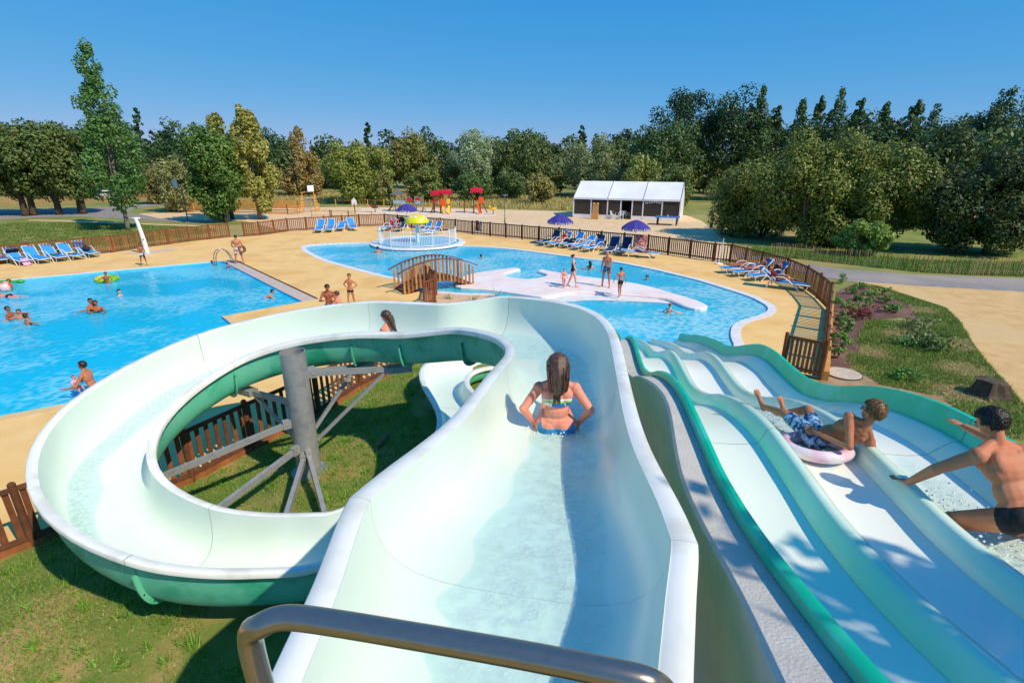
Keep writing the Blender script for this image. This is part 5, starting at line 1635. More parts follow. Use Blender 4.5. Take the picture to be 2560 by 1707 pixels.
# right mass
tpx('round', 1665, 380, 84, 310, 80, (0.055, 0.085, 0.03), 'mid green oak in front of the dark pines', base=0.05, v=3, leaves=6500, leaf=0.3, name='oak_tree')
tpx('pine', 1725, 320, 92, 228, 95, (0.022, 0.042, 0.018), 'dark umbrella pine above the right of the tent', base=0.0, v=0, leaves=6500, leaf=0.32, name='pine_tree')
tpx('round', 1835, 330, 86, 236, 88, (0.028, 0.05, 0.018), 'dark domed tree between the umbrella pine and the poplars', base=0.02, v=4, leaves=7500, leaf=0.32, name='dark_tree')
for i, (px, top, hw, lab) in enumerate([(1897, 214, 36, 'tall poplar just right of the dark domed tree'), (1932, 262, 30, 'shorter poplar leaning against the dark domed tree'), (1997, 246, 36, 'poplar with a forked top right of the dark group'), (2042, 240, 24, 'thin poplar left of the tallest right pair'), (2090, 219, 40, 'broad tall poplar above the large olive tree'), (2138, 242, 26, 'slim poplar right of the broad tall one'), (2204, 256, 34, 'feathery poplar above the right of the large olive tree'), (2282, 250, 32, 'airy poplar left of the dark conifer'), (2330, 262, 46, 'dark bushy conifer on the right skyline'), (2496, 216, 50, 'tall poplar near the right edge'), (2565, 200, 60, 'tallest poplar cut by the right edge')]):
    tpx(('poplar', 'column')[i % 2] if i != 8 else 'cone', px, (top+400)/2, 84+3*(i % 3), top, hw, (0.045, 0.07, 0.025) if i % 2 else (0.055, 0.085, 0.028), lab, base=0.15, v=i % 4, leaves=3400, leaf=0.28, bark=M_barkp, name='poplar_tree' if i != 8 else 'conifer_tree', group='poplars on the right skyline')
big_c = (0.104, 0.112, 0.026)
tpx('bushy', 1905, 500, 44, 395, 135, big_c, 'left part of the large olive thicket, a broad bushy tree over the bench', base=0.0, v=0, deep=0.6, leaves=19000, leaf=0.17, name='thicket_tree', multi=2)
tpx('bushy', 2060, 480, 39.5, 318, 180, (0.112, 0.118, 0.027), 'large rounded olive tree at the centre of the right thicket', base=0.0, v=3, leaves=26000, leaf=0.165, name='thicket_tree', deep=0.55, multi=3, bark=M_barkp)
tpx('bushy', 2215, 500, 38, 350, 135, (0.10, 0.11, 0.026), 'right part of the large olive thicket above the paling fence', base=0.0, v=2, deep=0.55, leaves=19000, leaf=0.165, name='thicket_tree', multi=2)
tpx('bushy', 2160, 600, 34.6, 548, 66, (0.13, 0.17, 0.04), 'low light green shrub leaning over the paling fence', base=0.0, v=1, leaves=4200, leaf=0.16, name='shrub', cat='bush')
tpx('bushy', 2480, 520, 35.5, 375, 175, (0.036, 0.048, 0.015), 'dark spreading tree at the right edge above the paling fence', base=0.04, v=4, deep=0.6, leaves=20000, leaf=0.17, name='dark_tree', multi=2)
tpx('round', 2330, 470, 52, 330, 140, (0.034, 0.05, 0.015), 'shaded green tree between the thicket and the right edge', base=0.02, v=5, leaves=9000, leaf=0.28, name='dark_tree')
tpx('round', 2620, 460, 48, 330, 150, (0.04, 0.06, 0.02), 'dark tree cut by the right edge of the frame', base=0.02, v=6, leaves=8000, leaf=0.28, name='dark_tree')
# tree outside the frame whose shade dapples the lanes
tree('round', 6.35, -1.55, 10.2, 1.5, MG, 'tree behind the viewer shading the top of the lanes', base=0.64, v=2, leaves=700, leaf=0.2, name='shade_tree')

# far woodland reads as one mass
def woodland(name, rows, seed, n_each, leaf):
    r = np.random.default_rng(seed)
    Vs = []
    for (X, Y, H, hw, kind, v) in rows:
        C, rad, _ = crown_verts(kind, v)
        Cw = C*np.array([hw, hw, H])
        V = leaf_cloud(Cw, rad*(hw*0.62+H*0.38)*(1.0 if kind not in ('poplar', 'cone') else 0.5), n_each, leaf, r)
        V += np.array([X, Y, 0])
        V[:, 2] = np.maximum(V[:, 2], 0.0)
        Vs.append(V)
    V = np.concatenate(Vs)
    return np_mesh(name, V, np.arange(len(V)).reshape(-1, 4), M_leaf)
r_ = random.Random(11)
rowsA, rowsB, rowsC = [], [], []
X = -150
while X < 165:
    px = 1280+X/120*1290
    Ht = 10.8+r_.uniform(-1.2, 1.6)+(2.2 if px < 560 else 0)+(3.5 if px > 1750 else 0)
    kind = r_.choice(['round', 'bushy', 'round', 'bushy', 'cone'])
    (rowsA if r_.random() < 0.6 else rowsB).append((X, 122+r_.uniform(-8, 8), Ht+(1.5 if kind == 'cone' else 0), r_.uniform(3.6, 5.2) if kind != 'cone' else 2.4, kind, r_.randrange(4)))
    X += r_.uniform(2.6, 3.8)
X = -95
while X < 110:
    px = 1280+X/101*1290
    rowsC.append((X, 103+r_.uniform(-4, 4), r_.uniform(5.5, 8.5), r_.uniform(2.8, 4.4), r_.choice(['bushy', 'round']), r_.randrange(6)))
    X += r_.uniform(4.2, 7.0)
X = -30
for X in (45, 50, 55, 60, 66, 72, 78):
    rowsB.append((X, 62+r_.uniform(-3, 8), r_.uniform(8, 10.5), r_.uniform(4, 5), 'bushy', r_.randrange(4)))
    rowsA.append((X+4, 80+r_.uniform(-3, 8), r_.uniform(10, 12.5), r_.uniform(4, 5), 'round', r_.randrange(4)))
for X in range(-120, -40, 7):
    rowsA.append((X, 92+r_.uniform(-6, 6), r_.uniform(9, 12), r_.uniform(4, 5.2), 'round', r_.randrange(4)))
for nm, rows, col, lab in (('woodland', rowsA, (0.034, 0.056, 0.020), 'dark green far woodland behind the meadow'), ('woodland', rowsB, (0.06, 0.08, 0.026), 'olive crowns scattered through the far woodland'), ('scrub', rowsC, (0.10, 0.105, 0.035), 'olive and tan scrub at the foot of the far woodland')):
    me = woodland(nm, rows, len(rows), 2100 if nm == 'woodland' else 1900, 0.37 if nm == 'woodland' else 0.31)
    o = inst(nm, me); o.color = (col[0]*LB*0.88, col[1]*LB*1.02, col[2]*LB*0.8, 1)
    stuff(o, lab, 'woodland')

# grass blades
def blades(name, pts, hmin, hmax, w, col, seed, lab, clump=None):
    r = np.random.default_rng(seed)
    n = len(pts)
    P = np.asarray(pts, float)
    a = r.uniform(0, 2*math.pi, n)
    h = r.uniform(hmin, hmax, n)
    d = np.stack([np.cos(a), np.sin(a), np.zeros(n)], 1)
    tip = P+np.stack([r.normal(size=n)*h*0.55, r.normal(size=n)*h*0.55, h], 1)
    V = np.stack([P-d*w, P+d*w, tip], 1).reshape(-1, 3)
    me = np_mesh(name, V, np.arange(len(V)).reshape(-1, 3), M_leaf)
    o = inst(name, me); o.color = (col[0]*LB*0.88, col[1]*LB*1.02, col[2]*LB*0.8, 1)
    stuff(o, lab, 'grass')
    return o
r0 = np.random.default_rng(5)
def noise2(x, y):
    return math.sin(x*1.7+0.6*math.sin(y*1.3))*math.cos(y*1.9+0.7*math.sin(x*1.1))
LOWC = [((allA[i]+allB[i])/2)[:2] for i in range(7*NS+12, len(allA), 3)]
def scatter(poly, n, seed, zf, thin=0.0, near=False):
    r = np.random.default_rng(seed)
    xs = [p[0] for p in poly]; ys = [p[1] for p in poly]
    out = []
    while len(out) < n:
        x, y = r.uniform(min(xs), max(xs)), r.uniform(min(ys), max(ys))
        if not inpoly((x, y), poly):
            continue
        if near and any((x-c[0])**2+(y-c[1])**2 < 0.75 for c in LOWC):
            continue
        if thin and noise2(x, y)+r.uniform(-0.5, 0.5) > thin:
            continue
        out.append((x, y, zf(x, y)))
    return out
vis = [(-8.6, 5.9), (-7.7, 7.05), (-6.15, 8.85), (-4.65, 11.6), (-4.05, 13.2), (-3.1, 14.7), (-1.4, 14.8), (0.2, 13.2), (0.5, 9), (0.4, 3), (-1, 1.8), (-9.6, 2.2), (-10.5, 3.6)]
blades('lawn_grass', scatter(vis, 90000, 1, mound_z, 0.5, True), 0.02, 0.075, 0.0055, (0.10, 0.17, 0.026), 2, 'green lawn grass under the flume')
blades('lawn_grass', scatter(vis, 32000, 3, mound_z, 0, True), 0.015, 0.05, 0.006, (0.26, 0.2, 0.09), 4, 'dry straw-coloured grass in the lawn under the flume')
tuft_r = random.Random(3)
tp = []
for _ in range(330):
    c = scatter(vis, 1, tuft_r.randrange(10**6), mound_z, 0, True)[0]
    for k in range(26):
        tp.append((c[0]+tuft_r.gauss(0, 0.04), c[1]+tuft_r.gauss(0, 0.04), c[2]))
blades('lawn_grass', tp, 0.06, 0.16, 0.007, (0.12, 0.2, 0.03), 6, 'longer grass tufts in the lawn under the flume')
bank = [at2(*p) for p in [(2130,712),(2200,716),(2290,746),(2365,770),(2400,803),(2433,855),(2465,900),(2515,955),(2570,1020),(2560,1100),(2470,1080),(2350,990),(2200,960),(2110,905),(2165,800),(2300,800),(2266,757),(2200,732)]]
struct(sheet('bank_soil', bank, [], -0.024, mat('bank_soil', rgb(124, 122, 62), 0.95, rgb(150, 122, 84), 1.2, bump=0.8, bscale=18, coord='World', col3=rgb(112, 128, 52), n3=0.5, detail=8)))
blades('bank_grass', scatter(bank, 34000, 8, lambda x, y: -0.03, 0.12), 0.04, 0.13, 0.012, (0.11, 0.15, 0.03), 9, 'patchy weeds and grass on the bank right of the lanes')
blades('bank_grass', scatter(bank, 14000, 10, lambda x, y: -0.03), 0.03, 0.1, 0.012, (0.22, 0.17, 0.08), 11, 'dry grass on the bank right of the lanes')
verge = [at2(*p) for p in [(1880,640),(2000,646),(2300,681),(2560,692),(2700,698),(2700,660),(2300,650),(2000,625),(1880,615)]]
blades('verge_grass', scatter(verge, 22000, 12, lambda x, y: -0.03), 0.06, 0.2, 0.02, (0.10, 0.17, 0.03), 13, 'bright grass verge behind the paling fence')
dry = [at2(*p) for p in [(560,505),(800,508),(1000,513),(1300,522),(1430,526),(1430,500),(1200,490),(900,484),(600,486)]]
blades('dry_grass', scatter(dry, 26000, 14, lambda x, y: -0.03), 0.25, 0.75, 0.06, (0.30, 0.22, 0.10), 15, 'tall dry grass in the meadow behind the sand')
lft = [at2(*p) for p in [(-60,560),(100,556),(300,560),(500,570),(560,575),(470,590),(280,615),(0,640),(-60,645)]]
blades('field_grass', scatter(lft, 30000, 16, lambda x, y: -0.03, 0.4), 0.05, 0.16, 0.03, (0.10, 0.12, 0.03), 17, 'rough grass field behind the left fence')
# planted shrubs
def plant(name, p, h, w, n, leaf, col, label, seed, cat='plant'):
    r = np.random.default_rng(seed)
    k = max(4, int(n/40))
    C = np.stack([r.normal(size=k)*w*0.35, r.normal(size=k)*w*0.35, r.uniform(0.25, 0.85, k)*h], 1)
    V = leaf_cloud(C, np.full(k, w*0.32), n, leaf, r)
    V[:, 2] = np.maximum(V[:, 2], 0.01)
    root = empty(name, (p[0], p[1], p[2] if len(p) > 2 else 0)); tag(root, label, cat)
    o = inst('foliage', np_mesh('foliage', V, np.arange(len(V)).reshape(-1, 4), M_leaf), root); o.color = (col[0]*LB*0.88, col[1]*LB*1.02, col[2]*LB*0.8, 1)
    for j in range(4):
        c = C[j]
        mb = MB(); mb.tube([(0, 0, 0), (c[0]*0.5, c[1]*0.5, c[2]*0.5), tuple(c)], [0.012, 0.01, 0.005], 5); mb.build('stem', M_bark, root)
    return root
GREENP = (0.09, 0.16, 0.035)
pl = [((2105,709), .5, .5, 'bushy green plant at the fence corner of the mulch bed'), ((2130,735), .35, .4, 'small green plant at the top left of the mulch bed'), ((2160,722), .35, .4, 'small green plant in the second place along the mulch top'), ((2175,738), .35, .4, 'grassy plant in the middle of the upper mulch row'), ((2205,735), .35, .4, 'grassy plant at the right end of the upper mulch row'), ((2147,752), .3, .35, 'little plant near the mulch centre left'), ((2178,750), .35, .4, 'grassy plant in the second mulch row'), ((2215,757), .4, .45, 'yellow-green plant near the right side of the mulch'), ((2102,754), .3, .4, 'pale plant close to the fence in the mulch'), ((2137,770), .4, .5, 'spiky green plant in the mulch middle'), ((2175,766), .35, .4, 'low plant right of the spiky one'), ((2222,778), .3, .5, 'low bluish plant at the lower right of the mulch'), ((2116,784), .4, .45, 'yellowish shrub on the lower left mulch'), ((2240,783), .3, .4, 'plant at the far lower right of the mulch')]
for i, (px, h, w, lab) in enumerate(pl):
    plant('garden_plant', at(*px), h, w, 180, 0.05, GREENP if i % 3 else (0.13, 0.17, 0.05), lab, i)
for i, (px, lab) in enumerate([((2112,812), 'upper climbing shrub of the row beside the retaining board'), ((2107,840), 'second shrub of the row beside the retaining board'), ((2102,868), 'third shrub of the row beside the retaining board'), ((2094,895), 'lowest shrub of the row beside the retaining board')]):
    plant('garden_shrub', at(*px), 0.65, 0.42, 260, 0.05, (0.08, 0.14, 0.03), lab, 40+i)
plant('red_shrub', at(2155, 798), 0.5, 0.7, 420, 0.05, (0.14, 0.03, 0.028), 'dark red-leaved shrub at the lower mulch edge', 61)
plant('weed_clump', at(2345, 872), 0.4, 1.1, 600, 0.06, (0.05, 0.085, 0.025), 'dark leafy weed clump on the bank', 62)
plant('weed_clump', at(2270, 822), 0.3, 1.0, 400, 0.05, (0.13, 0.13, 0.07), 'greyish dry weed clump above the dark one on the bank', 63)
plant('weed_clump', at(2245, 858), 0.25, 0.6, 240, 0.05, (0.10, 0.17, 0.05), 'small light weed left of the dark clump on the bank', 64)
plant('weed_clump', at(2265, 950), 0.3, 0.5, 240, 0.05, (0.07, 0.14, 0.03), 'fresh green weed on bare earth near the green wall', 65)
for i, (px, lab) in enumerate([((1125,748), 'spiky yucca left in the gravel bed by the bridge'), ((1180,756), 'yellowish spiky plant in the middle of the gravel bed'), ((1240,744), 'spiky yucca right in the gravel bed')]):
    r = empty('yucca_plant', at(*px)); tag(r, lab, 'plant')
    for k in range(14):
        a = rng.uniform(0, 6.28); l = rng.uniform(0.3, 0.55)
        e = Vector((math.cos(a)*l, math.sin(a)*l, l*rng.uniform(0.4, 1.1)))
        mb = MB(); sd = Vector((-math.sin(a), math.cos(a), 0))*0.02
        mb.add([-sd, sd, e*0.6+sd*0.8, e, e*0.6-sd*0.8], [(0, 1, 2, 3, 4)]); mb.build('leaf', mat('yucca_green', rgb(110, 130, 84), 0.6, rgb(140, 150, 90), 4), r)
# stump on the bank
mb = MB(); n = 14
rows = []
for zz, rr in ((0, 0.5), (0.12, 0.4), (0.3, 0.34), (0.42, 0.32)):
    rows.append([Vector(((rr+0.07*math.sin(j*2.3)+rng.uniform(-.03, .03))*math.cos(2*math.pi*j/n), (rr+0.07*math.sin(j*1.7))*math.sin(2*math.pi*j/n), zz+rng.uniform(-0.03, 0.05)*(zz > 0.3))) for j in range(n)])
mb.grid(rows, True); mb.add(rows[-1], [tuple(range(n))])
o = mb.build('tree_stump', M_bark, None, False); o.location = at(2470, 988, -0.03)
tag(o, 'weathered tree stump on the bank near the sand path', 'stump')
for i in range(16):
    px = (rng.uniform(2220, 2440), rng.uniform(930, 1010))
    mb = MB(); mb.sphere((0, 0, 0.01), (rng.uniform(.05, .12), rng.uniform(.04, .08), rng.uniform(.02, .05)), 6, 4)
    mb.v = [(x+rng.uniform(-.012, .012), y+rng.uniform(-.012, .012), z) for x, y, z in mb.v]
    o = mb.build('stone', M_dirt); o.location = at(*px, -0.03); tag(o, 'small pale stone on the bare earth of the bank', 'stone', 'stones on the bare earth of the bank')
# ================================================================== people
M_skin = {}
def skin(tone):
    c = {'fair': (228, 176, 146), 'tan': (196, 134, 98), 'brown': (164, 104, 72), 'pink': (226, 156, 132), 'olive': (184, 130, 96)}[tone]
    if tone not in M_skin:
        m = mat('skin_'+tone, rgb(*c), 0.58, rgb(min(255, c[0]+10), c[1]-16, c[2]-16), 7, bump=0.06, bscale=70, spec=0.3, contrast=0.8, col3=rgb(c[0]-14, c[1]-22, c[2]-20), n3=4)
        m.node_tree.nodes['Principled BSDF'].inputs['Subsurface Weight'].default_value = 0.0
        M_skin[tone] = m
    return M_skin[tone]
def cloth(name, c, c2=None, sc=8, contrast=0.4):
    return mat('cloth_'+name, rgb(*c), 0.8, rgb(*(c2 or c)), sc, contrast=contrast)
def hairm(name, c):
    return mat('hair_'+name, rgb(*c), 0.42, rgb(*[int(x*0.6) for x in c]), 40, spec=0.5, bump=0.3, bscale=90)
HAIR = {'dark': hairm('dark', (46, 34, 28)), 'brown': hairm('brown', (92, 62, 42)), 'black': hairm('black', (28, 24, 24)), 'sand': hairm('sand', (150, 112, 70)), 'chestnut': hairm('chestnut', (104, 72, 58))}
def capsule(mb, a, b, ra, rb, n=10, sq=None):
    a, b = Vector(a), Vector(b)
    d = b-a
    L = d.length
    if L < 1e-6:
        mb.sphere(a, ra); return
    q = d.to_track_quat('Z', 'Y').to_matrix()
    prof = []
    for i in range(5):
        th = math.pi/2*(1-i/4)
        prof.append((ra*math.cos(th), -ra*math.sin(th)))
    for i in range(5):
        th = math.pi/2*i/4
        prof.append((rb*math.cos(th), L+rb*math.sin(th)))
    vs, fs = [], []
    for (r, z) in prof:
        r = max(r, 1e-4)
        for j in range(n):
            t = 2*math.pi*j/n
            vs.append(a+q @ Vector((r*math.cos(t), r*math.sin(t), z)))
    m = len(prof)
    for i in range(m-1):
        for j in range(n):
            fs.append((i*n+j, i*n+(j+1) % n, (i+1)*n+(j+1) % n, (i+1)*n+j))
    fs.append(tuple(range(n-1, -1, -1))); fs.append(tuple((m-1)*n+j for j in range(n)))
    mb.add(vs, fs)
def ellips(mb, c, r, X, Y, Z, n=14):
    M = Matrix((X, Y, Z)).transposed()
    mb.sphere(c, r, n, 9, M)
def V3(*a): return Vector(a)
def remesh(mb, vox, smooth, name, m, it=None):
    o = bpy.data.objects.new('tmp', mb.mesh('tmp', m))
    COL.objects.link(o)
    md = o.modifiers.new('r', 'REMESH'); md.mode = 'VOXEL'; md.voxel_size = vox; md.use_smooth_shade = True
    s = o.modifiers.new('s', 'SMOOTH'); s.iterations = smooth; s.factor = 0.5
    dg = bpy.context.evaluated_depsgraph_get()
    me = bpy.data.meshes.new_from_object(o.evaluated_get(dg))
    old = o.data
    bpy.data.objects.remove(o); bpy.data.meshes.remove(old)
    me.name = name
    me.polygons.foreach_set('use_smooth', [True]*len(me.polygons))
    return me
class Fig: pass
def nz(v): return Vector(v).normalized()
def figure(H=1.75, sp=(0, 0, 1), fw=(0, 1, 0), tw=0.0, head=(0, 0, 1), look=(0, 1, 0), arms=None, legs=None, build=1.0, female=False, near=False, tone='tan', vox=None, child=0.0):
    """pose in local axes: +Y forward, +X the figure's right, +Z up; pelvis at the origin.
    arms = ((upper dir, fore dir, hand dir), ...) right then left; legs = ((thigh dir, shin dir, foot dir), ...)"""
    f = Fig()
    sp = nz(sp)
    fwv = Vector(fw); fwv = nz(fwv-sp*fwv.dot(sp))
    rt = fwv.cross(sp).normalized()
    rot = Matrix.Rotation(tw, 3, sp)
    rt2, fw2 = rot @ rt, rot @ fwv
    hd = nz(head); lk = Vector(look); lk = nz(lk-hd*lk.dot(hd)); hr = lk.cross(hd).normalized()
    arms = arms or (((0.25, 0, -1), (0.1, 0.15, -1), (0, 0.1, -1)), ((-0.25, 0, -1), (-0.1, 0.15, -1), (0, 0.1, -1)))
    legs = legs or (((0.05, 0.02, -1), (0, -0.03, -1), (0.15, 1, -0.15)), ((-0.05, 0.02, -1), (0, -0.03, -1), (-0.15, 1, -0.15)))
    b = build*H
    hs = H*(0.066+0.018*child)       # head half height
    mb = MB()
    bones = []
    def cap(n, a, c, ra, rb):
        capsule(mb, a, c, ra, rb); bones.append((n, Vector(a), Vector(c)))
    P = V3(0, 0, 0)
    sw = 0.098*b if female else 0.108*b
    hw = 0.062*b if female else 0.054*b
    chest = P+sp*0.195*H; neck = P+sp*0.285*H
    # trunk
    ellips(mb, P+sp*0.005*H, (0.093*b if female else 0.086*b, 0.064*b, 0.07*H), rt, fwv, sp); 
    ellips(mb, P+sp*0.09*H, (0.068*b if female else 0.076*b, 0.05*b, 0.085*H), rt.lerp(rt2, .5).normalized(), fwv.lerp(fw2, .5).normalized(), sp)
    ellips(mb, chest, (0.082*b if female else 0.094*b, 0.058*b, 0.09*H), rt2, fw2, sp)
    ellips(mb, neck-sp*0.03*H, (sw*0.9, 0.04*b, 0.035*H), rt2, fw2, sp)
    if female:
        for s in (-1, 1):
            mb.sphere(chest+rt2*s*0.042*b+fw2*0.045*b+sp*0.005*H, 0.034*b, 10, 7)
    else:
        for s in (-1, 1):
            ellips(mb, chest+rt2*s*0.045*b+fw2*0.03*b+sp*0.025*H, (0.045*b, 0.03*b, 0.035*H), rt2, fw2, sp)
    for s in (-1, 1):   # buttocks and shoulder blades
        mb.sphere(P+rt*s*0.04*b-fwv*0.028*b-sp*0.02*H, 0.047*b, 10, 7)
        ellips(mb, chest+rt2*s*0.05*b-fw2*0.032*b+sp*0.02*H, (0.036*b, 0.022*b, 0.05*H), rt2, fw2, sp)
    bones += [('pelvis', P-sp*0.05*H, P+sp*0.055*H), ('belly', P+sp*0.055*H, P+sp*0.13*H), ('chest', P+sp*0.13*H, neck)]
    hc = neck+hd*(0.045*H+hs*0.98)
    cap('neck', neck-sp*0.01*H, hc-hd*hs*0.55-lk*hs*0.15, 0.030*b*(0.9 if female else 1.0), 0.027*b)
    for s in (-1, 1):   # trapezius
        capsule(mb, neck+hd*0.03*H, neck+rt2*s*sw*0.75-sp*0.012*H, 0.02*b, 0.022*b)
    # head: skull, jaw, nose, ears, brow
    ellips(mb, hc+hd*hs*0.18-lk*hs*0.1, (hs*0.74, hs*0.86, hs*0.82), hr, lk, hd)
    ellips(mb, hc-hd*hs*0.38+lk*hs*0.2, (hs*0.5, hs*0.5, hs*0.56), hr, lk, hd)
    capsule(mb, hc+lk*hs*0.7+hd*hs*0.05, hc+lk*hs*0.9-hd*hs*0.2, hs*0.09, hs*0.13, 8)
    capsule(mb, hc+lk*hs*0.58-hd*hs*0.55-hr*hs*0.15, hc+lk*hs*0.58-hd*hs*0.55+hr*hs*0.15, hs*0.1, hs*0.1, 8)
    for s in (-1, 1):
        ellips(mb, hc+hr*s*hs*0.76-lk*hs*0.08-hd*hs*0.08, (hs*0.07, hs*0.16, hs*0.24), hr, lk, hd, 8)
    bones.append(('head', hc-hd*hs*0.5, hc+hd*hs*0.5))
    f.hc, f.hs, f.hd, f.lk, f.hr = hc, hs, hd, lk, hr
    # limbs
    f.hand, f.foot, f.sh, f.knee = [], [], [], []
    for s, (ua, fa, ha) in zip((1, -1), arms):
        S = neck-sp*0.03*H+rt2*s*sw
        E = S+nz(ua)*0.172*H; Wr = E+nz(fa)*0.148*H
        mb.sphere(S, 0.034*b, 10, 7)
        nm = 'r' if s > 0 else 'l'
        cap('uarm'+nm, S, E, 0.030*b, 0.0225*b)
        cap('farm'+nm, E, Wr, 0.0245*b, 0.0155*b)
        h = nz(ha); 
        side = rt2*s-h*h.dot(rt2*s)
        side = nz(side) if side.length > 0.05 else nz(fw2-h*h.dot(fw2))
        pn = h.cross(side)
        pc = Wr+h*0.03*H
        ellips(mb, pc, (0.021*H, 0.009*H, 0.03*H), side, pn, h, 10)
        bones.append(('hand'+nm, Wr, Wr+h*0.1*H))
        fr = 0.0052*H
        for k, (o, l) in enumerate(((-0.016, 0.042), (-0.0055, 0.048), (0.005, 0.045), (0.015, 0.036))):
            a = Wr+h*0.05*H+side*o*H
            m1 = a+h*l*0.5*H+side*o*0.25*H; m2 = m1+nz(h*0.8+pn*0.5)*l*0.5*H
            capsule(mb, a, m1, fr, fr*0.95, 6); capsule(mb, m1, m2, fr*0.95, fr*0.8, 6)
        th = Wr+h*0.018*H-side*0.012*H
        capsule(mb, th, th+nz(h*0.8-side*0.75)*0.028*H, fr*1.2, fr*1.1, 6)
        capsule(mb, th+nz(h*0.8-side*0.75)*0.028*H, th+nz(h*0.8-side*0.75)*0.028*H+nz(h-side*0.2)*0.022*H, fr*1.1, fr*0.85, 6)
        f.hand.append(Wr+h*0.05*H); f.sh.append(S)
    for s, (tg, sn, ft) in zip((1, -1), legs):
        hp = P+rt*s*hw-sp*0.02*H
        K = hp+nz(tg)*0.24*H; A = K+nz(sn)*0.235*H
        nm = 'r' if s > 0 else 'l'
        k2 = 1.12 if female else 1.0
        cap('thigh'+nm, hp, K, 0.052*b*k2, 0.034*b)
        cap('shin'+nm, K, A, 0.032*b, 0.0195*b)
        bk = nz(Vector(sn).cross(rt))
        calf = K+nz(sn)*0.075*H
        back = nz(tg).cross(rt)
        dirk = (hp-K).normalized()+(A-K).normalized()
        dirk = -fwv if dirk.length < 0.15 else nz(dirk)
        ellips(mb, calf+dirk*0.009*b, (0.03*b, 0.03*b, 0.06*H), rt, nz(rt.cross(nz(sn))), nz(sn), 10)
        fd = nz(ft)
        heel = A+nz(sn)*0.022*H-fd*0.02*H
        toe = heel+fd*0.115*H
        capsule(mb, heel, toe, 0.022*b, 0.015*b, 10); capsule(mb, A, heel+fd*0.05*H, 0.02*b, 0.018*b, 8)
        lat = nz(fd.cross(nz(sn)))
        for q in range(5):
            o = (q-2)*0.0082*H
            capsule(mb, toe+lat*o-fd*0.01*H, toe+lat*o+fd*(0.026-0.0025*abs(q-(2 if True else 0)))*H, 0.0062*H, 0.0055*H, 6)
        bones.append(('foot'+nm, heel, toe))
        f.foot.append(heel); f.knee.append(K)
    vox = vox or (0.007 if near else 0.018)
    f.me = remesh(mb, vox, 5 if near else 3, 'body', skin(tone))
    f.bones, f.H = bones, H
    co = np.empty(len(f.me.vertices)*3, np.float32); f.me.vertices.foreach_get('co', co)
    f.co = co.reshape(-1, 3).astype(float)
    best = np.full(len(f.co), 1e9); bi = np.zeros(len(f.co), int); bt = np.zeros(len(f.co))
    for i, (n, a, c) in enumerate(bones):
        a, c = np.array(a), np.array(c)
        ab = c-a
        t = np.clip(((f.co-a) @ ab)/(ab @ ab), 0, 1)
        d = np.linalg.norm(f.co-(a+t[:, None]*ab), axis=1)
        if n in ('pelvis', 'belly', 'chest'):
            d = d*0.62
        if n == 'head':
            d = d*0.55
        m = d < best
        best[m] = d[m]; bi[m] = i; bt[m] = t[m]
    f.bn = np.array([bones[i][0] for i in bi]); f.bt = bt
    return f
def shell(f, mask, off, m, name, parent, noise=0.0, seed=0):
    """a garment or head of hair: the masked skin faces lifted off the body"""
    me = f.me
    nv = len(me.vertices)
    no = np.empty(nv*3, np.float32); me.vertices.foreach_get('normal', no); no = no.reshape(-1, 3)
    r = np.random.default_rng(seed)
    o = off+(r.uniform(-1, 1, nv)*noise if noise else 0)
    faces = [tuple(p.vertices) for p in me.polygons if all(mask[v] for v in p.vertices)]
    if not faces:
        return None
    used = sorted({v for fc in faces for v in fc})
    mp = {v: i for i, v in enumerate(used)}
    cnt = {}
    for fc in faces:
        for a, b in zip(fc, fc[1:]+fc[:1]):
            k = (min(a, b), max(a, b)); cnt[k] = cnt.get(k, 0)+1
    border = [k for k, c in cnt.items() if c == 1]
    bset = {v for k in border for v in k}
    V = [f.co[v]+no[v]*(o[v] if noise else off)*(0.45 if v in bset and noise == 0 else 1) for v in used]
    F = [tuple(mp[v] for v in fc) for fc in faces]
    base = len(V)
    bl = sorted(bset)
    bm = {v: base+i for i, v in enumerate(bl)}
    V += [f.co[v]-no[v]*0.004 for v in bl]
    F += [(mp[a], mp[b], bm[b], bm[a]) for a, b in border]
    mb = MB(); mb.add([tuple(v) for v in V], F)
    return mb.build(name, m, parent, True)
def hair_mask(f, back=0.15, low=-0.1, fringe=0.42):
    d = (f.co-np.array(f.hc))/f.hs
    u, l = d @ np.array(f.hd), d @ np.array(f.lk)
    return np.isin(f.bn, ['head', 'neck']) & ((u > fringe) | ((l < back-0.25*0) & (u > low)) | ((l < -0.2) & (u > low-0.35)))
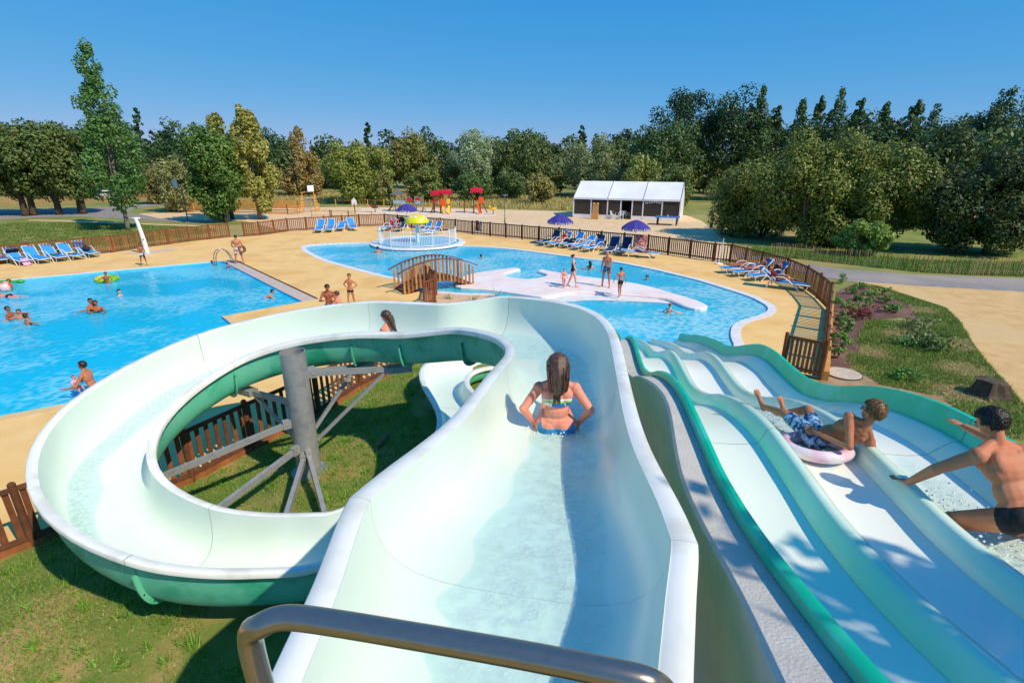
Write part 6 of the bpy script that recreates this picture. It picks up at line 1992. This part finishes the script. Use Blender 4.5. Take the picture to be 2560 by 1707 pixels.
def person(label, fig, loc, rz, hair='dark', clothes=(), ground=None, tilt=None, hairlong=None, hairnoise=0.0):
    f = fig
    o = bpy.data.objects.new('person', f.me); COL.objects.link(o)
    tag(o, label, 'person')
    if ground is not None:
        M = Euler(tilt or (0, 0, 0)).to_matrix()
        loc = (loc[0], loc[1], ground-float(f.co[:, 2].min()))
    o.location = loc
    o.rotation_euler = (tilt[0], tilt[1], rz) if tilt else (0, 0, rz)
    for (kind, m) in clothes:
        H = f.H
        bn, bt = f.bn, f.bt
        th = np.isin(bn, ['thighr', 'thighl'])
        if kind == 'trunks': mask, off = (np.isin(bn, ['pelvis']) & (bt < 0.92)) | (th & (bt < 0.3)), 0.007
        elif kind == 'shorts': mask, off = (np.isin(bn, ['pelvis']) & (bt < 0.9)) | (th & (bt < 0.78)), 0.014
        elif kind == 'brief': mask, off = (np.isin(bn, ['pelvis']) & (bt < 0.8)) | (th & (bt < 0.12)), 0.006
        elif kind == 'low': mask, off = (np.isin(bn, ['pelvis']) & (bt < 0.42)) | (th & (bt < 0.08)), 0.006
        elif kind == 'suit': mask, off = np.isin(bn, ['pelvis', 'belly']) | ((bn == 'chest') & (bt < 0.62)) | (th & (bt < 0.1)), 0.005
        elif kind == 'top': mask, off = (bn == 'chest') & (bt > 0.12) & (bt < 0.48), 0.008
        elif kind == 'shirt': mask, off = np.isin(bn, ['pelvis', 'belly', 'chest']) | (np.isin(bn, ['uarmr', 'uarml']) & (bt < 0.6)), 0.012
        shell(f, mask, off*H/1.75, m, {'top': 'bikini_top', 'brief': 'swim_brief', 'suit': 'swimsuit', 'shirt': 'shirt'}.get(kind, 'swim_shorts'), o)
    if hair:
        shell(f, hair_mask(f), 0.013*f.H/1.75, HAIR[hair], 'hair', o, hairnoise, 3)
    # eyes
    for s in (-1, 1):
        mb = MB(); mb.sphere(f.hc+f.lk*f.hs*0.70+f.hr*s*f.hs*0.27+f.hd*f.hs*0.08, f.hs*0.085, 6, 5); mb.build('eye', MATS['black_bag'], o)
    return o
def long_hair(f, o, pts, rads, m, noise=0.006, vox=0.012, strands=0, seed=1, spread=0.05, name='hair'):
    mb = MB()
    P = catmull(pts, 3)
    rr = np.interp(np.linspace(0, 1, len(P)), np.linspace(0, 1, len(rads)), rads)
    for a, b, ra, rb in zip(P, P[1:], rr, rr[1:]):
        capsule(mb, a, b, ra, rb, 8)
    me = remesh(mb, vox, 2, name, m)
    hh = inst(name, me, o)
    if strands:
        r = random.Random(seed)
        mb = MB()
        for k in range(strands):
            off = Vector((r.uniform(-1, 1), r.uniform(-1, 1), 0))
            q = [p+Vector((off.x*ra*1.0, off.y*ra*1.0, 0))+Vector((math.sin(i*0.8+k)*0.004, 0, 0)) for i, (p, ra) in enumerate(zip(P, rr))]
            q[-1] = q[-1]+Vector((off.x*0.02, off.y*0.02, -r.uniform(0, spread)))
            mb.tube(q, [0.006]*(len(q)-1)+[0.001], 4)
        mb.build('hair_strands', m, hh)
    return hh
def hair_blades(f, o, m, n, length, seed, flow=None):
    r = np.random.default_rng(seed)
    mask = np.where(hair_mask(f))[0]
    no = np.empty(len(f.me.vertices)*3, np.float32); f.me.vertices.foreach_get('normal', no); no = no.reshape(-1, 3)
    idx = r.choice(mask, n)
    b = f.co[idx]+no[idx]*0.008*f.H/1.75
    fl = np.array(flow if flow is not None else tuple(-f.lk*0.35-f.hd*0.25))
    d = no[idx]*(0.75 if flow is None else 0.25)+fl+r.normal(size=(n, 3))*0.35
    d /= np.linalg.norm(d, axis=1)[:, None]
    L = length*r.uniform(0.6, 1.3, n)[:, None]
    sd = np.cross(d, no[idx]+1e-3); sd /= np.linalg.norm(sd, axis=1)[:, None]
    w = 0.0035
    V = np.stack([b-sd*w, b+sd*w, b+d*L], 1).reshape(-1, 3)
    s_ = inst('hair_strands', np_mesh('hair_strands', V, np.arange(len(V)).reshape(-1, 3), m), o)
    s_['kind'] = 'stuff'
def splash(par, base, pts, n, rad, up, seed):
    r = random.Random(seed)
    mb = MB()
    for _ in range(n):
        c = Vector(r.choice(pts))
        q = c+Vector((r.gauss(0, rad), r.gauss(0, rad), abs(r.gauss(0, up))+0.01))
        mb.sphere(q-base, r.uniform(0.003, 0.010), 6, 4)
    o = mb.build('water_droplets', mat('droplet_white', rgb(240, 246, 246), 0.1, coat=0.5), par, True)
    o['kind'] = 'stuff'
    return o
STAND = None
navy = cloth('navy', (34, 40, 60)); black = cloth('black', (24, 24, 28)); red = cloth('red', (196, 30, 36)); white = cloth('whiteblack', (236, 232, 230), (40, 40, 52), 6, 0.1)
redw = cloth('redwhite', (226, 214, 214), (170, 40, 60), 9, 0.15); bluew = cloth('bluestripe', (70, 150, 200), (30, 40, 60), 7, 0.15); pinkc = cloth('coral', (220, 110, 110), (240, 200, 190), 10, 0.2); tealc = cloth('teal', (30, 120, 150))
A_DOWN = (((0.18, 0.02, -1), (0.05, 0.22, -1), (0, 0.15, -1)), ((-0.18, 0.02, -1), (-0.05, 0.22, -1), (0, 0.15, -1)))
A_HIP = (((0.75, -0.25, -0.75), (-0.75, 0.35, -0.55), (-0.8, 0.3, -0.3)), ((-0.75, -0.25, -0.75), (0.75, 0.35, -0.55), (0.8, 0.3, -0.3)))
A_BACK = (((0.25, -0.35, -1), (-0.5, -0.45, -0.7), (-0.8, -0.2, -0.4)), ((-0.25, -0.35, -1), (0.5, -0.45, -0.7), (0.8, -0.2, -0.4)))
A_HUG = (((0.3, 0.5, -0.8), (-0.6, 0.7, 0.2), (-0.9, 0.3, 0.1)), ((-0.3, 0.5, -0.8), (0.6, 0.7, 0.1), (0.9, 0.3, 0.1)))
L_WALK = (((0.03, 0.38, -1), (0, 0.1, -1), (0.1, 1, -0.05)), ((-0.03, -0.22, -1), (0, -0.45, -1), (-0.1, 1, -0.35)))
L_STEP = (((0.03, 0.55, -1), (0, -0.15, -1), (0.1, 1, -0.05)), ((-0.03, -0.12, -1), (0, -0.3, -1), (-0.1, 1, -0.2)))
L_APART = (((0.16, 0.03, -1), (0.08, -0.04, -1), (0.35, 1, -0.1)), ((-0.16, 0.03, -1), (-0.08, -0.04, -1), (-0.35, 1, -0.1)))
def face(dx, dy):           # rotation so that local +Y points to (dx, dy)
    return math.atan2(-dx, dy)
# --- island group
f = figure(1.78, legs=L_APART, arms=A_DOWN, tone='tan', head=(-0.05, 0.25, 1), look=(-0.4, 1, -0.3))
person('bald suntanned man in blue striped swim briefs standing on the island', f, at(1514, 717.5, 0.08), face(-0.6, -0.8), None, [('trunks', bluew)], ground=0.08)
f = figure(1.62, legs=L_WALK, arms=(((0.3, 0.3, -1), (0.2, 0.5, -1), (0, 0.4, -1)), ((-0.25, -0.3, -1), (-0.1, 0.1, -1), (0, 0, -1))), tone='fair', female=True, build=0.95)
o = person('woman in a black one-piece swimsuit walking on the island', f, at(1431, 717, 0.08), face(1, -0.15), 'black', [('suit', black)], ground=0.08)
mb = MB(); mb.sphere(f.hc-f.lk*f.hs*1.0+f.hd*f.hs*0.25, f.hs*0.4, 8, 6); mb.build('hair_bun', HAIR['black'], o, True)
f = figure(0.92, legs=L_WALK, arms=(((0.5, 0.4, -1), (0.2, 0.6, -0.5), (0, 0.6, -0.4)), ((-0.3, 0, -1), (-0.1, 0.2, -1), (0, 0.1, -1))), tone='pink', build=1.15, child=0.8)
person('toddler in a coral swimsuit beside the walking woman', f, at(1409, 719, 0.08), face(0.3, -1), 'brown', [('suit', pinkc)], ground=0.08)
f = figure(1.38, legs=L_STEP, arms=(((0.55, -0.2, -0.9), (0.1, 0.5, -0.9), (0, 0.4, -0.9)), ((-0.6, -0.1, -0.9), (-0.3, 0.3, -1), (0, 0.1, -1))), tone='tan', build=0.92, sp=(0, 0.12, 1), child=0.3)
person('boy in black swim trunks stepping towards the near pool edge', f, at(1549, 741, 0.05), face(-0.15, 1), 'brown', [('trunks', black)], ground=0.03)
# --- deck
f = figure(1.45, arms=A_HIP, legs=L_APART, tone='tan', build=0.9, child=0.3)
person('boy in dark trunks standing on the deck with hands on hips', f, at(880, 767), face(-0.2, -1), 'dark', [('trunks', navy)], ground=0.0)
pB = Vector((-6.75, 18.6, 0)); pC = Vector((-6.2, 18.0, 0))
f = figure(1.75, arms=A_HUG, legs=L_APART, tone='brown', head=(0, 0.35, 1), look=(0.1, 1, -0.3))
person('dark-haired man looking down, behind the rim of the flume', f, pB, face(0.1, -1), 'black', [('trunks', navy)], ground=0.0)
f = figure(1.62, arms=(((0.3, 0.75, -0.6), (-0.3, 1, -0.1), (-0.3, 1, 0)), ((-0.3, 0.75, -0.6), (0.3, 1, -0.1), (0.3, 1, 0))), legs=L_APART, tone='pink', build=0.92, child=0.1, head=(0, 0.2, 1))
person('boy with light brown hair stretching his arms, next to the dark-haired man', f, pC, face(-1, 0.1), 'brown', [('trunks', tealc)], ground=0.0)
f = figure(1.35, arms=(((0.3, 0.2, -1), (-0.4, 0.7, 0.3), (-0.5, 0.4, 0.5)), ((-0.3, 0.2, -1), (0.4, 0.7, 0.3), (0.5, 0.4, 0.5))), legs=L_APART, tone='brown', build=0.85, child=0.3)
person('slim boy in black and white shorts near the shower column', f, at(361, 664), face(0.6, -0.8), 'black', [('shorts', white)], ground=0.0)
f = figure(1.74, arms=(((0.3, -0.1, -1), (0.15, 0.2, -1), (0, 0.2, -1)), ((-0.3, 0.3, -1), (0.3, 0.6, -0.5), (0.5, 0.5, -0.3))), legs=L_APART, tone='tan', build=1.08, head=(0, 0.3, 1))
o = person('man in red and white patterned shorts at the pool ladder, seen from behind', f, at(600, 659), face(-0.45, 0.9), 'dark', [('shorts', redw)], ground=0.0)
ring('brown folded swim ring held by the man at the ladder', o.location+Vector((0.28, 0.0, -0.05)), 0.17, 0.06, mat('brown_vinyl', rgb(150, 96, 60), 0.4, rgb(100, 60, 40), 5), tilt=(1.4, 0, 0.8))
f = figure(1.75, sp=(0, 0.95, 0.35), fw=(0, 0.35, -0.95), arms=(((0.1, 0.3, -1), (0, 0.2, -1), (0, 0, -1)), ((-0.1, 0.3, -1), (0, 0.2, -1), (0, 0, -1))), head=(0, 1, 0.1), look=(0, 0.2, -1), legs=L_APART, tone='pink')
person('man in red shorts bending over a lounger left of the mushroom', f, at(982, 579), face(1, -0.2), 'dark', [('shorts', red)], ground=0.0)
SIT = (((0.12, 1, 0.05), (0.05, 0.25, -1), (0.1, 1, -0.1)), ((-0.12, 1, 0.05), (-0.05, 0.25, -1), (-0.1, 1, -0.1)))
LIE = (((0.1, 1, 0.05), (0.02, 1, -0.05), (0.1, 0.6, 0.8)), ((-0.1, 1, 0.05), (-0.02, 1, -0.05), (-0.1, 0.6, 0.8)))
LKNEE = (((0.1, 0.8, 0.6), (0.02, 0.5, -0.85), (0.1, 1, 0)), ((-0.1, 1, 0.12), (-0.02, 1, -0.05), (-0.1, 0.6, 0.8)))
f = figure(1.7, legs=SIT, arms=A_DOWN, tone='pink', head=(0, 0.1, 1), look=(-0.6, 1, 0))
person('person seated on the edge of a lounger right of the mushroom', f, Vector(at(1099, 582))+Vector((0, 0, 0.46)), face(0.2, -1), 'sand', [('trunks', navy)])
f = figure(1.65, legs=LIE, sp=(0, -0.5, 1), arms=(((0.3, 0.5, -0.8), (-0.3, 0.9, 0.2), (-0.5, 0.6, 0.2)), ((-0.3, 0.5, -0.8), (0.3, 0.9, 0.2), (0.5, 0.6, 0.2))), tone='pink', female=True)
p = on_lounger(at(1398, 616), 0.5, 0.45, RD)
o = person('sunbather in a blue brimmed hat and red top on a lounger', f, p, face(RD[0], RD[1]), 'brown', [('suit', red)])
mb = MB(); mb.lathe([(0.24, 0), (0.25, 0.01), (0.12, 0.03), (0.11, 0.13), (0.03, 0.15)], n=14); h = mb.build('sun_hat', cloth('hatblue', (70, 140, 200)), o); h.location = f.hc+Vector((0, 0, 0.05))
DL = (-1, -0.1)
f = figure(1.7, legs=LIE, sp=(0, -1, 0.15), fw=(0, 0.1, 1), head=(0, -1, 0.2), look=(0, 0.1, 1), arms=(((0.3, 0.8, 0), (0.1, 1, 0), (0, 1, 0)), ((-0.3, 0.8, 0), (-0.1, 1, 0), (0, 1, 0))), tone='brown')
person('tanned sunbather lying flat on the lounger by the right fence', f, on_lounger(at(1845, 682), 0.25, 0.46, DL), face(*DL), 'dark', [('trunks', cloth('rust', (150, 70, 50), (190, 120, 100), 8))])
D2 = (-1, -0.2)
f = figure(1.7, legs=LIE, sp=(0, -0.8, 0.7), fw=(0, 0.7, 0.8), head=(0, -0.6, 0.8), look=(0, 0.9, 0.3), arms=A_DOWN, tone='brown')
person('sunbather with reddish patterned shorts on the raised lounger', f, on_lounger(at(1872, 690), 0.45, 0.46, D2), face(*D2), 'dark', [('shorts', cloth('redprint', (150, 70, 64), (200, 140, 130), 9))])
D3 = (-1, -0.25)
f = figure(1.68, legs=LKNEE, sp=(0, -0.7, 0.75), fw=(0, 0.75, 0.7), head=(0, -0.6, 0.8), look=(0, 0.9, 0.3), arms=A_DOWN, tone='tan', female=True)
person('reclining woman with bent knee on the lounger closest to the fence posts', f, on_lounger(at(1912, 700), 0.45, 0.46, D3), face(*D3), 'brown', [('suit', black)])
D4 = (0.85, -0.55)
f = figure(1.72, legs=LKNEE, sp=(0, -0.75, 0.7), fw=(0, 0.7, 0.75), head=(0, -0.5, 0.9), look=(0, 0.9, 0.3), arms=A_DOWN, tone='tan')
person('sunbather wearing a maroon wrap on the lounger turned to the fence', f, on_lounger(at(1968, 722), 0.45, 0.46, D4), face(*D4), 'black', [('shirt', M_tred)])
# --- swimmers (standing or treading water; the surface hides the rest)
A_SW = (((0.8, 0.5, -0.3), (0.5, 0.8, -0.1), (0.3, 1, 0)), ((-0.8, 0.5, -0.3), (-0.5, 0.8, -0.1), (-0.3, 1, 0)))
def swimmer(label, px, py, hz, dr, hair='dark', tone='tan', H=1.6, arms=A_SW, clothes=(), sp=(0, 0, 1), look=(0, 1, 0), child=0.2, build=0.95, female=False, surf=-0.07):
    """px, py: centre of the head in the photograph; hz: head height above the water"""
    f = figure(H, sp=sp, arms=arms, tone=tone, look=look, child=child, build=build, female=female)
    z = surf+hz
    p = at(px, py, z)
    R_ = Matrix.Rotation(face(*dr), 3, 'Z')
    q = p-R_ @ f.hc
    return person(label, f, q, face(*dr), hair, clothes), f
swimmer('boy at the far left of the trio, shoulders out of the water', 19, 772, 0.38, (1, 0.2), 'dark', 'brown')
swimmer('boy in the middle of the trio facing the viewer', 46, 779, 0.3, (0.4, -1), 'dark', 'tan', H=1.45)
swimmer('boy at the right of the trio seen from behind, arm out', 65, 790, 0.34, (0.5, 1), 'dark', 'tan', arms=(((1, 0.2, 0.0), (1, 0.1, -0.1), (1, 0, 0)), ((-0.5, 0.6, -0.6), (0, 1, -0.1), (0, 1, 0))))
swimmer('dark-haired figure behind in the hugging couple in the pool', 226, 752, 0.5, (1, -0.4), 'black', 'brown', arms=A_HUG)
swimmer('front figure of the hugging couple in the pool', 238, 757, 0.42, (0.6, -1), 'dark', 'brown', arms=(((1, 0.2, -0.15), (1, 0.2, -0.1), (1, 0, 0)), ((-0.5, 0.6, -0.5), (0.3, 1, -0.1), (0, 1, 0))))
swimmer('lone swimmer in the middle of the pool, head and one arm visible', 298, 729, 0.18, (1, -0.3), 'dark', 'fair')
o, f = swimmer('child sitting in the yellow swim ring', 263, 684, 0.52, (0.2, -1), 'black', 'brown', H=1.3, arms=(((0.8, 0.5, -0.4), (0.2, 0.9, -0.2), (0, 1, 0)), ((-0.8, 0.5, -0.4), (-0.2, 0.9, -0.2), (0, 1, 0))))
ring('yellow and green swim ring with a child in it', at(267, 697, 0.03), 0.42, 0.14, mat('yellow_green_vinyl', rgb(232, 214, 30), 0.3, rgb(120, 190, 40), 3, contrast=0.2))
swimmer('swimmer with a green float by the far pool edge', 21, 703, 0.2, (-0.3, -1), 'brown', 'tan')
mb = MB(); mb.sphere((0, 0, 0), (0.75, 0.22, 0.09), 14, 8); o = mb.build('pool_float', mat('green_vinyl', rgb(40, 150, 50), 0.35, rgb(70, 180, 60), 4), None, True); o.location = at(18, 705, -0.03)
mb = MB(); mb.sphere((0.72, 0, 0.05), (0.2, 0.15, 0.1), 10, 6); mb.build('float_head', mat('green_vinyl', None), o, True); tag(o, 'green inflatable float by the far pool edge', 'float')
mb = MB(); mb.sphere((0, 0, 0), 0.27, 18, 12); o = mb.build('beach_ball', mat('orange_vinyl', rgb(226, 84, 40), 0.35, rgb(240, 200, 190), 2.2, contrast=0.15), None, True); o.location = at(14, 718, 0.12); tag(o, 'orange and white beach ball at the left edge of the pool', 'ball')
mb = MB(); mb.lathe([(0.03, 0), (0.03, 0.012)], (0, 0, 0.265), 8); mb.build('valve', M_wht, o)
f = figure(1.6, sp=(0, 1, 0.06), fw=(0, 0.06, -1), head=(0, 1, 0.3), look=(0, 0.5, -0.9), arms=(((0.3, 1, 0.1), (0.1, 1, -0.1), (0, 1, 0)), ((-0.4, 0.9, -0.1), (-0.1, 1, -0.1), (0, 1, 0))), legs=(((0.08, -1, -0.05), (0, -1, 0.02), (0, -1, -0.3)), ((-0.08, -1, -0.08), (0, -1, -0.05), (0, -1, -0.3))), tone='pink')
person('swimmer lying flat on the water at the left edge', f, at(22, 741, -0.06), face(-1, 0.1), 'dark', [('trunks', black)])
f = figure(1.5, sp=(0, 0.85, 0.5), fw=(0, 0.5, -0.85), head=(0, 0.5, 1), look=(0, 1, -0.2), arms=(((0.4, 0.8, -0.5), (0.1, 1, -0.3), (0, 1, 0)), ((-0.5, -0.3, -0.7), (-0.2, 0.2, -1), (0, 0, -1))), legs=(((0.1, -1, -0.25), (0, -1, -0.1), (0, -1, -0.3)), ((-0.1, -1, -0.35), (0, -1, -0.2), (0, -1, -0.3))), tone='pink', child=0.2)
p = at(681, 729, 0.2); R_ = Matrix.Rotation(face(1, 0.35), 3, 'Z')
person('swimmer doing breaststroke near the wide pool coping', f, p-R_ @ f.hc, face(1, 0.35), 'dark')
swimmer('child with one arm on the pool edge left of the ladder', 530, 655, 0.15, (1, 0.2), 'dark', 'tan', H=1.3)
swimmer('child in a red and white top climbing at the ladder', 568, 659, 0.3, (0.6, 0.7), 'brown', 'tan', H=1.15, clothes=[('shirt', redw)])
o, f = swimmer('suntanned man bowing his head in the water beside the flume', 205, 913, 0.88, (-1, -0.2), 'dark', 'olive', H=1.78, sp=(0, 0.28, 1), look=(0, 1, -0.9), arms=(((0.25, 0.5, -0.85), (-0.1, 0.9, -0.2), (-0.2, 1, 0)), ((-0.25, 0.5, -0.85), (0.1, 0.9, -0.2), (0.2, 1, 0))), clothes=[('shorts', navy)], child=0, build=1.02)
mp = Vector(o.location)
f = figure(0.72, sp=(0, 0.3, 1), legs=SIT, arms=A_HUG, tone='pink', build=1.2, child=0.9)
person('small child in a pink shirt held by the man beside the flume', f, mp+Vector((-0.42, -0.12, 0.1)), face(1, -0.1), 'sand', [('shirt', M_tpnk)])
# lagoon swimmers
swimmer('swimmer just in front of the wading basin railing', 944, 620, 0.33, (-0.3, 1), 'dark', 'tan', surf=-0.06)
swimmer('swimmer with goggles crossing the middle of the lagoon', 1204, 640, 0.17, (1, 0.1), 'black', 'tan', surf=-0.06)
o, f = swimmer('woman with long black hair in the lagoon seen from behind', 1475, 657, 0.42, (-0.1, 1), 'black', 'fair', female=True, H=1.65, surf=-0.06, arms=(((0.6, 0.4, -0.6), (-0.3, 0.8, -0.1), (-0.5, 0.8, 0)), ((-0.8, 0.3, -0.3), (-0.8, 0.5, -0.2), (-1, 0.3, 0))))
long_hair(f, o, [f.hc+V3(0, -0.08, 0.03), f.hc+V3(0, -0.13, -0.1), f.hc+V3(0.0, -0.15, -0.28)], [0.09, 0.09, 0.05], HAIR['black'], vox=0.02)
swimmer('swimmer in a blue top near the lagoon far wall', 1617, 693, 0.16, (-0.7, -0.6), 'black', 'tan', surf=-0.06, clothes=[('shirt', cloth('blue', (40, 120, 200)))])
swimmer('fair-haired boy leaning in the water at the island tip', 1676, 763, 0.36, (0.8, 0.4), 'sand', 'fair', surf=-0.06, sp=(0, 0.5, 0.9), H=1.35, clothes=[('trunks', black)])

# --- sliding girl in the flume, seen in profile
i_ = int(3.62*NS)
def flume_floor(i, frac=0.5):
    s = min(nst-1, i//NS); u = (i-s*NS)/NS
    d = stations[s][2]*(1-u)+stations[s][3]*u
    sec = xsec(allA[i], allB[i], d, 0, 40)
    return sec[int(frac*40)]
def floor_at_px(px, py, rise, lo, hi):
    best = None
    for i in range(lo, hi):
        for fr in np.linspace(0.3, 0.8, 26):
            p = flume_floor(i, fr)+Vector((0, 0, rise))
            d = p-Vector((0, 0, CAMZ))
            dep = d.y*CP-d.z*SP
            x, y = 1280+FPX*d.x/dep, 853.5-FPX*(d.y*SP+d.z*CP)/dep
            e = (x-px)**2+(y-py)**2
            if best is None or e < best[0]:
                best = (e, i, fr, p)
    return best
e, gi, gf, gp = floor_at_px(965, 806, 0.68, 3*NS, 6*NS)
tdir = ((allA[gi+1]+allB[gi+1])-(allA[gi-1]+allB[gi-1])).normalized()
f = figure(1.56, sp=(0, -0.06, 1), legs=(((0.1, 1, 0.02), (0, 1, 0.0), (0, 0.7, 0.7)), ((-0.1, 1, 0.02), (0, 1, 0), (0, 0.7, 0.7))), head=(0, 0.1, 1), look=(0, 1, -0.02), arms=(((0.3, 0.5, -0.85), (0, 0.8, -0.5), (0, 1, -0.2)), ((-0.3, 0.5, -0.85), (0, 0.8, -0.5), (0, 1, -0.2))), tone='pink', female=True, near=True, vox=0.009, child=0.25, build=0.95)
seat = flume_floor(gi, gf)
o = person('girl with wet dark hair and goggles sliding inside the flume', f, seat+Vector((0, 0, 0.19)), face(tdir.x, tdir.y), 'brown', [('suit', cloth('bluebikini', (60, 150, 190)))])
long_hair(f, o, [f.hc+V3(0, -0.06, 0.02), f.hc+V3(0, -0.115, -0.08), f.hc+V3(0, -0.16, -0.2), f.hc+V3(0.01, -0.2, -0.3)], [0.066, 0.05, 0.034, 0.012], HAIR['brown'], vox=0.012, strands=14)
mb = MB(); k = 20
mb.tube([f.hc+f.hd*f.hs*0.32+(f.lk*math.cos(2*math.pi*j/k)*0.93*f.hs+f.hr*math.sin(2*math.pi*j/k)*0.85*f.hs)-f.lk*f.hs*0.08 for j in range(k)], 0.007, 6, closed=True); mb.build('goggle_strap', M_tblk, o)

# --- woman sitting in the start chute
e, wi, wf, wp = floor_at_px(1397, 1052, 0.1, NS//2, 3*NS)
wdir = ((allA[wi+1]+allB[wi+1])-(allA[wi-1]+allB[wi-1])).normalized()
f = figure(1.58, sp=(0, -0.04, 1), legs=(((0.0, 1, -0.1), (-0.03, 1, -0.12), (0.05, 0.5, 0.8)), ((0.0, 1, -0.1), (0.03, 1, -0.12), (-0.05, 0.5, 0.8))), head=(0, 0.06, 1), look=(0, 1, -0.1), arms=(((0.62, -0.32, -0.8), (-0.42, 0.5, -0.85), (-0.4, 0.3, -0.9)), ((-0.62, -0.32, -0.8), (0.42, 0.5, -0.85), (0.4, 0.3, -0.9))), tone='pink', female=True, near=True, build=1.2, vox=0.006)
wo = person('woman in a striped bikini sitting in the flume seen from behind', f, flume_floor(wi, wf)+Vector((0, 0, 0.1)), face(wdir.x*0.3-0.0, 1), 'chestnut', [('low', cloth('cyanbrief', (20, 140, 200)))])
sp_, H_ = f.bones, f.H
def band(lo, hi, m, name, xlo=None, xhi=None):
    mask = (f.bn == 'chest') & (f.bt >= lo) & (f.bt <= hi)
    if xlo is not None:
        mask &= (f.co[:, 0] >= xlo) & (f.co[:, 0] <= xhi)
    shell(f, mask, 0.007, m, name, wo)
band(0.10, 0.30, cloth('azure', (20, 130, 210)), 'bikini_top', -0.055, 0.3)
band(0.10, 0.30, cloth('offwhite', (232, 236, 236)), 'bikini_top', -0.3, -0.05)
band(0.29, 0.40, cloth('lime', (160, 210, 60)), 'bikini_band')
band(0.39, 0.5, cloth('offwhite', (232, 236, 236)), 'bikini_band')
for s in (-1, 1):
    mb = MB(); mb.tube([f.hc+V3(s*0.03, -0.07, -0.17), f.hc+V3(s*0.065, -0.085, -0.25), f.hc+V3(s*0.085, -0.095, -0.38)], 0.006, 5); mb.build('bikini_strap', cloth('offwhite', (232, 236, 236)), wo)
long_hair(f, wo, [f.hc+V3(0, -0.03, 0.06), f.hc+V3(0, -0.085, -0.03), f.hc+V3(0.005, -0.115, -0.16), f.hc+V3(0.0, -0.13, -0.185), f.hc+V3(-0.01, -0.135, -0.22)], [0.115, 0.112, 0.095, 0.06, 0.018], HAIR['chestnut'], vox=0.01, strands=120, spread=0.15)
hair_blades(f, wo, HAIR['chestnut'], 700, 0.06, 5, flow=(0, -0.3, -1))

# --- boy on a swim ring in the middle lane
def lane_loc(n, s, h): return lane_pt(n, s, zfl(s)+h)
sl = math.atan2(zfl(4.5)-zfl(5.3), 0.8)
def place_lane(f, label, n, s, h, yaw, pitch, hair, clothes, hn=0.0):
    o = person(label, f, lane_loc(n, s, h), 0, hair, clothes, hairnoise=hn)
    o.rotation_euler = (Matrix.Rotation(-PHI*-1, 3, 'Z') @ Matrix.Rotation(-pitch, 3, 'X') @ Matrix.Rotation(yaw, 3, 'Z')).to_euler()
    return o
f = figure(1.5, sp=(0.40, -0.76, 0.44), fw=(0.2, 0.7, 0.6), tw=R(-22), head=(0.2, -0.1, 1), look=(-0.35, 0.9, 0.1),
           arms=(((0.5, 0.25, -0.8), (-0.1, 0.9, -0.2), (0.0, 1, -0.1)), ((-0.15, -0.42, -0.92), (-0.5, 0.85, 0.12), (-0.2, 1, 0.1))),
           legs=(((0.12, 0.82, 0.52), (-0.05, 0.93, -0.4), (-0.1, 0.5, 0.85)), ((-0.15, 0.97, 0.2), (-0.02, 0.99, -0.12), (-0.25, 0.5, 0.85))), tone='olive', near=True, build=0.92, vox=0.006)
boy_sh = mat('floral_shorts', rgb(30, 56, 108), 0.8, rgb(150, 200, 230), 26, contrast=0.25, detail=5, col3=rgb(20, 32, 60), n3=14)
bo = place_lane(f, 'boy in blue floral shorts lying back on a swim ring in the middle lane', 2.24, 4.62, 0.14, R(10), sl, 'sand', [('shorts', boy_sh)], 0.006)
hair_blades(f, bo, HAIR['sand'], 1500, 0.018, 6)
mring = mat('pink_clear_vinyl', rgb(244, 226, 232), 0.15, rgb(240, 180, 196), 4, contrast=0.3, coat=0.5)
rg = ring('pale pink swim ring under the boy in the middle lane', lane_loc(2.2, 4.52, 0.07), 0.25, 0.055, mring)
rg.rotation_euler = (-sl, 0, -PHI)
# --- man kneeling in the right lane
sl2 = math.atan2(zfl(3.9)-zfl(4.7), 0.8)
f = figure(1.56, sp=(-0.06, 0.6, 0.79), fw=(0.05, 0.79, -0.6), tw=R(12), head=(-0.12, 0.45, 0.88), look=(-0.35, 1, -0.35),
           arms=(((0.35, 0.9, -0.25), (-0.3, 0.95, 0.05), (-0.1, 1, 0.05)), ((-0.5, 0.5, -0.72), (-0.22, 0.52, -0.8), (-0.3, 0.85, -0.3))),
           legs=(((0.3, 0.55, -0.75), (0.05, -0.95, -0.3), (0, -0.8, -0.6)), ((-0.35, 0.72, -0.55), (-0.1, -0.95, -0.32), (0, -0.8, -0.6))), tone='tan', near=True, build=1.12, vox=0.007)
mo = place_lane(f, 'man in black swim briefs kneeling in the right lane, one arm braced', 2.99, 3.34, 0.28, R(10), 0.0, 'dark', [('brief', black)], 0.006)
hair_blades(f, mo, HAIR['dark'], 1300, 0.014, 7)
splash(ml, MLB, [lane_pt(2.05, 5.2, zfl(5.2)), lane_pt(2.0, 4.6, zfl(4.6)), lane_pt(2.3, 5.5, zfl(5.5))], 160, 0.13, 0.05, 1)
splash(ml, MLB, [lane_pt(2.85, 3.7, zfl(3.7)), lane_pt(2.9, 3.2, zfl(3.2)), lane_pt(3.05, 3.0, zfl(3.0))], 260, 0.13, 0.06, 2)
wp_ = flume_floor(wi, wf)
splash(slide, SB, [wp_+Vector((-0.2, -0.1, 0)), wp_+Vector((0.2, -0.1, 0)), wp_+Vector((0, -0.2, 0))], 120, 0.08, 0.03, 3)
lfilm(1.99, 2.44, 4.2, 7.4); lfilm(2.72, 3.16, 1.6, 4.6)
